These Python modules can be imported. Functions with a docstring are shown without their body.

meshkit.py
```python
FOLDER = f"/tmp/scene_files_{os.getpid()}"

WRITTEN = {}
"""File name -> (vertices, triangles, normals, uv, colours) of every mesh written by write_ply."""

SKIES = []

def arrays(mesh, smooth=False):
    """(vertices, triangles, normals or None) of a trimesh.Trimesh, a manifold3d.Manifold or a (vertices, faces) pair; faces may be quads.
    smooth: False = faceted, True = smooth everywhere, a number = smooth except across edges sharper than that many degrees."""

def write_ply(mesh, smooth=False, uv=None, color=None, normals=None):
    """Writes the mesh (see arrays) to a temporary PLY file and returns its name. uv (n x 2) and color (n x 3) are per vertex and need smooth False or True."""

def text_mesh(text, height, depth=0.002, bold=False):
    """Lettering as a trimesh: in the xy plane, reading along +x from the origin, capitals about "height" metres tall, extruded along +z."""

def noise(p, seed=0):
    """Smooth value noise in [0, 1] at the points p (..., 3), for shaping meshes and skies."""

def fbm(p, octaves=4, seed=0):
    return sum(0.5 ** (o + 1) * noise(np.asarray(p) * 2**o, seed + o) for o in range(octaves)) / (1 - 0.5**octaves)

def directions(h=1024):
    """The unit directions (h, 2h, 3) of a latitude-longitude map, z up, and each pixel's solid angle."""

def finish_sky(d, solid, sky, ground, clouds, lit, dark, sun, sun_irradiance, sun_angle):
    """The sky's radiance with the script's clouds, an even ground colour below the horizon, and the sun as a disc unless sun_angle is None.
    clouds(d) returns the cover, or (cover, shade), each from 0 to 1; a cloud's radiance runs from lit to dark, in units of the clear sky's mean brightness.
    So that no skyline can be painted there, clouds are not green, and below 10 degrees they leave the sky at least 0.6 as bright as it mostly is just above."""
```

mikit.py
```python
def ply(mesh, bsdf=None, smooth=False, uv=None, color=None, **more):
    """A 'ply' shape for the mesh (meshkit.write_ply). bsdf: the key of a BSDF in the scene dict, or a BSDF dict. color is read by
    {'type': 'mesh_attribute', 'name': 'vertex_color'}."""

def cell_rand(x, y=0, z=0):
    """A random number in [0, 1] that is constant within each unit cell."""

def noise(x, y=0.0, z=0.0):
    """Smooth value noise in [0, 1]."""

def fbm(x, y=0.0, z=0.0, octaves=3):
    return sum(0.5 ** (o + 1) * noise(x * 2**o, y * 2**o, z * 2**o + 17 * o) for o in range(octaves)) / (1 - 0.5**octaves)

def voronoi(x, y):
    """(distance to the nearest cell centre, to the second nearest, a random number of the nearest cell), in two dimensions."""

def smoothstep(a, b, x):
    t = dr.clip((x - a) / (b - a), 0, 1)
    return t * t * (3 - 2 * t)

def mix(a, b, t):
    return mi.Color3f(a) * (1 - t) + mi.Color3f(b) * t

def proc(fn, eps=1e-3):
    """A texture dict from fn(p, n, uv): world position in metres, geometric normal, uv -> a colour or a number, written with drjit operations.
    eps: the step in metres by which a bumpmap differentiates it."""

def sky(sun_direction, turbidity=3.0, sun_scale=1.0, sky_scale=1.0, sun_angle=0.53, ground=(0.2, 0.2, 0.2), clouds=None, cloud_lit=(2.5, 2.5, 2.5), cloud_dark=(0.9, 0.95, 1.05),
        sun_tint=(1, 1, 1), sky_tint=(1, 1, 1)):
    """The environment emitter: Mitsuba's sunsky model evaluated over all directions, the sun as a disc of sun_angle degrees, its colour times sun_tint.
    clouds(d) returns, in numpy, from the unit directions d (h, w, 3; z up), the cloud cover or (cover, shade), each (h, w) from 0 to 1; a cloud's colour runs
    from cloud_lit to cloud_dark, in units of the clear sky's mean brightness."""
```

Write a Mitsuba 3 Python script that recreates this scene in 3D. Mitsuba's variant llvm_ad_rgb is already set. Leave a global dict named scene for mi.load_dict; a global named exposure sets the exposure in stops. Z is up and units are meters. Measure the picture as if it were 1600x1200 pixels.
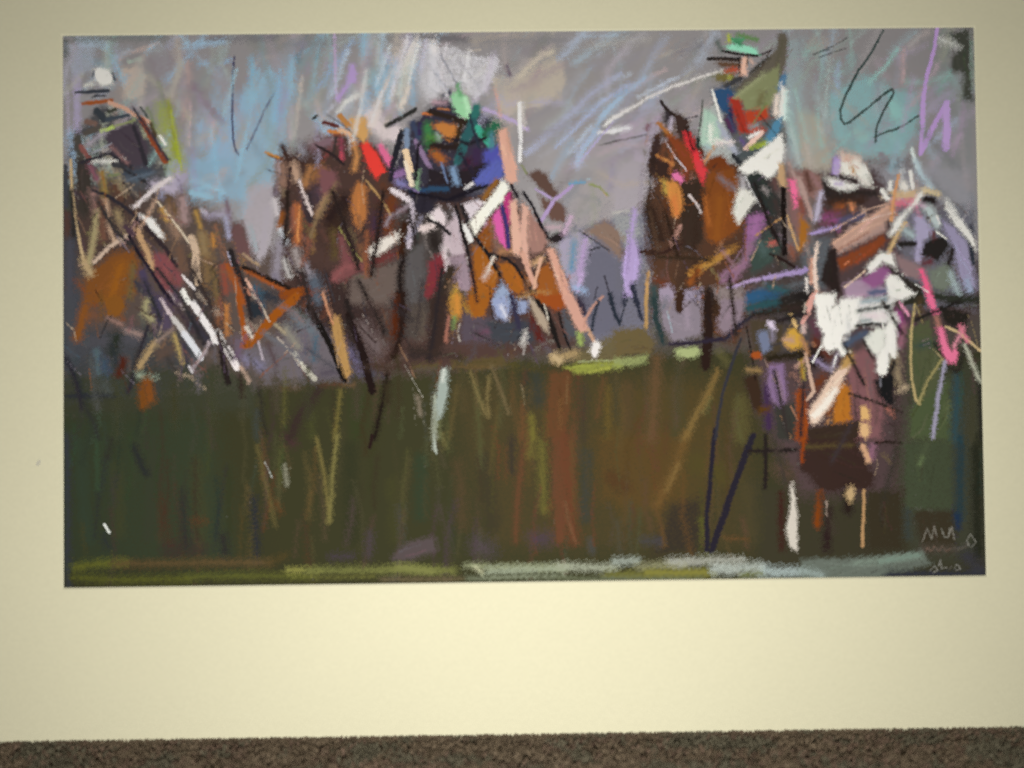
import math
import numpy as np
import trimesh
from shapely.geometry import Polygon, box
import mitsuba as mi
import mikit
import meshkit as mk

T = mi.ScalarTransform4f
scene, labels = {}, {}

# ---------------------------------------------------------------- camera, light, exposure
exposure = 0.0
scene["camera"] = {
    "type": "thinlens", "fov": 60.02, "fov_axis": "x", "near_clip": 0.02, "far_clip": 20.0,
    "aperture_radius": 0.0072, "focus_distance": 0.82,
    "to_world": T().look_at(origin=[-0.01405, -0.66392, 0.33039], target=[-0.00748, 0.33246, 0.24569], up=[0.01188, 0.08463, 0.99634]),
}
scene["added_light"] = {      # added unseen disk, the only light; placed for the falloff across the mat
    "type": "disk", "to_world": T().look_at(origin=[-0.017, -0.69, 0.215], target=[-0.017, 0.0, 0.2495], up=[0, 0, 1]).scale(0.08),
    "emitter": {"type": "area", "radiance": {"type": "rgb", "value": [107.00, 103.79, 94.16]}},
}
labels["added_light"] = {"label": "unseen round light disk added low in front of the matted drawing", "category": "added_light"}

# ---------------------------------------------------------------- materials
def lin(c):
    c = np.array(c) / 255
    return np.where(c <= 0.04045, c / 12.92, ((c + 0.055) / 1.055) ** 2.4).tolist()

def paper_grain(base, amount, scale):
    def fn(p, n, uv):
        g = mikit.fbm(p.x * scale, p.y * scale, p.z * scale, 3)
        f = mikit.fbm(p.x * 9 + 3, p.y * 9, p.z * 9, 2)
        return mi.Color3f(base) * (1 + amount * (g - 0.5) + 0.5 * amount * (f - 0.5))
    return mikit.proc(fn)

scene["mat_card"] = {"type": "twosided", "bsdf": {"type": "diffuse", "reflectance": paper_grain([0.715, 0.690, 0.520], 0.07, 420)}}
scene["mat_core"] = {"type": "twosided", "bsdf": {"type": "diffuse", "reflectance": {"type": "rgb", "value": [0.67, 0.65, 0.50]}}}
scene["foam_board"] = {"type": "twosided", "bsdf": {"type": "diffuse", "reflectance": {"type": "rgb", "value": [0.72, 0.70, 0.64]}}}
scene["pastel_paper"] = {"type": "twosided", "bsdf": {"type": "diffuse", "reflectance": paper_grain([0.16, 0.15, 0.145], 0.25, 500)}}
scene["wall_paint"] = {"type": "twosided", "bsdf": {"type": "diffuse", "reflectance": paper_grain([0.62, 0.58, 0.48], 0.05, 60)}}

def carpet_colour(p, n, uv):
    g = mikit.fbm(p.x * 160, p.y * 160, 0, 3)
    return mikit.mix([0.05, 0.04, 0.028], [0.13, 0.10, 0.072], g)
scene["carpet_backing"] = {"type": "twosided", "bsdf": {"type": "diffuse", "reflectance": mikit.proc(carpet_colour)}}
YARNS = ([0.205, 0.158, 0.112], [0.165, 0.127, 0.089], [0.198, 0.140, 0.106], [0.160, 0.144, 0.104])
for i, c in enumerate(YARNS):
    scene[f"carpet_yarn_{i}"] = {"type": "twosided", "bsdf": {"type": "diffuse", "reflectance": {"type": "rgb", "value": c}}}

# ---------------------------------------------------------------- the leaning board: its own plane
LEAN = math.radians(6.0)
SIN, COS = math.sin(LEAN), math.cos(LEAN)
WIDTH, HEIGHT, FOOT = 720.0, 432.67, 118.77         # window of the mat and the mat below it, millimetres

def stand(v):
    """(x across, y up the board, z out of it towards the viewer), millimetres -> metres in the room"""
    v = np.asarray(v, float) / 1000
    return np.stack([v[:, 0], v[:, 1] * SIN - v[:, 2] * COS, v[:, 1] * COS + v[:, 2] * SIN], 1)

def add(key, mesh, bsdf, smooth=False, **props):
    scene[key] = mikit.ply(mesh, bsdf, smooth)
    if props:
        labels[key] = props

X0, X1, Y0, Y1 = -WIDTH / 2, WIDTH / 2, FOOT, FOOT + HEIGHT
THICK = 1.1
OUT = (-512.0, -4.0, 505.0, Y1 + 120.0)

# mat: face, outer edges and back, with the window cut through it at 45 degrees
def ring(outer, inner, z, flip=False):
    a, b, c, d = outer
    e, f, g, h = inner
    v = [(a, b, z), (c, b, z), (c, d, z), (a, d, z), (e, f, z), (g, f, z), (g, h, z), (e, h, z)]
    q = [(0, 1, 5, 4), (1, 2, 6, 5), (2, 3, 7, 6), (3, 0, 4, 7)]
    return v, [x[::-1] for x in q] if flip else q

def walls(rect_a, za, rect_b, zb):
    (a, b, c, d), (e, f, g, h) = rect_a, rect_b
    v = [(a, b, za), (c, b, za), (c, d, za), (a, d, za), (e, f, zb), (g, f, zb), (g, h, zb), (e, h, zb)]
    return v, [(0, 1, 5, 4), (1, 2, 6, 5), (2, 3, 7, 6), (3, 0, 4, 7)]

def join(*parts):
    V, F = [], []
    for v, f in parts:
        F += [tuple(len(V) + i for i in q) for q in f]
        V += v
    return stand(V), np.array(F)

OPEN = (X0 - THICK, Y0 - THICK, X1 + THICK, Y1 + THICK)
SIGHT = (X0, Y0, X1, Y1)
add("mat_board", join(ring(OUT, OPEN, THICK), walls(OUT, THICK, OUT, 0.0), ring(OUT, SIGHT, 0.0, True)), "mat_card",
    label="cream window mat board round the drawing, standing on the brown carpet", category="mat board")
add("mat_board__window_bevel", join(walls(OPEN, THICK, SIGHT, 0.0)), "mat_core", label="thin pale bevelled edge of the window")
BACK = (OUT[0] + 3, OUT[1] + 0.5, OUT[2] - 3, OUT[3] - 3)
v, q = walls(BACK, -3.2, BACK, -8.2)
add("backing_board", join((v, q + [(0, 1, 2, 3), (7, 6, 5, 4)])), "foam_board",
    label="off-white foam backing board leaning behind the cream mat", category="backing board")

a = np.linspace(0, 2 * np.pi, 9)[:-1]
scuff = np.c_[-379 + 1.1 * np.cos(a) + 1.6 * np.sin(a), 216 + 2.3 * np.sin(a) - 1.2 * np.cos(a), np.full(8, THICK + 0.05)]
scene["scuff_grey"] = {"type": "twosided", "bsdf": {"type": "diffuse", "reflectance": {"type": "rgb", "value": [0.56, 0.545, 0.46]}}}
add("mat_board__scuff_mark", (stand(scuff), np.array([[0, k, k + 1] for k in range(1, 7)])), "scuff_grey", label="small grey scuff on the left margin of the mat")

# ---------------------------------------------------------------- floor and wall that carry it
PILE, FLOOR = 0.0075, -0.0052      # pile height, level of its backing
def sheet(x0, x1, y0, y1, z, n, m):
    X, Y = np.meshgrid(np.linspace(x0, x1, n), np.linspace(y0, y1, m))
    i = np.arange(n * m).reshape(m, n)
    return np.stack([X.ravel(), Y.ravel(), np.full(n * m, z)], 1), np.stack([i[:-1, :-1], i[:-1, 1:], i[1:, 1:], i[1:, :-1]], -1).reshape(-1, 4)
WALL_Y = (OUT[3] * SIN + 8.2 * COS) / 1000 + 0.0005
add("carpet", sheet(-1.6, 1.6, -2.0, WALL_Y, FLOOR, 9, 9), "carpet_backing", kind="structure")
labels["carpet"].update(label="short brown carpet under the mat board", category="carpet")
wv = np.array([(-1.6, WALL_Y, FLOOR), (1.6, WALL_Y, FLOOR), (1.6, WALL_Y, 1.7), (-1.6, WALL_Y, 1.7)])
add("wall", (wv, np.array([[0, 1, 2, 3]])), "wall_paint", kind="structure")
labels["wall"].update(label="plain pale wall that the board leans against", category="wall")

def pile(seed):
    rng = np.random.default_rng(seed)
    step = 0.0042
    gx, gy = np.meshgrid(np.arange(-0.62, 0.62, step), np.arange(-0.17, 0.03, step))
    root = np.stack([gx.ravel(), gy.ravel()], 1) + rng.uniform(-0.45, 0.45, (gx.size, 2)) * step
    edge = np.stack([np.arange(-0.62, 0.62, 0.0011), np.full(1128, -0.0034)], 1)       # the pile pressed up along the card
    root = np.vstack([root, edge + rng.uniform(-0.0006, 0.0006, edge.shape)])
    drift = mk.noise(np.c_[root * 55, np.zeros(len(root))], 4)
    yarn = np.clip(((drift - 0.5) * 1.6 + 0.5) * 4 + rng.normal(0, 0.9, len(root)), 0, 3.99).astype(int)
    PLY = 5
    N = len(root) * PLY
    base = np.repeat(root, PLY, 0) + rng.normal(0, 0.0007, (N, 2))
    lean = np.repeat(rng.normal(0, 0.30, (len(root), 2)) + [0.15, -0.1], PLY, 0) + rng.normal(0, 0.26, (N, 2))
    tall = np.repeat(rng.uniform(0.95, 1.03, len(root)), PLY) * rng.uniform(0.92, 1.06, N) * PILE
    rad = rng.uniform(0.00050, 0.00080, N)
    levels, sides = np.array([0, 0.6, 1.0]), 3
    spin = rng.uniform(0, 6.28, N)
    V = np.zeros((N, len(levels), sides, 3))
    for k, t in enumerate(levels):
        cx = base + lean * (t ** 1.6 * tall)[:, None]
        r = rad * (0.9, 1.2, 0.5)[k]
        for s in range(sides):
            a = spin + s * 2 * np.pi / sides + t * 0.9
            V[:, k, s, 0] = cx[:, 0] + r * np.cos(a)
            V[:, k, s, 1] = cx[:, 1] + r * np.sin(a)
            V[:, k, s, 2] = FLOOR - 0.0002 + tall * t * (1 - 0.12 * (lean ** 2).sum(1))
    V[:, :, :, 1] = np.where((base[:, 1] < -0.0022)[:, None, None], np.minimum(V[:, :, :, 1], -0.0024), V[:, :, :, 1])   # the card stands behind this pile
    quad = [(k * sides + s, k * sides + (s + 1) % sides, (k + 1) * sides + (s + 1) % sides, (k + 1) * sides + s) for k in range(len(levels) - 1) for s in range(sides)]
    top = (len(levels) - 1) * sides
    quad.append((top, top + 1, top + 2, top + 2))
    keep = (base[:, 1] < -0.0022) | (base[:, 1] > 0.011)
    of = np.repeat(yarn, PLY)
    for i in range(4):
        sel = np.nonzero(keep & (of == i))[0]
        vv = V[sel].reshape(-1, 3)
        ff = (np.array(quad)[None] + (np.arange(len(sel)) * len(levels) * sides)[:, None, None]).reshape(-1, 4)
        key = "carpet__pile" + (f"_{i:03d}" if i else "")
        add(key, (vv, ff), f"carpet_yarn_{i}", True, kind="stuff")
pile(8)

# ---------------------------------------------------------------- the drawing: every mark of pastel is a film of flecks on the paper
PARTS = {
    "sky": ("painted_sky", "grey and pale blue sky rubbed in behind the riders"),  # its thin smudge along the top left edge paints in the mat shadow
    "turf": ("painted_turf", "dark olive and brown turf across the lower third"),
    "h1": ("painted_horse", "brown horse with white leg strokes at the far left"),
    "h2": ("painted_horse_001", "dark brown horse with orange flanks and a red bridle patch, left of centre"),
    "h3": ("painted_horse_002", "chestnut horse with pointed black ears and a red stripe, right of centre"),
    "h4": ("painted_horse_003", "pale horse with thick white paint on its chest at the far right"),
    "j1": ("painted_jockey", "hunched dark rider in a white cap at the far left"),
    "j2": ("painted_jockey_001", "crouching rider in a pale green cap and violet sleeve"),
    "j3": ("painted_jockey_002", "upright rider in a green hat with a red and blue jacket"),
    "j4": ("painted_jockey_003", "low crouching rider in a white helmet at the far right"),
}
# group kind red green blue width cover softness : x y x y ... in tenths of a millimetre, from the lower left corner of the window
MARKS = """
sky B 150 147 153 0 1 1:-81 4468 7359 4384 7307 1290 -66 1390
h2 Q 84 78 75 0 1 8.04:-95 2092 2008 2215 4522 2334 7353 2501 7332 1290 -90 1191
turf Q 57 57 39 0 1 11.06:-92 1516 1007 1516 1507 1559 2709 1628 4015 1727 5021 1784 7290 1769 7257 -185 -84 -78
turf Q 54 63 48 0 0.8 20.11:-91 1391 1157 1324 1308 175 -85 145
turf Q 72 63 42 0 0.7 25.14:3010 1549 4014 1636 5421 1567 5406 215 3304 246
turf Q 78 66 39 0 0.6 20.11:4164 1534 5169 1520 5109 519 4305 381
turf Q 60 57 45 0 0.8 15.08:5412 715 7221 690 7210 -10 5404 66
turf Q 66 69 57 0 0.8 15.08:6532 1703 7238 1694 7212 90 6609 98
h1 Q 90 78 75 0 1 11.06:-50 3275 652 3317 904 3087 1155 2932 1657 2623 2008 2215 1957 1613 1007 1551 -41 1390
h2 Q 75 57 54 0 1 9.05:1667 3330 2111 3553 2513 3421 2714 3064 3520 3055 3869 2545 4015 1837 3010 1675 2108 1611 1707 2068
h3 Q 81 57 45 0 1 8.04:4609 3549 4837 3648 5087 3289 5592 3232 5683 2421 5428 2171 5273 1821 4822 2028 4549 2536 4554 3042
h4 Q 81 66 69 0 1 13.07:5541 3182 6655 3245 7057 3011 7194 2098 6632 1702 6516 649 5763 660 5469 1315 5400 1920
sky Q 108 108 126 0 0.9 10.06:3972 2897 4578 2890 4569 1931 4166 1810 3967 2140
sky S 174 195 216 15.32 0.72 1:134 4281 341 4259
sky S 183 174 213 12.96 0.85 1:105 4243 108 3558
sky S 186 177 204 5.89 0.72 1:32 3882 42 3559
sky S 129 144 150 4.12 0.6 1:1 4325 794 4321
sky S 138 162 180 17.68 0.72 1:162 4166 323 4078
sky S 204 183 180 7.07 0.72 1:417 4096 474 4181 747 4264
sky Q 201 186 177 0 0.85 2.51:455 4067 587 4085 644 4008 626 3875 550 3819 484 3839 456 3953
sky S 189 213 201 5.89 0.72 1:512 4124 606 4132
sky S 168 174 183 16.5 0.72 1:747 4216 795 3978 889 4215
sky S 165 162 180 18.85 0.72 1:936 4167 946 3833
sky S 168 198 228 12.96 0.72 1:964 4243 1267 4277
sky S 141 135 156 10.61 0.72 1:1041 3899 1173 4040 1314 4124
sky S 141 126 147 10.61 0.72 1:1126 3793 1201 3697
sky S 150 165 183 7.07 0.72 1:1248 4020 1173 3945
sky Q 150 183 216 0 0.85 7.04:1060 3623 1220 3621 1286 3829 1456 3884 1456 3257 1060 3262
sky S 180 165 183 8.25 0.72 1:994 3785 975 3472
sky S 189 171 180 7.07 0.72 1:1173 3640 1164 3450
sky S 168 171 141 16.5 0.72 1:796 3787 824 3597
sky S 162 165 102 11.78 0.72 1:814 3854 843 3454
sky S 162 174 165 14.14 0.72 1:767 3997 795 3873
sky Q 141 174 201 0 0.85 7.04:976 3339 1456 3333 1456 3001 1268 3022 1004 3025
sky S 153 195 222 9.43 0.72 1:1004 3073 1164 3042
sky S 150 192 219 7.07 0.72 1:1061 3110 1136 3128
sky S 162 156 183 15.32 0.72 1:1127 2891 1268 2908
sky S 186 180 198 8.25 0.72 1:1080 2930 1117 2915
sky S 150 153 162 17.68 0.72 1:1362 2907 1419 2717
turf S 54 66 54 18.85 0.72 1:134 1113 149 564 187 365
turf S 57 75 57 7.86 0.72 1:246 1161 260 762
turf S 57 60 48 18.85 0.72 1:708 1130 660 383
turf S 63 66 45 18.85 0.72 1:409 934 436 411
turf S 63 66 45 22 0.72 1:1033 975 1059 327
turf S 51 57 39 12.57 0.72 1:1282 922 1283 299
turf S 60 51 48 31.42 0.72 1:835 281 1034 278
sky S 150 150 150 28.28 0.72 1:1500 4275 1689 4292
sky S 144 147 147 30.64 0.72 1:2011 4107 2067 3991
sky S 144 150 150 27.1 0.72 1:1973 3916 1991 3707
sky S 150 138 153 11.78 0.72 1:1519 4093 1462 3989
sky Q 147 180 207 0 0.85 6.03:1406 3866 1528 3950 1595 4083 1717 3996 1803 4185 1826 4013 1774 3728 1736 3491 1651 3255 1406 3257
sky S 150 189 216 12.96 0.72 1:1613 4025 1519 3864 1453 3865
sky S 174 168 168 5.89 0.72 1:1453 4018 1547 4141 1651 4149 1736 4014
sky S 99 120 138 7.07 0.72 1:1921 4318 1859 4166
sky S 105 126 141 5.89 0.72 1:2058 4278 1992 4126
sky S 120 114 126 8.25 0.72 1:1613 4254 1651 4235
sky S 102 123 138 9.43 0.72 1:1840 4147 1859 4108
sky S 204 195 189 8.84 0.72 1:1878 3994 1840 3727 1812 3509
sky S 180 165 180 9.43 0.72 1:1783 3747 1783 3509
sky S 147 177 180 6.48 0.72 1:2456 4273 2408 4131
sky S 150 177 189 18.85 0.72 1:2465 4054 2379 3931
sky S 144 180 210 18.85 0.72 1:2578 4110 2493 3910
sky S 147 180 213 17.68 0.72 1:2388 3845 2360 3702
sky S 195 198 216 5.89 0.72 1:2076 3706 2161 3800
sky Q 147 177 201 0 0.85 4.02:1406 3333 1642 3331 1642 3141 1500 3067 1406 2907
sky Q 171 165 177 0 0.85 4.02:1463 3143 1642 3141 1679 2951 1623 2668 1529 2517 1453 2670 1406 2878
sky S 153 168 180 8.25 0.72 1:1463 2811 1510 2622
sky S 168 162 177 9.43 0.72 1:1595 2952 1566 2593
turf S 51 60 36 25.93 0.72 1:2298 1433 2298 1170
turf S 48 51 36 25.14 0.72 1:2232 1059 2231 360
turf S 63 63 39 20.43 0.72 1:2556 780 2580 355
turf S 48 60 45 22 0.72 1:2782 951 2780 527
turf S 60 54 42 25.14 0.72 1:3282 957 3342 444
turf S 54 57 42 15.71 0.72 1:3030 399 3029 274
sky S 117 114 120 14.14 0.72 1:2907 4287 3182 4275
sky S 171 162 156 18.85 0.72 1:3248 4264 3685 4288
sky S 189 180 174 4.71 0.72 1:3191 4184 3286 4187
sky S 141 132 141 12.96 0.72 1:3722 4221 3779 4182
sky S 144 138 147 15.32 0.72 1:3608 4174 3684 4173
sky S 138 132 132 15.32 0.72 1:3475 4099 3551 4060
sky S 150 147 150 37.71 0.72 1:4101 4130 4118 3853
sky Q 159 156 162 0 0.7 6.03:3812 3418 4380 3450 4379 3221 3716 3229
sky Q 186 177 168 0 0.9 2.51:3361 3976 3531 3970 3684 4111 3845 4171 3930 4056 3957 3922 3919 3779 3719 3724 3530 3679 3435 3690 3398 3843
sky Q 162 156 162 0 0.7 6.03:3886 3113 4378 3155 4375 2842 4186 2806 4044 2751 3950 2847
sky Q 159 153 180 0 0.85 4.02:3883 2677 4044 2732 4138 2655 4089 2447 4040 2259 3975 2307 3919 2468
sky S 198 180 213 5.3 0.72 1:4313 3279 4321 3089
sky S 165 195 231 6.48 0.72 1:4038 3292 4076 3273
sky Q 102 102 120 0 0.9 5.03:4118 2579 4279 2587 4372 2444 4370 2160 4087 2163 4079 2390
sky Q 99 99 117 0 0.95 4.02:4012 2240 4371 2235 4368 1971 4255 1925 4142 1917 4105 2012
turf Q 99 90 66 0 0.9 3.02:4018 1777 4368 1943 4366 1707 3989 1712
turf S 54 57 54 20.03 0.72 1:3697 1584 3705 1414
turf S 57 60 57 17.28 0.72 1:4084 983 4068 484
turf S 69 69 69 12.57 0.72 1:4105 309 4116 221
turf Q 84 66 39 0 0.8 9.05:4161 1133 4864 1123 4796 623 4608 589 4357 580 4182 632
turf S 75 54 36 23.57 0.72 1:4271 806 4383 729
turf S 75 69 39 34.57 0.72 1:4962 896 5174 806
turf S 72 66 45 34.57 0.72 1:5336 703 5358 366
turf Q 54 48 42 0 0.85 7.54:4733 574 4984 621 4980 221 4604 202
turf S 69 66 69 17.28 0.72 1:4530 303 4655 301
sky S 162 153 153 25.93 0.72 1:4734 4152 4868 4188
sky S 177 171 168 7.07 0.72 1:4667 4105 5001 4225
sky S 165 156 171 25.93 0.72 1:4902 3825 4939 3691
sky Q 156 171 180 0 0.8 6.03:5705 4255 5857 4254 5846 3299 5751 3300 5696 3491 5710 3873
sky Q 177 162 186 0 0.65 6.03:4330 3431 4642 3447 4710 3579 4702 3741 4569 3695 4426 3602
sky S 174 162 186 15.32 0.72 1:4481 3410 4537 3296
sky S 180 189 207 7.07 0.72 1:4353 3946 4467 3983
sky S 192 174 180 7.07 0.72 1:4609 3943 4752 4018
sky S 171 192 222 5.42 0.72 1:4333 3793 4476 3887 4647 3962
sky Q 165 159 171 0 0.9 5.03:4329 3298 4603 3295 4630 3104 4563 2972 4496 2916 4325 2899
sky Q 150 153 159 0 0.8 5.03:4325 2871 4514 2868 4542 2726 4436 2594 4324 2728
sky S 186 183 183 4.71 0.72 1:4325 2880 4448 2899
sky S 132 117 108 9.43 0.72 1:4343 2690 4399 2680
sky S 102 102 117 12.96 0.72 1:4360 2482 4358 2302
sky S 102 81 72 10.61 0.72 1:4361 2576 4417 2566
h3 Q 135 123 126 0 0.9 4.02:5095 2283 5341 2299 5340 2147 5132 2150
turf S 81 66 45 23.57 0.72 1:4408 1499 4406 1198
turf S 69 66 45 23.57 0.72 1:4804 1475 4801 1146
turf S 87 84 54 14.14 0.72 1:5147 1772 5193 1696
turf S 87 84 51 23.57 0.72 1:5303 1374 5300 1111
turf S 60 45 39 13.09 0.72 1:6390 601 6386 330
sky S 171 162 159 25.93 0.72 1:5958 4205 6053 4204
sky S 168 159 171 14.14 0.72 1:6432 4056 6507 3940
sky S 147 171 180 15.32 0.72 1:6214 4096 6222 4020
sky Q 144 186 195 0 0.85 7.04:6039 3812 6336 3961 6525 3863 6771 3803 6728 3479 6602 3309 6270 3313 6082 3439 6036 3630
sky S 156 207 207 23.57 0.72 1:6542 3710 6588 3652
sky S 156 195 195 17.68 0.72 1:6253 3504 6329 3455
sky S 165 186 216 11.78 0.72 1:6118 4069 6105 3811
sky Q 174 168 159 0 0.9 5.03:5800 3681 5989 3621 6043 3392 6078 3201 5794 3204
sky Q 144 147 153 0 0.85 6.03:6832 4051 7137 4048 7180 3760 7171 3188 6819 3192 6938 3476
sky S 153 174 180 15.32 0.72 1:7021 3934 7058 3857
sky S 198 192 189 5.89 0.72 1:5950 3555 5987 3507
sky S 135 129 144 9.43 0.72 1:6441 3330 6478 3291
sky Q 135 141 153 0 0.85 4.02:6743 3174 6942 3171 7177 2978 7153 2693 7070 2808 6949 2981 6836 3039
h4 Q 81 90 99 0 0.9 2.51:5786 2539 5842 2520 5841 2425 5784 2369
j2 Q 57 54 69 0 0.95 4.02:2715 3571 2968 3797 3321 3666 3472 3562 3444 3106 3217 3008 2714 3014 2588 3218
j1 Q 84 84 90 0 0.95 4.02:124 3577 299 3777 601 3647 803 3341 828 3163 452 3042 151 3096 50 3350
h4 Q 75 69 72 0 0.9 6.03:5531 2321 5835 2419 5876 1712 5524 1717
h4 Q 93 99 108 0 0.85 5.03:5661 2674 6040 2669 5984 2265 5681 2269
h4 Q 111 111 126 0 0.85 7.04:6549 2916 7157 2908 7184 2098 6638 2105
h4 Q 159 159 171 0 0.8 6.03:6402 3222 7162 3213 7157 2908 6550 2967
h3 Q 60 57 60 0 0.9 4.53:5339 3210 5667 3180 5708 2395 5405 2374
h3 Q 114 102 102 0 0.85 4.02:5617 3257 5970 3126 5888 2620 5674 2522
h3 Q 72 63 63 0 0.85 6.03:5281 2527 5786 2571 5833 2318 5328 2274
j3 Q 96 99 102 0 0.95 3.02:5133 3848 5651 3984 5705 3434 5490 3223 5138 3339
j3 Q 174 180 183 0 0.9 3.02:5040 3645 5168 3796 5289 3286 5036 3290
h2 Q 69 63 63 0 0.9 6.03:2613 3015 3116 2908 3013 2454 2760 1904 2509 1907 2561 2561
h2 Q 54 42 42 0 0.85 7.54:1783 2470 2410 2412 2509 1757 2108 1762 1858 2167
h2 Q 72 69 81 0 0.85 7.04:1707 2068 2108 1963 2508 1606 1707 1592
h1 Q 66 69 75 0 0.9 7.54:6 1990 1006 1977 1107 1625 33 1464
h1 Q 81 66 63 0 0.85 7.04:51 3097 502 3142 804 2684 504 2486 78 2592
h1 Q 69 72 81 0 0.85 4.02:-10 3148 91 3147 117 1788 -2 1589
turf Q 60 63 51 0 0.85 8.04:-18 1640 1207 1724 1507 1569 1507 1369 -41 1340
sky Q 156 168 90 0 0.75 4.02:731 3798 862 3847 954 3238 843 3163 762 3442
sky Q 177 189 210 0 0.6 4.02:36 4263 247 4281 248 4057 57 4008
sky Q 138 138 141 0 0.8 5.03:1405 4349 2718 4354 2617 4264 1506 4195
sky Q 147 138 150 0 0.6 5.03:650 4154 1002 4201 1054 3642 853 3593
h1 Q 60 54 57 0 0.8 5.03:955 2581 1206 2477 1306 1973 1056 1876
h1 L 123 117 144 3.68 0.5 0.85:1416 1823 1385 1771 1353 1719
h1 L 132 75 48 5.26 0.62 0.85:92 2400 166 2306 234 2206
h1 L 96 84 81 3.8 0.73 0.85:493 1791 510 1739 520 1684
h1 L 162 147 135 4.02 0.61 0.85:1384 2089 1482 2019 1584 1957
h1 L 141 108 84 5.46 0.52 0.85:793 1926 762 1847 735 1767
h1 L 162 102 63 2.56 0.73 0.85:1387 2482 1429 2442 1474 2405
h1 L 165 123 72 5.46 0.56 0.85:1363 2674 1386 2609 1405 2543
h1 L 159 108 81 5.08 0.59 0.85:1192 2810 1221 2696 1257 2583
h1 L 60 60 51 3.73 0.68 0.85:1117 2131 1077 2078 1052 2018
h1 L 78 60 69 4.27 0.61 0.85:72 3203 92 3095 123 2990
h1 L 102 81 75 3.14 0.62 0.85:116 2026 102 1958 102 1888
h1 L 123 129 132 2.85 0.64 0.85:1522 1820 1554 1762 1587 1705
h1 L 141 78 36 4.07 0.58 0.85:305 2250 387 2169 469 2088
h1 L 78 72 45 3.74 0.6 0.85:7 2061 8 1947 12 1833
h1 L 216 189 147 2.69 0.62 0.85:732 2842 728 2796 723 2750
h1 L 99 96 105 4.95 0.74 0.85:1556 1719 1571 1649 1590 1580
h1 L 78 90 93 4.09 0.55 0.85:177 1990 185 1944 181 1897
h1 L 108 96 99 4.49 0.57 0.85:620 2129 669 2075 721 2024
h1 L 93 93 108 2.8 0.56 0.85:1888 2158 1892 2112 1908 2067
h1 L 78 57 57 4.03 0.59 0.85:394 3025 455 2940 510 2852
h1 L 111 84 93 5.43 0.57 0.85:365 2813 424 2762 477 2703
h1 L 114 96 105 4.01 0.69 0.85:992 1688 1037 1666 1072 1631
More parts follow.
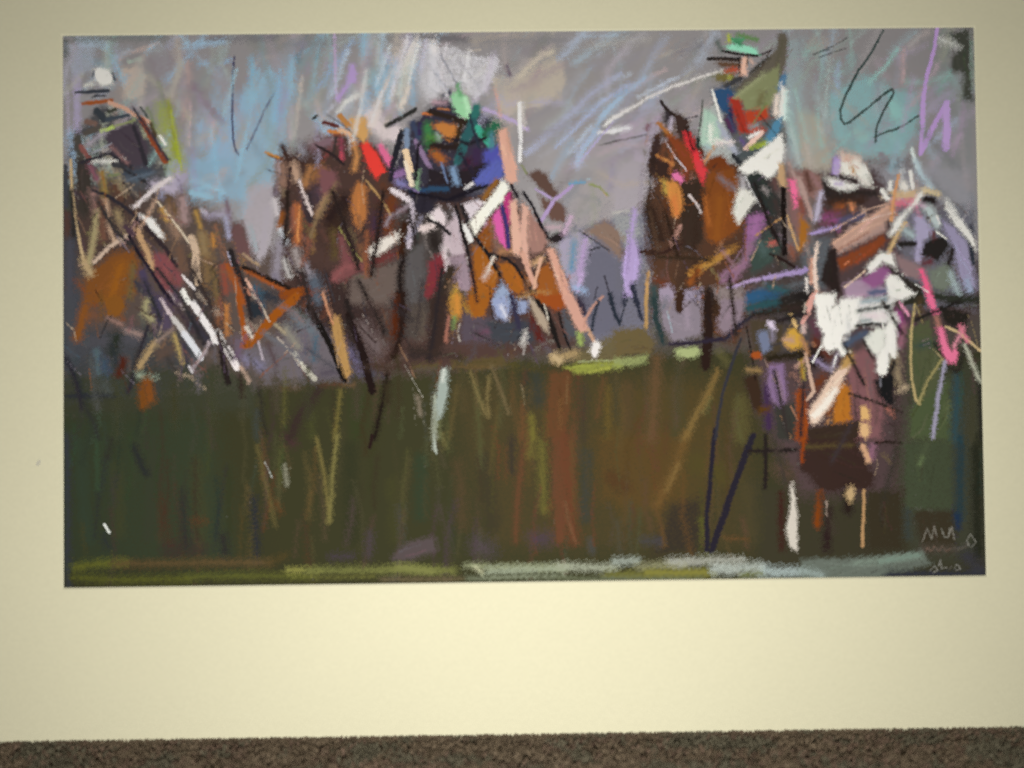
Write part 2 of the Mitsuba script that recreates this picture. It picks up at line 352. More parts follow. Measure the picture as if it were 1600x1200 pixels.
h1 L 126 84 63 3.04 0.58 0.85:1081 2365 1170 2301 1242 2218
h1 L 126 78 42 4.3 0.53 0.85:242 2504 249 2410 296 2330
h1 L 48 66 66 3.97 0.5 0.85:372 1732 420 1633 438 1524
h1 L 195 156 159 5.02 0.73 0.85:597 2891 542 2781 469 2682
h1 L 99 96 108 3.45 0.71 0.85:1180 1854 1174 1799 1184 1746
h1 L 132 120 111 2.91 0.65 0.85:1183 2113 1165 2059 1167 2002
h1 L 108 87 108 2.77 0.63 0.85:699 2049 708 1980 711 1910
h1 L 138 129 129 5.1 0.72 0.85:861 2537 824 2458 761 2397
h1 L 177 132 90 3.65 0.55 0.85:682 2839 746 2779 802 2710
h1 L 69 66 69 4.58 0.56 0.85:11 2795 16 2712 3 2629
h1 L 159 117 111 2.9 0.64 0.85:1444 2063 1477 1998 1497 1928
h1 L 48 66 69 5.48 0.65 0.85:3 1921 49 1841 88 1758
h1 L 93 96 90 5.42 0.69 0.85:593 2115 634 2035 671 1952
h1 L 129 90 66 2.86 0.52 0.85:629 1754 675 1680 730 1613
h1 L 135 132 87 4.96 0.6 0.85:193 2763 276 2722 349 2666
h1 L 93 102 114 3.52 0.55 0.85:1577 2274 1567 2218 1562 2162
h1 L 120 111 72 4.6 0.62 0.85:1103 2683 1044 2630 984 2578
h1 L 72 84 78 2.93 0.56 0.85:101 2082 131 1962 180 1849
h1 L 93 72 84 3.42 0.72 0.85:126 2734 146 2672 171 2613
h1 L 69 84 66 4.8 0.67 0.85:51 3165 67 3042 24 2925
h1 L 108 108 78 4.97 0.62 0.85:368 3203 431 3146 449 3064
h1 L 108 93 93 3.44 0.73 0.85:892 1709 896 1655 910 1603
h1 L 129 81 66 4.91 0.56 0.85:1104 2567 1144 2507 1177 2444
h1 L 111 87 81 3.59 0.61 0.85:949 1813 987 1743 1028 1674
h1 L 129 111 147 5.2 0.57 0.85:1416 1966 1432 1852 1471 1744
h1 L 105 81 78 3.88 0.59 0.85:15 2364 49 2328 91 2302
h1 L 129 111 114 4.68 0.73 0.85:718 2118 722 2060 720 2002
h1 L 147 138 129 2.91 0.74 0.85:480 3186 543 3100 610 3017
h1 L 78 66 90 3 0.7 0.85:1317 1842 1346 1799 1370 1754
h1 L 177 159 141 3.39 0.73 0.85:874 1662 1000 1625 1093 1531
h1 L 189 177 183 3.93 0.62 0.85:804 2346 860 2247 942 2167
h1 L 123 78 78 4.3 0.69 0.85:625 2600 708 2529 742 2425
h1 L 81 69 66 3.41 0.55 0.85:1127 2188 1152 2063 1183 1940
h1 L 153 99 111 4.12 0.55 0.85:1357 2550 1332 2486 1328 2417
h1 L 168 144 117 4.18 0.74 0.85:256 2808 230 2684 213 2559
h1 L 135 120 81 4.36 0.63 0.85:1187 2747 1156 2693 1137 2635
h1 L 183 162 144 3.47 0.62 0.85:1407 2024 1394 1965 1417 1908
h2 L 156 120 42 3.98 0.53 0.85:3132 2136 3105 2092 3082 2045
h2 L 153 117 66 3.01 0.58 0.85:2414 3102 2458 3059 2498 3011
h2 L 129 99 60 3.44 0.71 0.85:1964 2800 1960 2695 1951 2590
h2 L 195 189 189 4.01 0.69 0.85:3094 2669 3108 2580 3155 2505
h2 L 105 93 84 4.1 0.62 0.85:3142 2728 3225 2634 3312 2545
h2 L 84 78 66 3.91 0.7 0.85:2132 2982 2129 2909 2120 2838
h2 L 75 75 75 3.34 0.6 0.85:3521 1993 3510 1934 3496 1877
h2 L 129 102 126 3.78 0.52 0.85:3080 2502 3052 2380 3028 2257
h2 L 120 120 117 3.72 0.54 0.85:3850 1887 3764 1865 3697 1809
h2 L 195 120 147 4.18 0.66 0.85:3383 2828 3345 2788 3306 2749
h2 L 99 60 51 5.15 0.58 0.85:1913 2784 1913 2728 1917 2672
h2 L 93 87 99 4.69 0.68 0.85:3724 1924 3765 1851 3808 1779
h2 L 162 96 39 4.44 0.54 0.85:3473 2473 3573 2418 3662 2347
h2 L 99 63 51 4.84 0.69 0.85:2063 2178 2048 2127 2025 2079
h2 L 120 96 81 2.74 0.66 0.85:3106 2050 3083 1964 3060 1878
h2 L 96 69 54 3.14 0.6 0.85:1844 2185 1906 2151 1964 2113
h2 L 57 45 54 5 0.56 0.85:2787 2031 2896 1966 3020 1940
h2 L 108 66 69 3.61 0.67 0.85:1857 2438 1894 2354 1935 2272
h2 L 105 93 84 3.3 0.54 0.85:2424 2475 2377 2393 2327 2313
h2 L 90 78 75 3.47 0.57 0.85:2686 1773 2595 1728 2507 1678
h2 L 93 63 63 2.9 0.53 0.85:1987 3516 2097 3473 2200 3415
h2 L 180 147 174 4.78 0.74 0.85:3297 2928 3306 2840 3325 2753
h2 L 57 54 63 3.68 0.65 0.85:3242 1975 3334 1933 3417 1875
h2 L 135 84 96 5.29 0.68 0.85:3339 2844 3368 2788 3394 2730
h2 L 66 51 48 3.37 0.68 0.85:2506 1759 2484 1695 2451 1637
h2 L 123 63 78 5.16 0.58 0.85:2208 2579 2234 2525 2266 2474
h2 L 69 54 51 5.46 0.62 0.85:2930 2153 2905 2030 2876 1907
h2 L 117 84 57 4.74 0.64 0.85:2044 3309 1964 3256 1892 3193
h2 L 126 105 96 5.45 0.5 0.85:2110 1770 2147 1742 2184 1715
h2 L 132 105 93 4.88 0.51 0.85:2014 1806 2064 1733 2135 1680
h2 L 162 123 132 2.72 0.64 0.85:1840 2267 1712 2247 1587 2283
h2 L 141 123 102 5.23 0.53 0.85:1647 3290 1696 3172 1731 3050
h2 L 111 99 72 3.87 0.52 0.85:2187 2846 2263 2747 2317 2634
h2 L 174 111 108 2.94 0.67 0.85:3460 2804 3498 2685 3576 2587
h2 L 186 180 195 3.92 0.6 0.85:3033 2964 3063 2879 3109 2802
h2 L 129 84 69 2.71 0.56 0.85:2075 2306 1988 2243 1919 2161
h2 L 132 69 69 4.56 0.67 0.85:2164 3487 2097 3412 2034 3334
h2 L 135 78 63 4.75 0.58 0.85:1786 2895 1863 2860 1936 2819
h2 L 150 87 42 5.25 0.6 0.85:3964 2381 3885 2307 3785 2265
h2 L 87 84 96 4.71 0.6 0.85:3178 2452 3159 2340 3147 2227
h2 L 123 84 60 5.21 0.73 0.85:2320 2643 2334 2591 2342 2537
h2 L 174 114 75 3.96 0.61 0.85:3344 2485 3315 2385 3302 2281
h2 L 72 66 63 3.35 0.56 0.85:3577 2040 3618 1988 3654 1932
h2 L 126 90 84 5.3 0.63 0.85:1875 2723 1914 2680 1943 2630
h2 L 159 123 60 5.19 0.51 0.85:3126 2264 3159 2161 3192 2057
h2 L 93 81 78 3.32 0.67 0.85:2471 1934 2475 1876 2486 1819
h2 L 96 72 63 3 0.51 0.85:1813 3114 1851 3037 1880 2957
h2 L 108 87 87 3.24 0.64 0.85:2401 2521 2401 2403 2372 2288
h2 L 90 75 72 3.72 0.54 0.85:2537 2664 2561 2626 2588 2590
h2 L 153 126 111 3.66 0.55 0.85:3633 2351 3663 2274 3649 2192
h2 L 87 69 75 5.24 0.61 0.85:1848 3082 1865 3005 1879 2927
h2 L 93 75 69 5.47 0.64 0.85:2524 2105 2499 2056 2473 2009
h2 L 138 120 117 3.14 0.55 0.85:1787 2452 1842 2410 1897 2368
h2 L 129 99 66 4.56 0.55 0.85:3114 2055 3086 1993 3042 1941
h2 L 108 90 84 4.79 0.56 0.85:2471 2390 2497 2318 2534 2251
h2 L 75 60 57 5.01 0.65 0.85:2407 1927 2477 1925 2542 1900
h2 L 66 72 48 5.11 0.53 0.85:1801 2149 1861 2100 1920 2049
h2 L 90 81 87 4.18 0.5 0.85:2293 1793 2249 1687 2186 1591
h2 L 90 75 87 3 0.7 0.85:2889 2451 2890 2348 2899 2245
h2 L 108 75 60 3.63 0.55 0.85:1853 2888 1872 2767 1818 2657
h2 L 99 60 54 4.58 0.64 0.85:2606 2732 2539 2627 2465 2527
h2 L 90 78 69 4.55 0.57 0.85:2147 2409 2185 2370 2202 2318
h2 L 81 48 57 5.14 0.67 0.85:2459 3007 2571 2958 2685 2916
h2 L 138 129 129 4.65 0.51 0.85:2833 2773 2851 2648 2902 2534
h2 L 111 96 90 3.01 0.53 0.85:1735 2600 1744 2544 1750 2488
h2 L 99 93 96 3.67 0.65 0.85:3075 2991 3056 2942 3033 2896
h2 L 168 165 186 5.2 0.57 0.85:3245 2972 3206 2901 3159 2836
h2 L 81 51 48 2.56 0.54 0.85:2631 2258 2527 2212 2416 2183
h2 L 174 129 84 4.75 0.68 0.85:3601 2572 3628 2517 3647 2459
h2 L 105 96 63 5.15 0.59 0.85:1857 2919 1885 2816 1953 2733
h2 L 162 162 174 3.18 0.74 0.85:2735 2770 2700 2726 2671 2678
h2 L 147 108 78 3.41 0.74 0.85:1830 3207 1863 3175 1887 3134
h2 L 183 138 138 3.68 0.73 0.85:3577 2851 3591 2753 3628 2661
h2 L 108 81 87 3.24 0.52 0.85:2564 2761 2533 2708 2500 2656
h2 L 54 66 63 4.39 0.66 0.85:2772 2731 2759 2601 2702 2484
h2 L 96 78 90 3.18 0.6 0.85:2217 1953 2219 1852 2257 1758
h2 L 156 117 48 4.56 0.67 0.85:3133 2166 3181 2106 3240 2056
h3 L 60 45 36 2.79 0.55 0.85:4908 2715 4943 2653 4948 2583
h3 L 72 84 87 3.91 0.69 0.85:5516 2713 5559 2655 5603 2598
h3 L 114 114 114 2.93 0.61 0.85:4581 2093 4656 2043 4732 1994
h3 L 114 81 45 3.32 0.61 0.85:4971 2518 4977 2463 4989 2410
h3 L 150 114 120 2.56 0.54 0.85:5249 2480 5286 2438 5325 2400
h3 L 192 126 81 2.47 0.64 0.85:4868 3220 4862 3150 4852 3081
h3 L 165 63 51 3.3 0.59 0.85:4875 3440 4912 3367 4937 3289
h3 L 162 72 48 3.44 0.6 0.85:4907 3323 4901 3226 4905 3128
h3 L 138 111 114 4.24 0.51 0.85:5386 2287 5371 2235 5361 2183
h3 L 96 69 66 4.67 0.66 0.85:4685 2411 4743 2334 4815 2269
h3 L 54 51 45 3.21 0.61 0.85:5634 2545 5632 2463 5621 2382
h3 L 105 102 93 3.85 0.69 0.85:4703 2064 4652 2003 4612 1934
h3 L 135 72 42 2.34 0.64 0.85:4769 3402 4767 3361 4769 3321
h3 L 162 93 69 4.47 0.65 0.85:4872 3218 4861 3151 4850 3084
h3 L 213 141 78 2.35 0.65 0.85:4803 3145 4784 3062 4761 2980
h3 L 75 42 42 2.52 0.67 0.85:4814 2791 4804 2722 4775 2659
h3 L 141 135 153 3.91 0.72 0.85:4783 1974 4848 1899 4900 1814
h3 L 102 72 51 3.33 0.57 0.85:4638 2414 4638 2359 4641 2304
h3 L 75 66 63 3.54 0.51 0.85:4769 2506 4728 2434 4684 2363
h3 L 198 201 207 3.25 0.72 0.85:5362 3111 5368 3067 5377 3024
h3 L 111 96 111 2.59 0.55 0.85:5225 1929 5235 1890 5235 1849
h3 L 198 132 69 2.88 0.71 0.85:4746 3200 4786 3152 4819 3100
h3 L 147 81 96 2.63 0.63 0.85:5202 2794 5247 2734 5285 2668
h3 L 63 33 36 3.44 0.52 0.85:4742 2729 4794 2716 4837 2684
h3 L 69 69 75 3.49 0.59 0.85:5379 2233 5388 2160 5375 2087
h3 L 102 51 51 4.74 0.52 0.85:4701 3319 4741 3298 4782 3278
h3 L 87 60 45 3.32 0.52 0.85:4611 2909 4654 2843 4700 2780
h3 L 96 93 93 2.88 0.65 0.85:5145 2273 5154 2178 5196 2093
h3 L 183 156 81 2.3 0.52 0.85:4621 3083 4643 3041 4668 3001
h3 L 177 141 72 2.45 0.67 0.85:4665 3189 4714 3115 4752 3034
h3 L 84 66 66 3.85 0.6 0.85:4617 2337 4620 2269 4649 2207
h3 L 102 54 33 4.1 0.65 0.85:5056 3264 5082 3180 5111 3097
h3 L 42 36 30 2.49 0.68 0.85:5599 3006 5600 2940 5599 2874
h3 L 108 93 90 4.27 0.66 0.85:5289 2515 5312 2479 5327 2440
h3 L 69 81 75 3.49 0.63 0.85:5621 2537 5669 2456 5676 2362
h3 L 135 123 87 3.32 0.67 0.85:5095 2421 5127 2379 5168 2346
h4 L 240 240 240 4.78 0.54 0.85:6609 3206 6609 3152 6623 3100
h4 L 162 96 138 2.53 0.72 0.85:6543 2009 6610 1949 6674 1885
h4 L 48 42 42 2.94 0.65 0.85:5943 1182 5937 1078 5987 987
h4 L 225 192 177 4.5 0.69 0.85:6292 2898 6322 2804 6365 2715
h4 L 240 240 237 3.94 0.69 0.85:6603 3080 6607 3018 6591 2958
h4 L 240 219 231 4.22 0.56 0.85:6686 1939 6690 1887 6707 1839
h4 L 129 144 135 2.8 0.5 0.85:7060 2102 7131 2115 7201 2137
h4 L 48 45 48 4.73 0.69 0.85:6424 1571 6483 1537 6544 1508
h4 L 57 48 36 4.52 0.66 0.85:5543 2069 5615 2013 5695 1970
h4 L 138 123 90 4.64 0.56 0.85:6135 1816 6185 1767 6232 1714
h4 L 219 234 237 4.42 0.56 0.85:6462 1846 6478 1797 6500 1749
h4 L 132 126 135 4.8 0.51 0.85:6534 2722 6579 2660 6622 2597
h4 L 135 132 138 4.36 0.72 0.85:6152 1987 6137 1936 6106 1893
h4 L 66 57 45 3.14 0.68 0.85:6236 1046 6171 988 6099 937
h4 L 78 60 39 4.11 0.72 0.85:6051 1286 6021 1212 5987 1139
h4 L 42 45 33 3.53 0.54 0.85:5675 2156 5685 2094 5692 2032
h4 L 216 144 177 3.99 0.67 0.85:6698 2951 6728 2864 6767 2781
h4 L 84 69 81 2.94 0.61 0.85:6239 1659 6315 1637 6390 1613
h4 L 42 42 30 2.65 0.6 0.85:6183 2522 6130 2484 6088 2433
h4 L 183 138 165 3.01 0.56 0.85:6457 1909 6534 1899 6606 1870
h4 L 162 159 183 2.7 0.72 0.85:6944 2803 6974 2758 7004 2714
h4 L 153 165 171 3.73 0.49 0.85:6049 1965 6069 1888 6098 1814
h4 L 156 138 138 2.96 0.6 0.85:5790 2698 5816 2625 5848 2554
h4 L 219 207 177 2.86 0.55 0.85:6527 3121 6532 3051 6536 2980
h4 L 84 69 87 3.83 0.7 0.85:6246 1150 6286 1063 6326 976
h4 L 213 171 201 4.75 0.53 0.85:6751 1870 6783 1822 6830 1791
h4 L 150 111 99 4.01 0.62 0.85:5708 1599 5744 1572 5759 1529
h4 L 90 72 33 2.87 0.49 0.85:6024 1309 6066 1255 6112 1204
h4 L 168 117 105 2.83 0.5 0.85:6158 2700 6199 2652 6244 2608
h4 L 48 66 66 4.09 0.71 0.85:5445 2230 5541 2214 5630 2174
h4 L 60 42 42 4.37 0.58 0.85:5863 1034 5929 1022 5993 999
h4 L 135 114 120 4 0.63 0.85:6502 2583 6541 2546 6571 2500
h4 L 192 168 159 3.38 0.49 0.85:5838 2628 5847 2587 5863 2548
h4 L 195 141 90 4.03 0.68 0.85:6066 1360 6006 1292 5987 1204
h4 L 99 78 105 4.06 0.69 0.85:6778 2653 6784 2609 6773 2567
h4 L 126 141 153 3.39 0.59 0.85:6954 2255 7025 2215 7078 2153
h4 L 180 189 207 2.82 0.69 0.85:6535 2641 6559 2604 6590 2571
h4 L 180 183 186 2.66 0.69 0.85:6427 2007 6468 2007 6509 2005
h4 L 183 177 189 3.37 0.49 0.85:7143 2934 7112 2844 7063 2762
h4 L 96 78 63 2.31 0.53 0.85:6289 1167 6344 1154 6402 1151
h4 L 234 219 204 4.45 0.66 0.85:6450 2981 6511 2960 6571 2934
h4 L 216 216 192 4.08 0.55 0.85:6038 1439 6001 1394 5977 1340
h4 L 228 225 225 4.34 0.72 0.85:6082 1894 6125 1866 6173 1848
h4 L 117 84 66 3.76 0.48 0.85:5498 1773 5537 1691 5580 1611
h4 L 39 45 33 2.78 0.54 0.85:5731 886 5803 885 5869 859
h4 L 177 135 105 4.72 0.49 0.85:5676 1818 5751 1778 5827 1738
h4 L 219 159 141 3.27 0.56 0.85:6495 2971 6546 2893 6574 2804
h4 L 102 90 105 4.48 0.71 0.85:6748 2539 6705 2500 6662 2459
h4 L 177 189 210 4.61 0.58 0.85:6783 2775 6785 2729 6783 2683
h4 L 210 180 183 4.13 0.51 0.85:6494 2829 6567 2781 6650 2757
h4 L 147 150 156 2.69 0.7 0.85:6011 1865 6095 1843 6174 1808
h4 L 120 120 129 2.33 0.51 0.85:6910 2348 6903 2292 6896 2236
h4 L 153 93 132 3.25 0.51 0.85:6124 2890 6127 2801 6107 2715
h4 L 129 90 108 3.58 0.67 0.85:6033 3006 6114 3018 6195 3012
h4 L 72 51 60 3.58 0.51 0.85:6452 1194 6524 1192 6595 1199
h4 L 129 78 42 3.13 0.53 0.85:6138 1448 6192 1365 6244 1280
h4 L 57 51 45 3.43 0.59 0.85:6012 1205 6065 1175 6121 1150
h4 L 87 54 84 4.59 0.6 0.85:6621 2031 6661 1983 6705 1939
h4 L 198 198 219 4.3 0.58 0.85:6067 1990 6114 1966 6160 1940
h4 L 138 123 96 3.01 0.62 0.85:5821 2999 5772 2936 5750 2859
sky L 183 177 183 8.6 0.74 0.85:2106 3498 2226 3708 2365 3905
sky L 162 159 165 6 0.6 0.85:2016 3997 2102 4179 2213 4348
sky L 153 192 219 9.51 0.68 0.85:1475 3756 1476 3895 1524 4026
sky L 174 165 189 6.1 0.65 0.85:2602 3488 2603 3621 2602 3754
sky L 156 174 201 8.22 0.67 0.85:1226 3403 1266 3486 1310 3567
sky L 180 186 201 9.74 0.69 0.85:2737 4030 2766 4225 2767 4422
sky L 156 177 189 4.7 0.64 0.85:564 3754 578 3891 611 4025
sky L 174 174 144 9.46 0.58 0.85:776 3419 776 3493 743 3561
sky L 156 183 204 5.84 0.55 0.85:2657 3684 2649 3840 2665 3995
sky L 174 168 198 9.76 0.61 0.85:2660 4083 2486 4181 2334 4311
sky L 132 156 177 10.58 0.56 0.85:1643 3231 1548 3371 1464 3517
sky L 168 165 162 10.98 0.69 0.85:112 3091 149 3289 184 3488
sky L 168 168 147 6.43 0.69 0.85:967 3471 977 3576 985 3681
sky L 147 177 207 7.8 0.6 0.85:1221 3684 1202 3769 1182 3853
sky L 150 156 165 7.43 0.5 0.85:2201 3851 2318 3978 2421 4118
sky L 168 177 186 6.67 0.66 0.85:2350 4094 2390 4267 2433 4438
sky L 153 189 222 5.65 0.67 0.85:1068 4089 1188 4111 1309 4127
sky L 183 183 180 10.15 0.6 0.85:2472 4104 2472 4177 2473 4250
sky L 135 186 219 8.67 0.74 0.85:1526 3695 1497 3912 1479 4130
sky L 162 159 189 5.33 0.58 0.85:1997 3260 1996 3505 1978 3749
sky L 165 183 198 7.32 0.5 0.85:2851 3936 2755 3980 2657 4021
sky L 138 159 180 8.07 0.73 0.85:1162 3004 1261 3143 1408 3230
sky L 147 150 159 8.56 0.52 0.85:2656 3736 2807 3865 2963 3987
sky L 147 153 156 7.85 0.71 0.85:1088 3367 1146 3460 1189 3561
sky L 147 141 147 6.45 0.61 0.85:1849 3987 1905 4122 2008 4225
sky L 156 162 189 8.26 0.71 0.85:1356 3451 1444 3594 1506 3750
sky L 162 171 180 5.94 0.52 0.85:1597 3548 1517 3761 1497 3988
sky L 177 174 165 7.04 0.73 0.85:1023 3661 847 3831 673 4002
sky L 177 180 189 6.05 0.65 0.85:2526 3622 2408 3777 2265 3908
sky L 168 171 177 4.3 0.5 0.85:1251 3473 1292 3714 1162 3921
sky L 171 183 201 6.74 0.72 0.85:160 3905 320 4083 521 4213
sky L 147 165 174 4.05 0.74 0.85:34 3161 121 3312 137 3487
sky L 153 156 189 6.06 0.65 0.85:1681 3489 1711 3704 1702 3921
sky L 165 183 192 5.27 0.62 0.85:834 3588 904 3738 921 3903
sky L 150 180 204 9.86 0.7 0.85:2071 3924 2108 4151 2085 4380
sky L 171 162 189 5.83 0.69 0.85:1260 3517 1131 3675 1048 3861
sky L 177 183 195 6.65 0.55 0.85:2407 4240 2471 4310 2561 4338
sky L 150 174 201 10.14 0.7 0.85:1227 3878 1205 3987 1185 4097
sky L 165 153 159 9.41 0.72 0.85:947 4071 898 4142 859 4218
sky L 153 186 189 6.46 0.69 0.85:637 3268 730 3409 834 3543
sky L 156 153 174 8.72 0.52 0.85:1794 4126 1811 4232 1815 4339
sky L 174 156 177 5.59 0.59 0.85:942 3776 936 3858 950 3939
sky L 165 168 162 9.67 0.72 0.85:276 3194 434 3362 546 3564
sky L 174 201 228 8.37 0.71 0.85:2744 4026 2877 4177 2999 4337
sky L 159 177 171 4.81 0.68 0.85:360 3253 344 3406 279 3545
sky L 174 198 219 7.13 0.72 0.85:2496 4088 2514 4279 2519 4472
sky L 162 171 189 4.18 0.71 0.85:203 3806 368 3905 523 4020
sky L 168 168 177 6.7 0.62 0.85:1653 3418 1692 3517 1734 3615
sky L 168 192 213 6.14 0.66 0.85:2571 3773 2534 3892 2529 4017
sky L 147 141 156 4.54 0.68 0.85:1355 3745 1385 3843 1369 3944
sky L 156 156 174 9.14 0.5 0.85:2000 4218 2046 4331 2087 4446
sky L 153 168 195 7.02 0.5 0.85:1610 3870 1584 4023 1550 4174
sky L 156 150 171 6.62 0.58 0.85:2368 3994 2398 4084 2428 4174
sky L 180 165 189 4.91 0.72 0.85:2459 3580 2517 3675 2592 3757
sky L 171 171 165 5.08 0.51 0.85:1875 3741 1953 3810 2033 3876
sky L 156 174 183 9.18 0.6 0.85:2068 3543 1932 3727 1800 3913
sky L 168 174 177 4.83 0.66 0.85:1226 4088 1285 4238 1350 4386
sky L 168 180 183 7.6 0.65 0.85:1288 3978 1243 4108 1242 4245
sky L 195 186 180 10.43 0.52 0.85:2597 4104 2621 4244 2650 4383
sky L 168 171 186 7.36 0.66 0.85:2058 3551 2166 3710 2303 3843
sky L 147 153 162 9.32 0.6 0.85:1364 3245 1417 3396 1392 3554
sky L 144 183 222 7.3 0.56 0.85:1777 3713 1784 3799 1796 3885
sky L 168 174 174 4.5 0.73 0.85:2167 3533 2188 3614 2204 3697
sky L 159 150 177 5.52 0.51 0.85:2070 4015 2073 4134 2122 4242
sky L 162 177 192 6.13 0.56 0.85:2717 4235 2725 4315 2728 4395
sky L 183 162 162 7.9 0.71 0.85:946 3675 979 3889 983 4105
sky L 174 177 153 10.09 0.72 0.85:611 3444 620 3517 641 3587
sky L 165 174 186 5.04 0.73 0.85:1099 3184 1182 3221 1264 3261
sky L 150 150 153 10.15 0.66 0.85:941 3862 1062 3925 1136 4041
sky L 183 174 177 9.96 0.65 0.85:2039 3650 2006 3722 1989 3799
sky L 138 180 207 10.31 0.52 0.85:1912 4186 2044 4314 2118 4483
sky L 180 165 177 9.05 0.51 0.85:2310 3895 2353 4061 2405 4224
sky L 171 174 177 4.69 0.55 0.85:1294 3487 1171 3569 1076 3681
sky L 159 162 198 6.82 0.72 0.85:766 3042 874 3201 937 3383
sky L 168 168 165 6.59 0.51 0.85:312 3234 321 3309 343 3382
sky L 165 159 153 4.66 0.65 0.85:2513 3547 2599 3704 2659 3874
sky L 156 189 222 5.91 0.66 0.85:2089 3518 2030 3594 1972 3672
sky L 150 174 189 6.77 0.69 0.85:1609 3360 1623 3497 1667 3628
sky L 168 207 237 6.04 0.52 0.85:664 4197 745 4298 782 4422
sky L 177 168 177 10.55 0.54 0.85:1180 3104 1214 3177 1265 3239
sky L 159 180 171 6.5 0.56 0.85:814 3202 816 3364 818 3526
sky L 171 165 186 5.26 0.72 0.85:1126 3435 1109 3551 1157 3659
sky L 159 174 174 7.13 0.59 0.85:1811 3429 1794 3611 1769 3792
sky L 162 192 228 10.24 0.63 0.85:92 3267 83 3410 48 3548
sky L 162 171 195 7.04 0.58 0.85:2046 3677 2105 3906 2150 4138
sky L 159 174 198 4.87 0.64 0.85:3087 3762 2971 3939 2883 4131
sky L 168 174 198 9.33 0.53 0.85:823 4237 906 4326 1008 4390
sky L 165 180 204 8.63 0.53 0.85:1064 3575 1112 3696 1197 3793
sky L 153 174 198 7.61 0.51 0.85:1844 3978 1709 4107 1600 4259
sky L 168 189 204 10.06 0.52 0.85:119 3181 118 3345 153 3506
sky L 156 171 183 7.13 0.69 0.85:2530 3900 2616 4004 2696 4112
sky L 153 153 129 10.64 0.57 0.85:913 3373 878 3459 810 3521
sky L 153 189 216 8.48 0.71 0.85:2485 3785 2469 3870 2461 3957
sky L 156 162 180 8.76 0.57 0.85:934 3498 1014 3627 1086 3761
sky L 174 177 201 10.43 0.63 0.85:305 3886 378 4064 413 4253
sky L 189 189 183 6 0.68 0.85:2 3878 78 3942 142 4017
sky L 174 165 177 8.78 0.73 0.85:415 3597 549 3746 722 3847
sky L 141 153 150 8.56 0.51 0.85:1459 3128 1603 3309 1688 3524
sky L 186 177 177 8.23 0.53 0.85:585 3885 580 4058 662 4212
sky L 186 186 204 9.11 0.65 0.85:-18 3867 38 4105 119 4335
sky L 156 159 171 8.31 0.65 0.85:1635 4082 1752 4183 1845 4305
sky L 150 183 201 6.44 0.66 0.85:1941 3811 1983 4042 2015 4275
sky L 183 171 174 4.92 0.58 0.85:2252 3386 2250 3597 2309 3799
sky L 168 177 174 4.8 0.54 0.85:1118 3939 1173 4069 1169 4210
sky L 183 168 141 10.97 0.63 0.85:459 3095 419 3267 365 3435
sky L 171 168 159 7.52 0.51 0.85:755 3318 789 3391 838 3453
sky L 168 180 186 9.56 0.55 0.85:2128 4225 2338 4323 2561 4383
sky L 156 189 219 6.19 0.74 0.85:1010 4179 1079 4282 1137 4390
sky L 186 183 180 6.83 0.65 0.85:608 3781 608 3954 598 4126
sky L 168 156 159 9.16 0.58 0.85:1726 4263 1835 4324 1935 4400
sky L 162 171 198 6.61 0.55 0.85:770 3082 855 3299 1007 3475
sky L 180 174 177 4.13 0.5 0.85:2555 3488 2511 3569 2454 3640
sky L 159 186 216 6.65 0.65 0.85:810 3963 929 4112 1064 4246
sky L 165 153 150 10.93 0.51 0.85:459 3474 407 3715 443 3960
sky L 177 171 192 5.31 0.54 0.85:2294 3452 2241 3550 2157 3623
sky L 177 183 171 5.31 0.72 0.85:305 3400 300 3594 379 3772
sky L 162 204 234 6.08 0.64 0.85:484 3948 411 4097 329 4241
sky L 141 165 177 8.96 0.53 0.85:1602 3500 1605 3722 1656 3939
sky L 156 183 180 10.3 0.57 0.85:339 3955 367 4199 410 4440
sky L 186 177 201 10.51 0.57 0.85:2769 4100 2716 4259 2725 4427
sky L 165 171 177 9.31 0.55 0.85:1358 3426 1411 3474 1466 3520
sky L 171 177 171 5.95 0.62 0.85:813 3869 884 3983 928 4109
sky L 156 162 195 9.28 0.68 0.85:1701 3734 1735 3801 1764 3871
sky L 156 186 216 10.38 0.58 0.85:2087 3586 2169 3608 2243 3649
sky L 162 189 192 7.5 0.5 0.85:456 3722 528 3866 613 4002
sky L 189 195 189 5.38 0.56 0.85:338 4055 340 4268 294 4475
sky L 174 171 171 8.73 0.71 0.85:1063 3480 1138 3544 1208 3614
sky L 159 159 204 4.89 0.52 0.85:1038 3108 1020 3266 1013 3425
sky L 174 189 204 5.97 0.55 0.85:2240 3533 2262 3768 2243 4003
sky L 153 147 171 9.96 0.61 0.85:1910 4048 1903 4148 1887 4247
sky L 138 159 168 8.83 0.56 0.85:1642 3863 1582 4098 1563 4339
sky L 153 171 183 7.07 0.74 0.85:1409 3457 1426 3566 1454 3672
sky L 171 183 147 4.47 0.58 0.85:520 3385 516 3555 556 3722
sky L 159 171 186 4.69 0.5 0.85:1229 3979 1265 4199 1342 4407
sky L 165 159 171 10.42 0.61 0.85:1414 3615 1308 3819 1194 4019
sky L 153 192 219 9.82 0.74 0.85:2368 4169 2373 4340 2419 4504
sky L 153 180 219 6.09 0.63 0.85:1996 3890 2146 4074 2277 4271
sky L 135 156 165 9.43 0.71 0.85:1862 4061 1926 4169 2001 4270
sky L 168 186 183 9.14 0.57 0.85:178 3100 234 3274 248 3457
sky L 153 168 171 6.78 0.65 0.85:2094 4127 2079 4231 2093 4335
sky L 186 183 186 5.04 0.51 0.85:2826 4136 2865 4258 2898 4382
sky L 156 189 213 5.42 0.62 0.85:214 3255 183 3422 228 3585
sky L 165 165 165 8.54 0.52 0.85:1356 3437 1402 3555 1475 3659
sky L 165 156 171 10.27 0.54 0.85:1722 3967 1657 4163 1589 4359
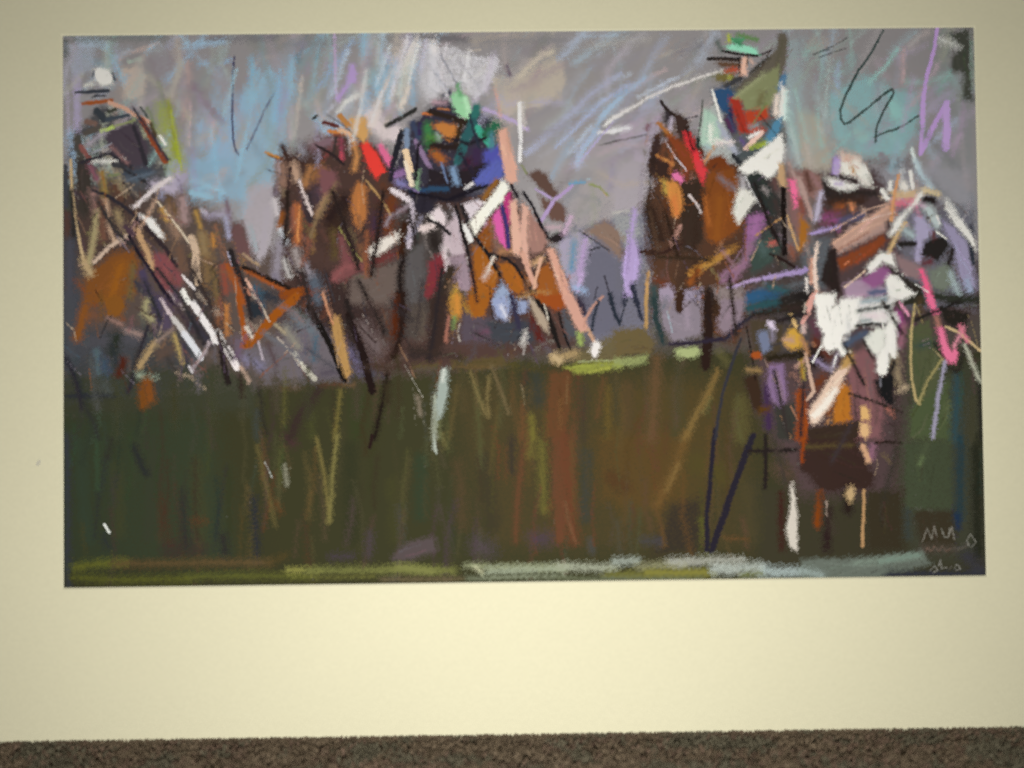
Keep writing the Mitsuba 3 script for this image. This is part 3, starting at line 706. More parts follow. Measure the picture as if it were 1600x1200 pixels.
sky L 162 171 195 5.97 0.58 0.85:2192 3643 2233 3785 2248 3932
sky L 171 195 225 5.53 0.55 0.85:2729 4140 2849 4328 2975 4511
sky L 165 198 225 5.92 0.61 0.85:1174 4041 1003 4210 870 4411
sky L 150 159 159 9.13 0.65 0.85:1044 3841 1139 4032 1270 4201
sky L 186 177 174 10.85 0.65 0.85:850 3849 919 4064 904 4289
sky L 186 174 171 4.83 0.53 0.85:2501 3546 2559 3710 2603 3879
sky L 141 138 141 9.45 0.68 0.85:3605 3231 3608 3444 3641 3655
sky L 165 147 156 10.34 0.49 0.85:3656 3652 3700 3883 3763 4108
sky L 168 171 186 8.84 0.65 0.85:4211 4125 4263 4278 4248 4440
sky L 144 141 156 10.4 0.62 0.85:4274 3438 4399 3549 4519 3664
sky L 159 165 168 6.49 0.57 0.85:4778 3734 4920 3810 5057 3896
sky L 183 177 168 10.39 0.55 0.85:3857 4144 3865 4324 3839 4503
sky L 177 171 192 6.91 0.7 0.85:3191 3705 3316 3917 3403 4146
sky L 147 150 153 7.13 0.58 0.85:4935 4062 5066 4295 5223 4510
sky L 138 144 156 9.22 0.58 0.85:3989 3321 4127 3458 4249 3609
sky L 171 180 204 8.89 0.63 0.85:4530 3880 4626 4080 4750 4264
sky L 150 150 159 10.12 0.69 0.85:3888 2849 3997 3036 4048 3246
sky L 159 162 186 10.48 0.54 0.85:4329 3601 4410 3709 4478 3825
sky L 138 141 144 10.83 0.49 0.85:4037 2865 4129 2916 4223 2963
sky L 165 153 159 8.99 0.72 0.85:3537 3850 3739 3958 3942 4061
sky L 174 171 195 7.81 0.71 0.85:3484 3751 3715 3775 3947 3761
sky L 168 168 180 8.97 0.66 0.85:4432 4132 4482 4239 4584 4300
sky L 177 171 189 5.47 0.66 0.85:4458 3871 4555 3905 4646 3951
sky L 129 132 132 6.49 0.54 0.85:3742 2635 3965 2769 4103 2990
sky L 150 147 159 10.9 0.65 0.85:4171 4054 4450 4074 4695 4211
sky L 168 168 183 7.72 0.56 0.85:3967 4227 4130 4305 4276 4412
sky L 168 186 204 9.48 0.7 0.85:4037 4083 4228 4208 4419 4335
sky L 168 168 177 4.19 0.61 0.85:4867 4106 4969 4204 5070 4303
sky L 162 162 171 9.33 0.66 0.85:3940 3830 4015 3914 4086 4002
sky L 147 138 147 7.26 0.57 0.85:4588 3270 4601 3534 4640 3796
sky L 168 168 180 5.08 0.5 0.85:3745 3333 3961 3463 4192 3563
sky L 171 180 198 9.69 0.61 0.85:5017 4086 5061 4199 5136 4294
sky L 153 150 153 7.19 0.55 0.85:4523 4198 4654 4262 4799 4279
sky L 165 159 165 9.57 0.54 0.85:5062 4163 5079 4327 5130 4484
sky L 153 147 159 5.38 0.62 0.85:4491 3362 4742 3468 4998 3563
sky L 165 174 183 6.47 0.52 0.85:4297 3639 4357 3720 4411 3807
sky L 177 165 159 10.35 0.54 0.85:3433 3467 3587 3690 3733 3920
sky L 135 129 138 7.83 0.7 0.85:3844 3021 3962 3159 4024 3330
sky L 183 171 174 5.2 0.53 0.85:4757 3516 4967 3648 5164 3798
sky L 150 168 192 6.89 0.69 0.85:3808 3104 3897 3284 3998 3458
sky L 168 168 195 10.52 0.5 0.85:3238 3567 3335 3695 3447 3810
sky L 162 165 168 4.47 0.55 0.85:4507 3528 4631 3642 4739 3771
sky L 171 165 168 5.45 0.65 0.85:3120 3475 3148 3668 3177 3861
sky L 189 183 180 4.09 0.61 0.85:3161 3862 3259 3984 3361 4104
sky L 156 153 159 7.76 0.68 0.85:4231 3094 4377 3264 4515 3442
sky L 165 165 186 10.73 0.65 0.85:4387 3365 4520 3450 4640 3553
sky L 171 162 165 8.48 0.68 0.85:3498 3979 3472 4153 3484 4328
sky L 162 177 198 5.17 0.51 0.85:3980 3765 4061 3916 4171 4049
sky L 162 177 207 8.63 0.52 0.85:4062 3684 4157 3714 4248 3753
sky L 171 165 168 10.77 0.63 0.85:3368 3817 3512 3943 3627 4095
sky L 150 144 168 7.93 0.69 0.85:4297 3086 4317 3196 4328 3307
sky L 165 159 171 7.58 0.57 0.85:4305 3547 4422 3551 4537 3572
sky L 177 165 159 7.6 0.51 0.85:4203 3203 4392 3108 4603 3125
sky L 159 168 186 8.45 0.67 0.85:4622 3731 4623 3866 4625 4002
sky L 168 180 195 4.03 0.49 0.85:4398 3892 4394 4053 4338 4204
sky L 168 159 159 8.23 0.71 0.85:4865 3617 4949 3761 5015 3914
sky L 138 138 147 5.53 0.57 0.85:3863 3000 4037 3035 4207 2984
sky L 144 153 159 10.31 0.52 0.85:4249 3668 4294 3871 4392 4055
sky L 144 144 147 9.03 0.63 0.85:3985 2467 4004 2603 4023 2741
sky L 132 132 144 7.3 0.53 0.85:3773 2759 3925 2988 4122 3180
sky L 159 156 177 4.59 0.56 0.85:3862 3482 4036 3594 4219 3690
sky L 171 180 195 10.65 0.51 0.85:3972 4162 4075 4268 4174 4376
sky L 168 165 162 9.44 0.62 0.85:3560 3662 3630 3738 3696 3817
sky L 150 141 159 9.12 0.68 0.85:4237 3255 4410 3340 4571 3443
sky L 144 150 144 5.16 0.59 0.85:4810 3772 5009 3935 5262 3988
sky L 171 165 177 9.98 0.57 0.85:4811 3617 4892 3701 4983 3773
sky L 156 165 174 4.29 0.52 0.85:3440 3927 3568 4132 3664 4354
sky L 162 174 195 7.85 0.51 0.85:3909 3426 3970 3583 3966 3752
sky L 165 171 174 9 0.61 0.85:3786 3551 3907 3641 3997 3761
sky L 168 171 180 6.27 0.51 0.85:4047 3427 4182 3587 4326 3738
sky L 150 153 162 7.61 0.68 0.85:3846 3432 3897 3543 3954 3650
sky L 171 174 171 5.09 0.48 0.85:3173 3777 3240 3917 3298 4061
sky L 144 141 153 6.95 0.52 0.85:3651 3610 3792 3696 3903 3818
sky L 162 162 183 8.09 0.72 0.85:4510 3629 4620 3686 4730 3742
sky L 180 174 189 8.08 0.63 0.85:4299 3755 4285 4007 4447 4200
sky L 138 138 135 9.72 0.48 0.85:3704 4130 3753 4211 3803 4292
sky L 165 174 201 8.54 0.66 0.85:4572 3717 4666 3796 4736 3895
sky L 165 150 159 4.36 0.58 0.85:2948 4224 3175 4308 3400 4397
sky L 156 153 171 8.9 0.48 0.85:4188 3629 4327 3692 4425 3810
sky L 186 174 174 10.99 0.63 0.85:3419 3595 3511 3694 3557 3822
sky L 141 141 150 8.63 0.67 0.85:3623 3999 3740 4084 3873 4143
sky L 177 162 174 5.09 0.62 0.85:4206 3345 4407 3422 4623 3418
sky L 147 138 153 9.07 0.63 0.85:4642 3538 4718 3599 4767 3683
sky L 159 156 159 7.51 0.55 0.85:4553 4082 4644 4253 4702 4437
sky L 171 174 186 5.82 0.5 0.85:4290 3664 4236 3776 4220 3900
sky L 168 174 192 9.16 0.64 0.85:4896 3976 5054 4111 5158 4290
sky L 171 177 189 8.28 0.66 0.85:3209 3795 3256 3892 3289 3994
sky L 183 177 192 5 0.62 0.85:3241 3680 3247 3814 3254 3947
sky L 174 162 174 5.16 0.56 0.85:4646 3471 4701 3558 4784 3619
sky L 150 156 165 8.45 0.51 0.85:4196 4159 4397 4271 4589 4398
sky L 165 153 168 10.92 0.5 0.85:3961 3219 4125 3362 4327 3445
sky L 144 147 138 7.98 0.63 0.85:4112 2644 4173 2874 4162 3111
sky L 171 162 165 5.21 0.72 0.85:3657 4085 3774 4160 3879 4251
sky L 180 180 177 4.76 0.56 0.85:4863 3873 4911 3950 4972 4019
sky L 156 150 153 7.52 0.52 0.85:3128 3619 3160 3703 3192 3788
sky L 153 156 162 5.97 0.49 0.85:4571 3958 4741 4097 4891 4258
sky L 180 162 189 4.41 0.57 0.85:6610 4032 6636 4124 6688 4205
sky L 171 168 174 4.39 0.69 0.85:6214 3920 6312 4012 6410 4104
sky L 165 156 183 5.28 0.55 0.85:5635 3812 5676 3992 5715 4173
sky L 147 162 168 6.22 0.55 0.85:5699 3855 5735 4018 5847 4142
sky L 171 186 189 4.16 0.55 0.85:6234 4210 6342 4328 6469 4425
sky L 168 183 183 5.26 0.6 0.85:5757 4046 5890 4190 6000 4353
sky L 174 168 162 7.61 0.61 0.85:5998 3167 6022 3294 6070 3414
sky L 177 174 180 9.41 0.5 0.85:6321 4103 6427 4276 6493 4468
sky L 156 165 174 4.52 0.53 0.85:6505 3621 6498 3763 6438 3893
sky L 177 171 198 9.53 0.72 0.85:6793 3641 6885 3737 7001 3801
sky L 153 174 180 6.99 0.59 0.85:5932 3783 6012 3945 6125 4086
sky L 162 192 195 4.42 0.51 0.85:5869 3344 5964 3498 6082 3635
sky L 147 156 156 7.29 0.6 0.85:7046 4177 7164 4261 7285 4342
sky L 177 168 204 4.3 0.52 0.85:6878 3669 6986 3723 7090 3784
sky L 141 150 147 8.47 0.52 0.85:6909 4090 7011 4205 7129 4303
sky L 156 168 177 4.58 0.6 0.85:6887 3567 6985 3744 7091 3916
sky L 165 177 174 6.93 0.67 0.85:5880 3344 5895 3510 5865 3674
sky L 150 147 144 5.7 0.51 0.85:7061 3985 7153 4145 7218 4317
sky L 192 174 189 7.34 0.64 0.85:6696 3710 6814 3869 6911 4042
sky L 174 165 174 4.45 0.7 0.85:7130 3063 7098 3239 7098 3418
sky L 165 180 198 8.89 0.64 0.85:5999 4099 6075 4205 6095 4333
sky L 156 186 186 6.82 0.62 0.85:5953 3864 5992 4007 5973 4155
sky L 174 165 186 8.94 0.57 0.85:6956 3417 7059 3567 7209 3669
sky L 153 165 165 7.59 0.6 0.85:6095 4153 6213 4252 6320 4364
sky L 162 171 189 4.34 0.59 0.85:5686 3828 5646 3911 5585 3980
sky L 138 156 150 6.24 0.57 0.85:6872 4174 6979 4324 7100 4462
sky L 159 183 183 4.76 0.69 0.85:6228 4043 6226 4230 6207 4416
sky L 156 186 189 7.45 0.6 0.85:6109 3956 6170 4000 6222 4055
sky L 168 186 198 8.88 0.6 0.85:6555 4135 6642 4217 6738 4290
sky L 153 183 183 9.56 0.71 0.85:5753 4068 5850 4122 5938 4188
sky L 159 162 183 8.16 0.7 0.85:6339 3384 6423 3473 6511 3558
sky L 189 180 183 7.1 0.71 0.85:6693 4177 6754 4247 6834 4296
sky L 168 174 168 8.11 0.5 0.85:7075 3760 7214 3922 7306 4113
sky L 159 159 177 9.98 0.54 0.85:6823 3075 6879 3226 6920 3383
sky L 174 168 192 5.79 0.61 0.85:6934 3480 6961 3578 6975 3678
sky L 177 168 198 7.45 0.57 0.85:6802 3762 6883 3832 6978 3882
sky L 138 147 144 7.13 0.63 0.85:7081 3768 7165 3943 7259 4113
sky L 144 165 174 9.5 0.71 0.85:6223 3402 6221 3540 6241 3676
sky L 171 171 180 6.68 0.66 0.85:6044 3522 6050 3598 6086 3665
sky L 168 177 177 4.83 0.69 0.85:6341 3562 6188 3715 6064 3892
sky L 150 174 189 8 0.5 0.85:6399 3362 6438 3579 6430 3799
sky L 171 186 183 6.42 0.53 0.85:5541 4172 5698 4284 5813 4437
sky L 159 168 177 6.84 0.71 0.85:7118 3754 7178 3817 7246 3872
sky L 159 168 171 9.59 0.5 0.85:6063 3519 6008 3739 5885 3930
sky L 153 162 168 5.71 0.6 0.85:7043 3415 7078 3638 7058 3863
sky L 162 165 156 7.85 0.52 0.85:6946 4077 7004 4278 7083 4472
sky L 153 180 171 6.73 0.58 0.85:7176 3838 7174 4026 7174 4214
sky L 162 165 180 5.9 0.58 0.85:5639 4240 5789 4330 5961 4368
sky L 171 189 198 9.94 0.51 0.85:6421 3661 6424 3765 6455 3865
sky L 159 174 192 9.32 0.49 0.85:6581 3116 6610 3301 6699 3466
sky L 141 180 177 8.62 0.71 0.85:6920 3833 7032 4003 7153 4167
sky L 153 162 174 7.43 0.6 0.85:6472 3478 6474 3618 6475 3758
sky L 165 195 198 7.23 0.63 0.85:6643 3896 6819 3893 6988 3947
sky L 156 153 168 5.8 0.61 0.85:5673 3982 5733 4052 5806 4108
sky L 159 177 174 6.6 0.54 0.85:5767 3852 5863 3982 5958 4114
sky L 153 159 174 8.51 0.69 0.85:6438 3710 6436 3799 6432 3888
sky L 141 162 165 7.03 0.61 0.85:6308 3147 6243 3278 6181 3411
sky L 162 156 171 6.63 0.55 0.85:5470 4147 5532 4232 5622 4286
sky L 153 165 177 8.64 0.52 0.85:6167 3432 6345 3520 6537 3573
sky L 144 156 162 9.27 0.55 0.85:6175 3889 6200 4004 6258 4106
sky L 159 168 183 8.57 0.61 0.85:5531 4021 5650 4164 5722 4337
sky L 159 177 183 4.69 0.59 0.85:6009 4073 5984 4247 5894 4398
sky L 141 150 150 8.11 0.61 0.85:6961 4029 6998 4142 7008 4260
sky L 162 165 156 8.96 0.63 0.85:6960 4093 7023 4265 7072 4441
sky L 168 186 207 8.47 0.56 0.85:6869 3295 6819 3398 6783 3508
sky L 159 174 180 4.14 0.58 0.85:5756 3241 5939 3361 6136 3458
sky L 180 171 195 7.78 0.49 0.85:6510 4078 6661 4121 6804 4188
sky L 165 162 174 4.04 0.64 0.85:5695 3943 5758 4032 5841 4102
sky L 147 153 162 5 0.5 0.85:5822 4032 5820 4225 5755 4407
sky L 156 165 168 8.1 0.59 0.85:5695 3536 5665 3669 5633 3802
sky L 168 168 186 8.62 0.65 0.85:6585 3870 6613 4027 6622 4185
sky L 159 198 198 6.23 0.71 0.85:5981 3403 5957 3551 5956 3701
sky L 180 192 219 7.76 0.71 0.85:6845 3406 6944 3494 7043 3582
sky L 153 195 201 9.26 0.67 0.85:6612 3365 6563 3435 6507 3500
sky L 183 171 189 6.96 0.55 0.85:6851 3245 6969 3356 7089 3465
sky L 177 159 189 5.95 0.66 0.85:7016 3314 7085 3508 7116 3712
sky L 156 159 177 4.9 0.61 0.85:5944 3789 5939 3874 5950 3959
sky L 156 162 174 5.74 0.48 0.85:5787 3190 5791 3261 5809 3329
sky L 156 180 192 5.27 0.7 0.85:5993 3974 6006 4053 6009 4132
sky L 171 186 192 7.13 0.72 0.85:6004 3496 6001 3639 5959 3775
turf L 57 54 45 4.74 0.51 0.85:895 236 918 561 954 885
turf L 75 75 51 4.18 0.41 0.85:3825 437 3871 720 3843 1005
turf L 75 63 48 7.32 0.48 0.85:3230 184 3244 409 3209 631
turf L 72 69 48 6.71 0.43 0.85:1553 806 1524 1120 1518 1434
turf L 75 78 51 7.52 0.48 0.85:2999 1021 2994 1238 2970 1454
turf L 90 69 54 6.71 0.58 0.85:5323 248 5317 356 5299 463
turf L 78 57 48 5.54 0.42 0.85:4421 387 4449 488 4428 591
turf L 63 51 42 5.99 0.48 0.85:749 429 807 699 807 976
turf L 66 66 45 7.73 0.42 0.85:1463 4 1453 253 1434 502
turf L 81 75 51 4.51 0.52 0.85:1937 152 1936 261 1918 369
turf L 69 72 57 4.05 0.46 0.85:3939 9 3904 230 3952 449
turf L 84 60 42 6.69 0.5 0.85:4696 987 4712 1109 4720 1233
turf L 69 57 54 5.97 0.48 0.85:336 -55 392 272 361 602
turf L 69 57 66 7.63 0.49 0.85:2966 74 2982 353 3052 624
turf L 81 66 54 4.4 0.45 0.85:1789 208 1806 348 1826 488
turf L 75 75 51 6.1 0.42 0.85:2925 743 2902 1007 2934 1270
turf L 48 54 45 5.86 0.58 0.85:570 1170 602 1395 686 1605
turf L 66 60 36 5.12 0.51 0.85:1503 102 1454 360 1523 614
turf L 81 66 48 3.83 0.53 0.85:4367 241 4379 586 4409 930
turf L 72 63 42 3.83 0.5 0.85:4097 711 4081 967 4115 1221
turf L 72 57 63 5.48 0.46 0.85:2885 141 2869 366 2906 589
turf L 66 63 45 4.66 0.56 0.85:2103 686 2155 948 2168 1214
turf L 69 69 42 4.93 0.51 0.85:2101 790 2114 1073 2058 1351
turf L 87 63 42 7.14 0.46 0.85:3739 738 3785 964 3746 1192
turf L 84 72 48 7.83 0.6 0.85:1445 157 1465 457 1438 756
turf L 57 60 57 5.95 0.48 0.85:68 1096 133 1304 123 1521
turf L 60 63 45 3.2 0.43 0.85:1016 1101 1078 1414 1032 1730
turf L 72 69 48 4.47 0.56 0.85:3057 211 3116 532 3098 857
turf L 75 57 33 6.37 0.41 0.85:4403 795 4409 1040 4495 1269
turf L 72 78 54 4.04 0.55 0.85:2626 1135 2642 1253 2642 1372
turf L 60 63 45 3.5 0.5 0.85:3046 171 2986 498 3026 829
turf L 93 69 42 6.85 0.56 0.85:4899 171 4830 491 4843 819
turf L 96 60 39 3.89 0.44 0.85:4619 694 4598 919 4518 1131
turf L 84 66 60 5.34 0.58 0.85:1561 448 1577 709 1585 970
turf L 78 75 51 4.72 0.49 0.85:3392 1191 3423 1527 3397 1865
turf L 57 63 45 3.03 0.5 0.85:1102 815 1069 1015 1106 1214
turf L 93 66 42 7.48 0.43 0.85:3450 816 3455 927 3455 1039
turf L 75 69 48 6.98 0.56 0.85:2646 658 2670 808 2697 958
turf L 87 57 45 6.84 0.46 0.85:4487 998 4502 1209 4583 1404
turf L 63 75 45 6.43 0.48 0.85:1684 871 1707 1046 1710 1222
turf L 96 57 45 3.75 0.46 0.85:4137 284 4116 521 4148 756
turf L 66 66 63 7.85 0.6 0.85:2539 -89 2628 243 2610 587
turf L 69 75 48 5.08 0.51 0.85:5040 1290 5054 1417 5065 1544
turf L 84 63 39 7.92 0.48 0.85:4649 388 4666 684 4638 978
turf L 93 63 45 7.79 0.57 0.85:3976 759 3965 1041 3997 1321
turf L 84 69 48 6.73 0.46 0.85:3668 879 3613 1184 3636 1493
turf L 87 72 42 4.62 0.49 0.85:3520 862 3516 991 3549 1115
turf L 96 72 45 5.69 0.42 0.85:5024 812 5043 997 5046 1182
turf L 84 66 51 7.6 0.54 0.85:4578 405 4538 582 4540 764
turf L 81 66 45 4.55 0.43 0.85:4504 748 4501 953 4536 1156
turf L 81 69 51 3.91 0.53 0.85:4562 1328 4545 1486 4553 1644
turf L 90 69 45 5.73 0.45 0.85:3554 1110 3512 1452 3506 1797
turf L 69 69 57 6.7 0.45 0.85:2649 213 2641 409 2662 605
turf L 72 66 60 5.75 0.41 0.85:4259 289 4294 441 4253 593
turf L 84 81 42 5.36 0.52 0.85:3763 883 3760 1093 3761 1302
turf L 93 63 45 3.51 0.56 0.85:2915 1393 2922 1563 2944 1732
turf L 69 57 63 5.29 0.49 0.85:3187 154 3207 316 3214 479
turf L 81 78 54 7.34 0.6 0.85:1662 605 1673 736 1670 868
turf L 78 78 42 3.2 0.59 0.85:1448 214 1456 445 1474 675
turf L 90 72 45 6.6 0.44 0.85:1879 509 1945 781 1961 1060
turf L 87 66 36 3.94 0.4 0.85:3899 1044 3899 1205 3868 1363
turf L 93 66 45 7.05 0.52 0.85:4173 1276 4196 1425 4221 1574
turf L 63 60 39 3.15 0.52 0.85:2452 1255 2484 1508 2429 1756
turf L 63 54 51 4.48 0.52 0.85:645 1073 620 1330 648 1587
turf L 78 66 48 6.39 0.51 0.85:4571 1281 4587 1516 4614 1749
turf L 66 69 63 3.35 0.5 0.85:2833 1104 2818 1250 2815 1398
turf L 96 57 45 3.99 0.54 0.85:3670 215 3661 486 3729 747
turf L 72 69 42 5.39 0.47 0.85:165 259 146 373 142 489
turf L 72 60 51 4.49 0.47 0.85:2530 1257 2532 1471 2544 1684
turf L 54 75 57 6.11 0.41 0.85:54 951 91 1101 73 1255
turf L 78 66 39 3.98 0.57 0.85:1369 244 1380 418 1376 592
turf L 69 69 57 6 0.49 0.85:3224 24 3240 212 3237 401
turf L 69 54 42 6.79 0.41 0.85:932 181 896 485 864 789
turf L 66 60 45 4.42 0.44 0.85:1719 1156 1659 1427 1681 1703
turf L 84 60 51 4.53 0.48 0.85:3627 28 3650 369 3713 705
turf L 75 63 48 4.54 0.43 0.85:3074 383 3106 603 3086 824
turf L 72 72 57 4.48 0.51 0.85:4457 49 4411 326 4420 607
turf L 75 72 51 5.95 0.49 0.85:2873 961 2881 1065 2866 1168
turf L 75 63 63 7.54 0.53 0.85:2189 298 2233 469 2253 644
turf L 63 57 42 6.9 0.58 0.85:762 386 745 612 761 838
turf L 90 72 45 3.32 0.44 0.85:3917 1272 3948 1413 3933 1556
turf L 54 69 45 5.07 0.49 0.85:488 680 528 932 511 1188
turf L 66 69 66 4.12 0.44 0.85:2893 1238 2876 1468 2911 1696
turf L 90 72 42 6.7 0.48 0.85:3626 760 3627 958 3661 1153
turf L 60 69 57 4.26 0.51 0.85:1455 741 1533 1052 1452 1363
turf L 45 57 48 3.66 0.53 0.85:401 780 427 1035 442 1292
turf L 69 63 54 3.25 0.41 0.85:924 442 857 725 859 1016
turf L 63 69 42 4.5 0.57 0.85:1115 873 1130 1161 1129 1450
turf L 72 72 51 6.23 0.53 0.85:1626 816 1647 992 1648 1169
turf L 51 48 48 3.61 0.54 0.85:1163 271 1213 609 1269 947
turf L 63 60 42 4.23 0.48 0.85:2589 446 2602 776 2574 1106
turf L 66 57 36 3.11 0.4 0.85:1324 472 1307 577 1309 683
turf L 99 60 42 3.46 0.52 0.85:3381 808 3396 1009 3349 1205
turf L 54 45 36 6 0.43 0.85:2092 850 2110 1177 2099 1504
turf L 60 72 51 5.7 0.46 0.85:620 1208 633 1356 635 1504
turf L 66 63 54 6.31 0.5 0.85:2911 491 2921 606 2921 722
turf L 60 48 39 7.21 0.53 0.85:1029 363 1022 672 1017 981
turf L 72 60 45 6.38 0.55 0.85:742 346 751 470 736 593
turf L 63 54 45 4.28 0.53 0.85:743 722 768 1045 751 1368
turf L 57 54 39 5.49 0.49 0.85:2296 501 2317 639 2316 779
turf L 57 66 57 3.4 0.53 0.85:291 746 347 1010 310 1277
turf L 75 60 48 3.46 0.58 0.85:1006 -48 1050 303 906 627
turf L 54 57 36 6.55 0.49 0.85:2383 725 2394 881 2388 1036
turf L 75 78 51 7.98 0.59 0.85:3247 905 3243 1222 3231 1539
turf L 75 69 54 5.92 0.57 0.85:2969 906 2885 1180 2889 1466
turf L 84 54 42 6.87 0.58 0.85:4051 1280 4024 1478 4042 1678
turf L 51 60 42 3.1 0.57 0.85:408 900 376 1108 428 1312
turf L 54 48 36 5.68 0.58 0.85:2421 588 2412 786 2451 980
turf L 75 72 39 4.4 0.41 0.85:3336 554 3346 896 3376 1236
turf L 36 51 51 7.33 0.42 0.85:1176 382 1202 610 1195 840
turf L 81 72 48 4.87 0.41 0.85:3228 1298 3209 1416 3219 1536
turf L 48 51 54 6.15 0.52 0.85:231 386 268 692 321 996
turf L 78 72 48 4.88 0.44 0.85:1398 546 1411 678 1421 811
turf L 72 72 48 3.14 0.46 0.85:4351 684 4310 1000 4352 1315
turf L 93 63 42 5.89 0.54 0.85:3775 541 3904 869 3864 1218
turf L 72 69 51 4.88 0.43 0.85:2318 246 2329 523 2258 790
turf L 84 72 45 7.27 0.48 0.85:3602 972 3630 1241 3605 1509
turf L 90 90 45 7.4 0.53 0.85:5004 -8 5014 226 4974 457
turf L 84 72 48 4.77 0.5 0.85:5251 44 5136 363 5105 700
turf L 72 72 45 5.49 0.58 0.85:2644 480 2642 757 2684 1029
turf L 81 78 54 3.88 0.56 0.85:5305 1062 5262 1249 5285 1439
turf L 93 60 48 7.25 0.43 0.85:4632 863 4592 1040 4637 1216
turf L 84 66 54 7.59 0.44 0.85:5223 738 5203 1021 5260 1298
turf L 72 75 54 6.11 0.48 0.85:2825 924 2828 1028 2839 1132
turf L 72 57 36 6.4 0.42 0.85:5179 563 5190 864 5181 1166
turf L 63 60 60 7.32 0.53 0.85:386 644 378 752 402 858
turf L 72 75 54 4.53 0.56 0.85:4462 184 4483 364 4495 545
turf L 78 57 39 7.96 0.42 0.85:1939 -31 1896 214 1884 462
turf L 78 66 54 6.09 0.49 0.85:2614 58 2614 306 2649 552
turf L 57 48 33 7.29 0.57 0.85:2359 1007 2325 1244 2380 1478
turf L 66 66 57 4.17 0.54 0.85:988 1035 1038 1221 991 1407
turf L 54 54 33 7.71 0.5 0.85:2408 1024 2452 1215 2493 1407
turf L 69 60 51 6.5 0.47 0.85:4023 929 4016 1031 4026 1133
turf L 87 72 45 6.52 0.56 0.85:4347 1047 4376 1309 4333 1569
turf L 84 75 45 5.95 0.54 0.85:3957 397 3960 738 3958 1080
turf L 81 69 57 7 0.6 0.85:4794 1193 4780 1494 4875 1779
turf L 84 66 48 3.44 0.58 0.85:3235 1367 3227 1576 3189 1782
turf L 63 51 51 5.67 0.58 0.85:1587 1040 1633 1265 1618 1495
turf L 81 84 51 6.04 0.5 0.85:1682 798 1674 932 1692 1064
turf L 63 54 39 6.49 0.42 0.85:3243 635 3254 798 3228 958
turf L 69 63 57 7.6 0.49 0.85:1156 1070 1122 1388 1170 1704
turf L 72 63 60 7.34 0.4 0.85:2984 -81 3005 258 2935 590
turf L 66 69 39 5.85 0.49 0.85:4954 170 4976 431 4980 693
turf L 63 54 42 7.33 0.48 0.85:5056 436 5035 687 5060 938
turf L 57 63 48 7.41 0.51 0.85:1004 1030 1009 1309 984 1586
turf L 93 66 48 6.52 0.46 0.85:1547 834 1568 1009 1536 1183
turf L 51 57 42 3.4 0.46 0.85:5076 467 5094 643 5081 820
turf L 51 60 51 7.09 0.54 0.85:138 958 230 1304 101 1638
turf L 72 69 48 3.75 0.59 0.85:1387 807 1422 1071 1381 1334
turf L 78 60 51 4.93 0.52 0.85:2417 1268 2447 1538 2490 1805
turf L 69 69 60 7.65 0.54 0.85:4336 139 4328 295 4318 451
turf L 84 63 48 3.51 0.56 0.85:3902 408 3817 733 3875 1064
turf L 72 90 78 4.52 0.41 0.85:217 1118 259 1241 281 1368
turf L 87 66 45 7.98 0.48 0.85:4009 525 3951 856 3999 1189
turf L 75 60 54 6.07 0.57 0.85:2329 111 2360 310 2404 506
turf L 51 63 39 4.16 0.43 0.85:715 668 714 880 753 1088
turf L 93 60 42 4.58 0.47 0.85:1548 418 1606 645 1637 877
turf L 90 57 48 3.27 0.5 0.85:3902 50 3858 380 3938 704
turf L 81 72 45 5.97 0.51 0.85:3321 842 3361 1105 3391 1370
turf L 78 75 51 5 0.41 0.85:3417 1211 3449 1533 3437 1857
turf L 63 63 45 7.55 0.51 0.85:2813 516 2810 673 2828 828
turf L 93 72 42 5.47 0.54 0.85:3624 1166 3634 1287 3591 1401
turf L 87 72 51 6.1 0.43 0.85:4997 281 5071 550 5034 825
turf L 60 66 51 5.96 0.42 0.85:539 781 567 1000 601 1219
turf L 84 72 51 6.56 0.45 0.85:1717 744 1756 946 1703 1145
turf L 84 75 48 6.38 0.58 0.85:1918 511 1918 764 1879 1014
turf L 84 63 51 5.03 0.43 0.85:5102 906 5108 1122 5089 1337
turf L 81 69 54 6.28 0.55 0.85:2026 360 2017 602 1992 843
turf L 57 72 54 6.88 0.52 0.85:267 753 269 946 270 1140
turf L 72 54 45 3.54 0.41 0.85:1933 72 1891 308 1859 546
turf L 57 60 63 5.62 0.42 0.85:7138 819 7148 939 7144 1059
turf L 66 54 36 4.53 0.48 0.85:6675 377 6671 468 6709 551
turf L 69 81 54 4.41 0.51 0.85:6679 1218 6683 1351 6721 1479
turf L 69 87 60 5.18 0.51 0.85:6770 519 6793 662 6780 805
turf L 69 84 63 3.94 0.38 0.85:6676 515 6659 672 6649 831
turf L 57 87 66 4.25 0.36 0.85:7022 1331 7047 1460 7041 1591
turf L 66 51 90 4.85 0.44 0.85:6969 212 6978 388 6931 559
turf L 39 57 51 4.98 0.45 0.85:7162 641 7168 793 7185 945
turf L 81 90 66 4.18 0.53 0.85:6801 1523 6820 1664 6814 1806
turf L 96 75 78 5.01 0.47 0.85:7122 1671 7129 1757 7126 1843
turf L 66 75 69 5.03 0.4 0.85:6874 1295 6892 1417 6928 1534
turf L 72 78 45 3.55 0.43 0.85:6670 1575 6650 1666 6635 1758
turf L 66 72 69 3.14 0.48 0.85:7055 1136 7091 1291 7105 1450
turf L 96 72 78 4.35 0.46 0.85:7148 1416 7136 1554 7152 1692
h4 L 165 111 54 3.71 0.6 0.85:6023 1440 6065 1378 6126 1334
h4 L 132 90 87 1.75 0.71 0.5:6833 2336 6898 2259 6935 2165
h3 L 165 147 132 1.83 0.57 0.5:5092 2868 5105 2759 5129 2652
h4 L 36 36 36 2.63 0.52 0.85:6447 1313 6506 1378 6569 1438
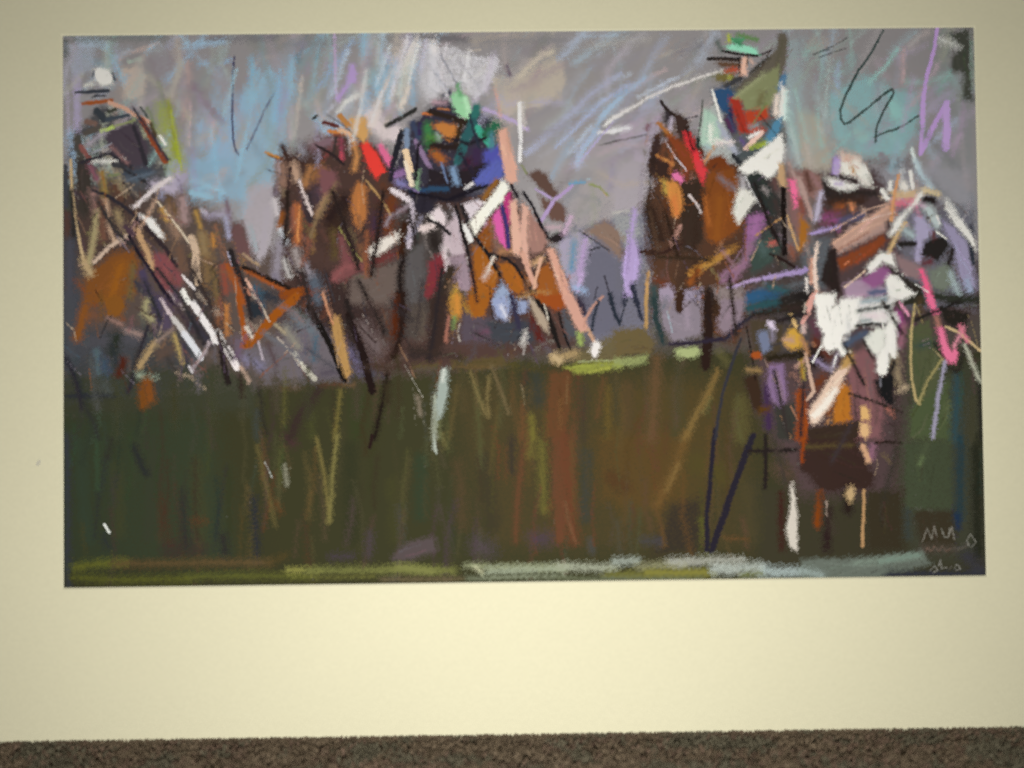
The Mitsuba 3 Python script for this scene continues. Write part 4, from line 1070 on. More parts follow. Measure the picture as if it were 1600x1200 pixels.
h4 L 60 45 42 1.55 0.54 0.5:6150 2183 6218 2089 6252 1977
h1 L 123 84 81 1.53 0.55 0.5:669 2130 664 2016 617 1911
h3 L 138 84 48 1.09 0.75 0.5:5042 2893 5015 2792 4975 2695
sky L 87 96 96 4.71 0.8 1:16 4292 21 4168
h2 L 117 72 69 2.55 0.68 0.85:2270 2584 2245 2461 2206 2342
sky L 138 117 141 9.43 0.6 1:1022 3908 1078 3860
h4 L 60 51 54 2.01 0.57 0.5:6188 2108 6271 2141 6337 2201
sky L 147 153 60 7.07 0.75 0.8:824 3796 852 3625 891 3378
sky L 162 177 66 5.3 0.7 0.8:867 3473 910 3339
h2 L 117 78 75 2.26 0.75 0.5:2361 2592 2469 2694 2601 2761
h3 L 123 120 135 1.13 0.71 0.5:5424 2757 5466 2685 5514 2616
sky L 72 72 105 2.49 0.95 0.3:1347 4157 1333 4019 1326 3829 1322 3676 1334 3496 1352 3410 1376 3372
h1 L 180 153 132 1.43 0.84 0.5:1076 1869 1110 1816 1160 1777
j1 P 78 69 81 0 0.97 2.51:325 3565 551 3638 664 3456 646 3276 420 3274 354 3413
j1 L 87 72 96 2.77 0.6 0.85:417 3429 457 3336 540 3284
j1 L 60 45 57 2.6 0.6 0.85:447 3574 534 3490 609 3395
j1 L 66 54 69 1.6 0.6 0.85:524 3482 587 3445 615 3375
j1 L 90 84 90 3.04 0.6 0.85:429 3497 471 3429 543 3391
j1 L 66 57 75 2.26 0.6 0.85:439 3577 531 3512 592 3416
j1 L 90 84 81 6.22 0.95 0.35:174 3557 287 3603
h1 L 60 48 45 1.49 0.57 0.5:411 2326 455 2220 499 2114
j1 L 123 99 93 6.22 0.95 0.35:183 3652 249 3632
j1 L 81 78 75 12.96 0.95 0.8:118 3510 142 3282
j1 P 240 240 240 0 0.97 1.01:238 4060 285 4074 361 4045 389 3992 385 3944 305 3931 267 3965
h1 L 105 96 90 3.12 0.65 0.85:922 1722 913 1639 887 1561
j1 L 240 240 234 4.12 0.7 0.8:173 3937 229 3946
h1 L 126 84 81 1.04 0.76 0.5:1095 3034 1125 2884 1074 2739
h2 L 33 30 30 1.66 0.66 0.5:2383 2888 2458 2913 2518 2965
h4 L 189 168 150 2.08 0.73 0.5:6873 2751 6916 2679 6983 2630
j1 L 90 99 114 2.28 0.95 0.35:229 4003 240 4051
j1 L 90 96 111 2.7 0.95 0.35:385 4030 406 3977
j1 L 63 69 81 4.36 0.95 0.35:98 3879 229 3887 352 3892
j1 L 57 60 72 3.32 0.95 0.35:220 3837 258 3853 324 3852
j1 L 171 171 177 5.89 0.6 0.8:117 3831 211 3837
j1 L 162 90 51 4.67 0.95 0.35:150 3793 258 3801 381 3816
j1 L 210 168 150 4.98 0.95 0.35:362 3802 456 3763 551 3705 683 3632
h4 L 132 123 126 3.88 0.65 0.85:6831 2943 6871 2854 6895 2761
h1 L 114 78 60 1.74 0.7 0.5:280 2695 335 2764 396 2827
h2 L 171 144 123 1.91 0.57 0.5:2143 2039 2266 2002 2381 1943
j1 L 57 69 66 2.7 0.95 0.35:598 3761 664 3675
h4 L 138 84 48 1.69 0.54 0.5:6156 1175 6169 1127 6208 1097
j1 L 60 66 75 6.84 0.95 0.35:258 3737 320 3660
j1 L 69 78 90 5.19 0.95 0.35:343 3660 503 3700
h3 L 162 144 129 1.37 0.71 0.5:5000 2538 4985 2399 5012 2262
j1 L 69 72 63 4.15 0.95 0.35:353 3726 409 3744
h3 L 36 30 30 1.89 0.7 0.5:5068 2954 5097 3089 5085 3226
j1 L 186 207 117 4.15 0.95 0.35:297 3575 391 3607
j1 L 144 153 102 2.9 0.95 0.35:391 3610 560 3657
j1 L 54 51 60 5.19 0.95 0.35:551 3600 598 3476 646 3305
j1 L 168 162 177 5.89 0.95 0.8:184 3462 316 3555
h3 L 156 117 93 4.26 0.56 0.85:5170 2660 5152 2571 5133 2483
j1 L 141 90 87 5.19 0.95 0.35:137 3453 213 3338
j1 L 153 78 45 6.22 0.95 0.35:617 3656 721 3456 797 3331
j1 L 84 69 54 4.67 0.95 0.35:692 3627 721 3532
h4 L 138 108 87 1.81 0.58 0.5:5913 2278 5913 2162 5912 2045
j1 L 240 240 240 3.94 0.95 0.35:758 3526 796 3464
j1 L 240 240 240 3.77 0.85 0.6:222 3338 345 3332 467 3335
j1 L 183 177 183 4.12 0.95 0.8:307 3404 354 3422
j1 L 66 66 72 6.22 0.95 0.35:392 3303 476 3297
h1 L 42 39 42 2.06 0.84 0.5:667 1965 741 2037 815 2108
h2 L 54 45 48 1.66 0.68 0.5:2276 2453 2281 2503 2283 2552
h1 P 66 60 57 0 0.97 3.02:90 3349 194 3348 223 3101 168 2875 111 2942
h1 L 129 78 45 1.47 0.53 0.5:1787 1998 1878 1917 1980 1849
h1 L 90 72 69 2 0.6 0.85:148 3273 116 3140 95 3007
h1 L 81 72 72 2.88 0.6 0.85:147 3308 144 3191 144 3074
h1 L 48 42 36 2.6 0.6 0.85:121 3182 147 3046 178 2911
h1 L 69 72 81 5.19 0.95 0.35:15 3303 17 2971
h1 L 84 63 60 8.25 0.95 0.7:26 2924 27 2763
h1 L 78 78 90 10.61 0.95 0.7:46 2687 39 2235
h2 L 96 66 48 1.73 0.63 0.5:2247 1701 2306 1658 2370 1625
h1 L 153 120 117 9.43 0.95 0.8:233 3082 271 2940
h1 L 117 84 72 10.61 0.95 0.8:299 2987 309 2741
h1 L 153 135 105 8.25 0.95 0.8:421 2928 478 2757
h1 L 153 132 81 8.25 0.95 0.8:298 3233 327 3081
h4 L 135 132 150 1.94 0.66 0.5:6643 2902 6651 2763 6679 2626
h1 L 138 93 108 5.89 0.95 0.7:204 3291 260 3196
h1 L 99 72 60 10.61 0.95 0.8:402 3128 449 3051
h1 L 69 78 93 10.61 0.95 0.7:505 3231 665 3248
h1 L 60 57 69 1.15 0.55 0.5:1131 2025 1177 1935 1187 1834
h1 L 84 102 120 5.89 0.95 0.8:562 3192 627 3210
h1 L 123 132 99 3.11 0.95 0.35:354 3223 439 3231
h1 L 186 177 201 10.61 0.95 0.8:703 3143 854 3103 891 3207
h1 L 75 54 45 1 0.78 0.5:665 1774 705 1854 749 1932
h1 L 168 162 189 11.78 0.95 0.8:901 3150 947 3216
h1 L 162 138 141 10.61 0.95 0.7:929 3026 948 2865
h1 L 144 117 102 11.78 0.95 0.8:826 2942 892 2752
h1 L 111 87 66 7.07 0.95 0.8:825 3028 873 2932
h1 L 81 63 75 9.43 0.95 0.8:478 2814 535 2757
h1 L 108 84 72 12.96 0.95 0.8:902 2629 939 2487
h1 L 123 99 72 14.14 0.95 0.9:1118 2693 1128 2390
h1 L 141 120 90 9.43 0.95 0.8:1080 2750 1099 2617
h1 P 132 78 84 0 0.97 3.02:695 2594 789 2602 874 2507 930 2383 855 2290 771 2338 705 2490
h1 L 108 72 66 3.38 0.6 0.85:797 2466 840 2414 863 2352
h1 L 111 66 72 2.06 0.6 0.85:819 2488 852 2439 880 2387
h1 L 156 90 93 3.27 0.6 0.85:794 2509 811 2455 819 2395
h1 P 129 81 42 0 0.97 5.03:394 2617 554 2624 592 2492 555 2303 358 2212 152 2214 170 2403 263 2496
h1 L 90 63 30 2.93 0.6 0.85:536 2439 431 2367 353 2262
h1 L 150 93 51 2.68 0.6 0.85:459 2489 373 2365 239 2298
h1 L 105 72 33 2.21 0.6 0.85:561 2443 446 2392 370 2296
h1 L 102 75 33 2.55 0.6 0.85:595 2501 472 2402 355 2294
h1 L 147 90 51 2.49 0.6 0.85:383 2450 312 2389 260 2306
h1 L 150 93 36 10.61 0.95 0.8:451 2512 367 2259
h1 L 114 96 63 7.07 0.95 0.8:545 2511 517 2257
h2 L 69 48 42 1.37 0.77 0.5:2890 2556 2922 2450 2922 2339
h1 L 201 177 141 3.53 0.95 0.35:53 3350 65 3113 102 2819 165 2497
h1 L 168 156 120 5.89 0.95 0.6:188 2516 234 2732 261 2930
h4 L 180 153 132 1.44 0.58 0.5:5926 1339 5986 1303 6035 1252
h1 L 186 162 126 8.25 0.95 0.6:160 2544 202 2449
h2 L 42 36 39 1.35 0.66 0.5:2372 3031 2355 2967 2353 2902
h1 L 192 162 141 4.71 0.95 0.6:327 3034 356 2816 399 2692
h1 L 210 186 171 4.98 0.95 0.5:235 2543 356 2650 488 2738
h1 L 51 48 57 4.15 0.95 0.35:223 3106 346 3062 440 2994 534 2918 591 2851
h1 L 63 57 57 2.28 0.95 0.35:477 3164 553 3031
h1 L 225 216 222 5.39 0.95 0.5:553 2974 684 3086 835 3198
h3 L 33 30 30 1.12 0.85 0.5:4570 2882 4601 2751 4636 2622
h1 P 237 237 240 0 0.97 1.01:591 2917 694 2868 751 2792 789 2721 751 2726 676 2802
h1 L 213 198 180 2.9 0.95 0.35:731 3010 854 2866 977 2685
h1 L 204 180 159 8.3 0.95 0.4:1000 2723 1033 2618 1033 2505 1048 2372
h1 L 183 144 87 5.3 0.95 0.6:769 2943 807 2867
h1 L 165 132 78 4.71 0.95 0.6:1033 2930 1071 2807
h2 L 111 105 123 1.06 0.55 0.5:3345 1929 3425 1880 3517 1856
h1 L 54 45 51 4.98 0.95 0.35:610 2850 704 2736 798 2640 883 2507
h2 L 57 54 66 1.85 0.65 0.5:2934 2651 2941 2560 2925 2471
h1 L 195 159 123 6.84 0.95 0.5:572 2794 648 2623 695 2490
h1 L 39 33 45 4.56 0.95 0.35:516 2738 573 2633 686 2453 799 2281 855 2205
h1 L 78 69 96 9.43 0.95 0.7:611 2454 667 2292
h1 L 66 63 72 7.07 0.95 0.7:564 2379 611 2303
h1 L 162 144 129 2.06 0.74 0.5:1555 2105 1524 1985 1533 1862
h1 L 228 222 228 3.94 0.95 0.35:930 2421 1024 2316
h1 L 240 240 240 5.19 0.95 0.35:930 2303 973 2213
h1 L 93 78 96 8.25 0.95 0.8:865 2318 893 2224
h1 L 177 126 69 4.48 0.95 0.6:1165 2739 1174 2654
h1 L 120 102 117 4.71 0.95 0.6:1268 3022 1306 2861
h1 P 105 78 81 0 0.97 3.02:1334 2822 1391 2841 1457 2613 1457 2537 1362 2595 1306 2747
h1 L 159 159 189 4.71 0.95 0.6:1268 2880 1292 2719
h1 L 180 180 207 4.36 0.95 0.4:1297 2596 1325 2511
h1 L 42 39 42 5.39 0.95 0.35:1306 2615 1344 2482 1419 2311 1457 2197
h1 L 153 81 39 8.3 0.95 0.5:1278 2502 1334 2388 1400 2208
h1 L 135 75 63 7.07 0.95 0.7:1240 2483 1269 2294
h1 L 108 90 63 8.25 0.95 0.8:1156 2503 1203 2210
h1 L 171 120 102 3.73 0.95 0.35:1419 2330 1457 2273
h1 L 219 183 162 3.7 0.63 0.85:718 3016 657 2904 590 2796
h1 L 75 78 87 21.21 0.95 0.9:48 2234 50 1820
h1 L 78 78 87 23.57 0.95 0.9:218 1912 537 1927
h1 L 114 81 66 14.14 0.95 0.9:171 2120 236 2119
h1 L 90 75 69 18.85 0.95 0.9:744 1802 856 1857
h4 L 144 87 51 1.8 0.51 0.5:5669 2970 5683 2929 5704 2892
h4 L 60 48 45 1.61 0.54 0.5:5874 3063 5857 2933 5822 2807
h1 L 75 69 96 14.14 0.95 0.8:724 2226 771 2065
h1 L 102 90 105 14.14 0.95 0.9:1344 1897 1401 1784
h1 L 132 123 153 5.89 0.95 0.8:1419 1765 1447 1727
h1 P 135 87 39 0 0.97 3.02:320 2259 442 2277 489 2191 433 2107 340 2118
h1 L 135 84 42 10.02 0.95 0.7:171 2186 124 2026 106 1942
h1 L 147 117 111 4.71 0.95 0.7:349 2094 452 2041
h3 L 99 69 51 1.36 0.5 0.5:5120 1871 5191 1872 5262 1871
h1 L 147 126 123 6.48 0.95 0.8:490 2003 612 1954
h4 L 60 51 54 2.14 0.72 0.5:5522 2894 5585 2962 5658 3020
h1 L 84 102 117 9.43 0.95 0.9:256 1818 266 1686
h4 L 210 177 183 2.71 0.6 0.85:6391 2779 6364 2740 6349 2694
h2 L 54 42 39 1.34 0.58 0.5:2114 2432 2172 2406 2195 2348
h1 L 63 78 105 8.25 0.95 0.9:313 1761 332 1685
h2 L 54 45 48 2.28 0.5 0.5:2184 2209 2268 2141 2361 2086
h1 L 45 51 45 11.78 0.95 0.8:406 1947 387 1835
h1 L 78 39 30 8.25 0.95 0.7:463 1759 426 1656
h3 L 96 66 39 3.03 0.65 0.85:4757 2368 4816 2312 4850 2237
h1 L 48 45 54 4.48 0.95 0.6:654 2029 594 1832 520 1570 496 1514
h1 L 168 144 108 7.07 0.95 0.6:706 1887 613 1757 594 1710
h1 L 159 153 120 6.48 0.95 0.6:649 2227 630 2133 687 2085
h1 L 138 120 114 4.71 0.95 0.7:856 2007 725 1906
h4 L 132 129 147 1.14 0.6 0.5:6606 2522 6645 2494 6681 2462
h1 L 87 75 96 9.43 0.95 0.8:781 2121 800 2036
h1 L 57 54 66 9.43 0.95 0.7:968 2128 1081 1957 1138 1881
h1 L 60 57 72 7.07 0.95 0.7:931 1884 950 1752
h1 L 108 129 144 3.06 0.95 0.7:997 2071 978 1978
h4 L 66 57 60 1 0.68 0.5:6608 2875 6715 2842 6824 2814
h1 L 204 189 198 4.98 0.95 0.4:761 2244 856 2083
h4 L 57 45 42 1.27 0.84 0.5:6144 1655 6219 1577 6245 1472
h1 L 198 195 198 6.22 0.95 0.4:856 2083 950 1959
h1 L 216 219 231 7.47 0.95 0.35:940 1969 1072 1779
h1 L 117 114 129 2.25 0.58 0.5:1698 2246 1757 2169 1805 2086
h1 L 165 153 162 4.36 0.95 0.5:997 1695 1081 1788 1138 1900
h1 L 204 201 210 3.11 0.95 0.35:978 1714 1002 1667
h1 L 231 228 234 7.88 0.95 0.3:1010 2203 1081 2089 1156 1985 1186 1904
h1 L 240 240 240 6.01 0.95 0.35:938 2280 966 2223
h1 L 219 213 216 4.77 0.95 0.35:1208 1989 1269 1861
h1 L 231 225 231 7.88 0.95 0.3:1274 1842 1349 1704
h3 L 171 153 135 1.58 0.56 0.5:4760 3407 4884 3329 4990 3226
h1 L 174 150 138 4.56 0.95 0.5:1386 1699 1448 1586
h1 L 39 33 33 6.84 0.95 0.5:1222 1871 1241 1748 1279 1583
h1 L 42 27 30 5.42 0.95 0.6:1382 1624 1396 1464
h1 L 168 147 99 4.48 0.95 0.6:865 1960 927 1743
h1 L 180 120 69 5.89 0.95 0.7:1269 2181 1278 1964
h4 L 48 39 39 2.24 0.55 0.5:6289 1339 6389 1240 6512 1170
h1 L 150 78 30 6.01 0.95 0.4:1358 2255 1391 2085 1419 1896 1457 1858
h1 L 120 81 60 8.25 0.95 0.8:1212 2219 1203 2041
h1 L 144 156 141 6.48 0.95 0.8:585 1644 622 1634
h3 L 42 36 42 1.25 0.79 0.5:5216 2847 5204 2993 5243 3134
h1 L 141 156 141 5.3 0.95 0.8:688 1633 725 1633
h1 L 126 75 36 11.78 0.95 0.7:651 1587 670 1465
h1 L 117 72 33 8.25 0.95 0.8:604 1531 614 1409
h2 L 69 48 42 1.61 0.72 0.5:3158 2653 3181 2512 3203 2371
h1 L 48 51 57 5.42 0.95 0.6:14 1483 192 1490 389 1487
h1 L 96 81 105 1.81 0.69 0.5:864 3230 916 3155 926 3065
h1 L 42 45 54 5.89 0.95 0.7:13 1783 79 1651 136 1491
h1 L 75 54 45 2.2 0.69 0.5:421 1707 467 1613 505 1517
h1 L 51 54 51 5.19 0.95 0.7:145 1444 240 1255 259 1161
h2 L 54 54 63 1.82 0.6 0.5:3663 2183 3646 2087 3654 1990
h3 L 165 147 132 0.91 0.85 0.5:4688 3023 4730 2970 4787 2935
h1 L 75 81 81 9.43 0.95 0.9:313 1573 351 1535
h1 L 63 54 57 1.96 0.62 0.5:298 2656 356 2650 408 2627
h2 L 129 78 45 1.11 0.68 0.5:3166 2470 3180 2320 3230 2178
h1 L 66 63 75 1.67 0.59 0.5:-7 1702 8 1833 42 1960
h1 L 63 60 72 2.03 0.81 0.5:783 2516 810 2485 843 2462
h1 L 120 81 78 2.16 0.84 0.5:1219 2246 1237 2159 1233 2070
h2 L 114 111 126 1.42 0.82 0.5:3668 2422 3729 2520 3817 2595
h2 L 57 48 51 1.96 0.65 0.5:1647 2570 1700 2491 1762 2420
h2 L 72 51 42 1.5 0.5 0.5:3204 3021 3211 2973 3218 2924
turf L 57 60 69 7.86 0.8 0.8:22 1189 27 7
h4 L 135 105 84 1.14 0.75 0.5:5967 1095 5989 1136 6003 1181
turf L 45 48 48 7.86 0.95 0.8:546 1082 634 881
h2 L 114 78 72 1.02 0.53 0.5:3421 2765 3407 2637 3339 2528
turf L 42 45 54 9.43 0.8 0.9:1482 670 1495 209
turf L 48 48 48 9.43 0.7 0.9:921 715 947 304
turf L 51 48 45 7.86 0.6 0.9:371 1147 334 1010
turf L 48 54 57 9.43 0.7 0.9:312 388 337 313
h1 L 102 90 99 3.38 0.58 0.85:1665 1963 1684 1913 1721 1875
turf L 45 42 45 11 0.7 0.9:1233 375 1246 250
h4 L 144 87 51 1.33 0.52 0.5:6420 2048 6464 2020 6494 1977
turf L 90 60 39 9.43 0.5 0.9:1009 502 1083 501
h4 L 72 51 42 1.85 0.81 0.5:5759 1687 5809 1754 5865 1815
h4 L 135 81 48 1.39 0.73 0.5:5941 1223 5955 1172 5967 1120
turf L 72 51 39 12.57 0.5 0.9:759 680 810 356
h4 L 162 144 129 1.9 0.65 0.5:5506 2023 5529 1927 5534 1829
turf L 234 240 240 2.77 0.95 0.35:311 487 349 422
turf L 189 195 195 1.52 0.95 0.35:1563 962 1622 828
turf L 135 135 120 5.03 0.7 0.7:1722 922 1732 779
turf L 96 99 45 11 0.8 0.8:89 155 250 178 462 187
turf L 90 75 51 9.43 0.8 0.8:399 175 1084 178 1582 171
turf L 87 90 42 9.43 0.8 0.8:77 81 462 50 960 56
h1 L 60 51 54 0.92 0.66 0.5:1009 2691 1043 2624 1074 2556
turf L 87 90 45 9.43 0.8 0.8:984 68 1457 73 1956 54
h4 L 57 48 51 1.86 0.67 0.5:5896 1229 5938 1366 6003 1494
turf L 132 132 72 7.23 0.8 0.7:1744 112 1956 103
turf L 78 66 39 9.43 0.6 0.8:1594 171 1707 219
turf L 96 87 54 5.34 0.7 0.7:1507 1081 1582 731 1644 468
turf L 90 63 39 7.86 0.6 0.8:1644 643 1682 567
turf L 69 48 51 11 0.7 0.8:1744 1141 1782 1090
h3 L 108 75 57 0.95 0.65 0.5:5539 2917 5590 2999 5608 3093
h2 L 60 45 42 2.08 0.52 0.5:2012 3427 2039 3362 2044 3293
h2 L 156 138 123 2.03 0.53 0.5:2307 2070 2292 2011 2293 1949
h3 L 45 36 36 2.18 0.73 0.5:4933 2419 4928 2496 4916 2573
h4 L 141 87 48 0.94 0.83 0.5:5826 2575 5891 2497 5956 2419
h1 L 171 153 138 1.37 0.66 0.5:984 2710 1047 2681 1114 2661
h2 L 171 153 135 1.32 0.62 0.5:2125 3364 2117 3294 2098 3226
h1 L 153 93 54 1.48 0.78 0.5:594 3108 613 3154 619 3203
h1 L 63 60 72 1.38 0.68 0.5:750 2323 855 2419 949 2526
sky L 213 204 204 6.48 0.75 0.7:2692 4252 2578 3986 2473 3777
sky L 228 222 222 8.84 0.75 0.6:2797 4308 2730 4165 2635 4014
sky L 213 216 210 14.14 0.6 0.8:2730 4079 2644 3851
h3 L 141 87 51 1.7 0.8 0.5:5221 3232 5249 3135 5249 3035
sky L 144 177 207 8.25 0.7 0.7:2767 4050 2748 3764
h1 L 192 165 141 0.91 0.65 0.5:835 2831 894 2751 954 2673
sky L 135 153 183 3.54 0.95 0.7:2739 3926 2710 3803
sky L 222 222 234 20.03 0.6 0.7:2882 4211 2852 3982 2890 3848
h2 L 87 75 96 1.96 0.75 0.5:1740 2630 1767 2565 1798 2503
h4 L 60 48 45 1.03 0.68 0.5:6598 1977 6591 1825 6662 1690
sky L 222 213 207 7.07 0.8 0.6:2720 3889 2653 3737
h4 L 60 51 54 1.15 0.53 0.5:6369 1328 6401 1230 6401 1127
sky L 219 207 213 15.32 0.8 0.6:2407 3683 2520 3529 2624 3528
sky L 216 207 207 9.43 0.8 0.7:2483 3777 2426 3597
sky L 225 225 225 5.89 0.8 0.6:2161 3705 2218 3780 2303 3836
sky L 186 168 204 3.32 0.95 0.5:2134 4325 2138 4105 2147 3857 2171 3800
sky L 180 156 213 5.19 0.95 0.6:2161 3809 2228 3913 2271 4008
sky L 180 156 213 7.78 0.95 0.5:2273 4056 2275 3960
sky L 93 99 132 2.49 0.85 0.5:1651 3853 1576 3721 1519 3589 1434 3419
h2 L 132 102 84 1.71 0.61 0.5:2214 2608 2281 2515 2325 2409
h2 L 144 144 159 10.61 0.7 0.8:1859 3432 1878 3385
h2 L 126 102 114 12.96 0.95 0.8:2085 3477 1972 3441
h2 P 204 159 102 0 0.97 1.51:2241 3656 2379 3664 2397 3531 2359 3460 2284 3532
h4 L 192 165 141 1.52 0.65 0.5:6431 2206 6414 2085 6440 1965
h2 L 183 129 75 6.22 0.95 0.35:2175 3671 2237 3599
h2 L 48 51 51 3.11 0.95 0.35:1963 3655 1993 3678
h1 L 117 78 60 1.17 0.83 0.5:543 3270 603 3164 600 3043
h2 L 93 48 45 4.67 0.95 0.35:2052 3622 2152 3591
h2 L 198 126 69 4.15 0.95 0.35:2081 3555 2161 3538
h3 L 189 180 165 3.43 0.49 0.85:5363 3040 5313 3029 5263 3019
h2 L 126 78 66 3.11 0.95 0.35:2123 3520 2208 3519
h2 L 222 180 147 4.71 0.95 0.6:2180 3562 2265 3527
h2 L 39 33 36 1.96 0.74 0.5:2897 2416 2938 2390 2982 2372
h4 L 126 120 138 1.37 0.62 0.5:6372 1504 6413 1492 6452 1474
h2 L 186 132 84 5.89 0.95 0.6:2269 3494 2302 3342 2283 3247
h2 L 138 69 87 4.71 0.95 0.7:2180 3486 2189 3343
h1 L 36 30 30 1.87 0.55 0.5:1172 2455 1211 2385 1212 2305
h2 L 192 78 96 3.3 0.95 0.7:2180 3372 2184 3333
h2 L 60 51 51 3.11 0.95 0.35:2147 3505 2123 3391 2099 3358
h2 L 48 39 42 3.94 0.95 0.35:1986 3440 2085 3382 2198 3295
h1 L 108 72 54 1.85 0.54 0.5:1090 2774 1181 2681 1273 2590
h2 L 111 63 39 4.15 0.95 0.35:1613 3371 1708 3337
h3 L 147 111 78 4.18 0.64 0.85:5260 3217 5245 3125 5230 3034
h2 L 189 135 75 2.9 0.95 0.35:1580 3393 1689 3344
h1 L 99 81 78 2.5 0.62 0.85:1132 1710 1056 1669 988 1614
h2 L 51 45 45 1.02 0.77 0.5:2750 1773 2841 1852 2906 1954
h2 L 111 75 72 2.11 0.65 0.5:2568 2248 2671 2230 2763 2178
h2 L 66 48 45 7.07 0.95 0.6:1727 3434 1764 3310 1896 3290
h2 L 123 99 78 2.03 0.63 0.5:3799 1920 3811 2013 3799 2107
h2 L 54 45 48 1.26 0.8 0.5:2524 2167 2531 2123 2527 2078
h2 L 39 39 48 1.66 1 0.35:2067 3687 2189 3609 2255 3551 2314 3484
j2 L 48 48 48 5.81 0.82 0.35:2539 3591 2653 3651 2771 3716
j2 L 39 39 48 6.84 0.95 0.35:2666 3546 2614 3395 2576 3243
j2 L 60 69 96 6.22 0.95 0.5:2747 3617 2794 3497
j2 L 54 42 81 4.15 0.95 0.35:2808 3602 2803 3526
h4 L 57 48 51 1.04 0.79 0.5:6019 1447 6059 1456 6094 1479
j2 L 123 141 171 5.81 0.95 0.5:2700 3555 2699 3422
h1 L 81 63 66 3.63 0.73 0.85:1035 2539 1033 2489 1034 2439
j2 L 231 204 174 6.84 0.95 0.35:2690 3384 2727 3241
j2 L 138 117 153 5.81 0.95 0.35:2765 3469 2878 3259
j2 L 63 126 78 9.43 0.95 0.6:2870 3582 2879 3439
j2 L 195 117 69 3.32 0.95 0.35:2828 3689 2899 3682
h2 P 225 66 60 0 0.97 0.5:2337 3444 2387 3458 2468 3366 2523 3229 2452 3174 2392 3271
h2 P 216 108 153 0 0.97 0.5:2463 3442 2498 3447 2569 3345 2558 3269 2523 3320
h2 L 111 99 114 5.89 0.95 0.8:1679 3159 1660 3046
h2 L 174 162 174 5.89 0.95 0.8:1689 3292 1698 3216
h1 L 72 93 111 2.97 0.61 0.85:5 1887 58 1837 116 1793
h2 L 141 111 99 10.61 0.95 0.8:1717 3273 1726 3140
h2 L 138 96 63 10.61 0.95 0.8:2019 3241 1972 3194
h2 L 75 60 72 15.32 0.95 0.8:1990 3089 2028 2994
h2 L 57 48 54 12.96 0.95 0.8:1915 3043 1934 2853
h2 L 57 42 36 24.75 0.95 0.8:2169 2945 2112 2718
h2 L 162 144 129 1.59 0.55 0.5:2632 2818 2682 2878 2744 2927
h2 L 45 33 33 14.14 0.95 0.7:2207 3011 2084 2870
h2 L 72 51 45 18.85 0.95 0.9:2481 2960 2424 2733
h2 L 42 36 42 1.46 0.57 0.5:2044 2985 2116 2996 2159 3054
h2 L 66 48 66 11.78 0.95 0.9:2443 2866 2442 2771
h1 L 36 33 33 2.09 0.65 0.5:279 1932 317 2031 369 2123
h3 L 183 156 132 1.54 0.57 0.5:5590 2348 5615 2293 5620 2233
h2 L 102 57 36 14.14 0.95 0.8:2575 3006 2537 2789
h3 L 114 75 72 1.55 0.76 0.5:4599 2069 4685 2151 4748 2253
h2 L 87 57 45 12.96 0.95 0.8:2509 3121 2538 3063
h1 L 132 93 99 3.86 0.57 0.85:531 2095 523 2045 501 1999
h2 L 54 45 48 0.93 0.77 0.5:2089 1896 2098 1835 2107 1775
h2 L 84 72 93 1.41 0.69 0.5:2223 2441 2259 2459 2297 2474
h2 P 120 81 87 0 0.97 3.02:2010 3269 2123 3230 2151 3116 2066 3022 2009 3079
h2 L 54 54 66 2.13 0.56 0.5:3343 2513 3448 2418 3569 2343
h2 P 99 87 84 0 0.97 5.03:2253 2423 2630 2503 2592 2183 2234 2187
h2 L 114 105 102 2.07 0.6 0.85:2296 2233 2398 2273 2492 2336
h2 L 81 87 69 2.5 0.6 0.85:2218 2390 2310 2402 2409 2395
h2 L 93 75 66 1.77 0.6 0.85:2340 2269 2417 2329 2506 2353
h2 L 105 96 96 3.2 0.6 0.85:2356 2195 2433 2236 2519 2252
h2 L 114 96 96 1.79 0.6 0.85:2299 2347 2426 2387 2554 2423
h2 P 84 81 84 0 0.97 4.02:2678 2560 2819 2652 2837 2368 2799 2180 2676 2182
h2 L 96 102 108 2.25 0.6 0.85:2733 2442 2752 2329 2726 2218
h2 L 72 66 66 2.27 0.6 0.85:2813 2522 2814 2427 2813 2332
h2 L 90 87 93 2.46 0.6 0.85:2732 2570 2714 2463 2699 2357
h2 L 180 150 132 8.25 0.95 0.7:1811 3281 1830 3186
h1 L 120 81 78 1.22 0.51 0.5:1022 2332 1084 2277 1111 2199
h2 L 156 111 75 6.48 0.95 0.6:1934 3261 1896 3128
h2 L 60 45 45 2.7 0.95 0.35:1785 3272 1757 3092 1745 2912
h4 L 189 168 165 3.47 0.59 0.85:6690 3146 6726 3082 6739 3010
h2 L 216 201 204 3.32 0.95 0.5:1849 3171 1887 3052 1948 2905
h2 L 195 189 198 6.13 0.95 0.6:1653 3008 1672 2894
h4 L 126 111 129 3.43 0.67 0.85:5630 2695 5681 2638 5747 2600
h2 L 135 81 42 6.22 0.95 0.5:1717 2903 1689 2790
h1 L 90 75 96 2.17 0.74 0.5:912 1612 923 1753 925 1894
h2 L 192 198 210 4.71 0.95 0.6:1698 2780 1736 2676
h4 L 150 90 51 1.89 0.69 0.5:6591 2394 6638 2254 6673 2111
h2 L 135 87 75 7.07 0.95 0.8:1802 2949 1802 2798
h2 L 165 99 63 7.78 0.95 0.6:1830 2958 1839 2797 1830 2674
h2 L 204 141 90 2.28 0.95 0.35:1854 2968 1832 2759 1839 2684
h2 L 153 123 96 6.48 0.95 0.7:2056 3031 1990 2890
h4 L 87 63 51 1.67 0.82 0.5:6999 2953 7062 2907 7114 2848
h2 L 126 105 81 4.48 0.95 0.7:2141 3144 2066 3012 1971 2833 1933 2711
h2 L 30 27 27 2.22 0.79 0.5:3331 2041 3474 2004 3620 1988
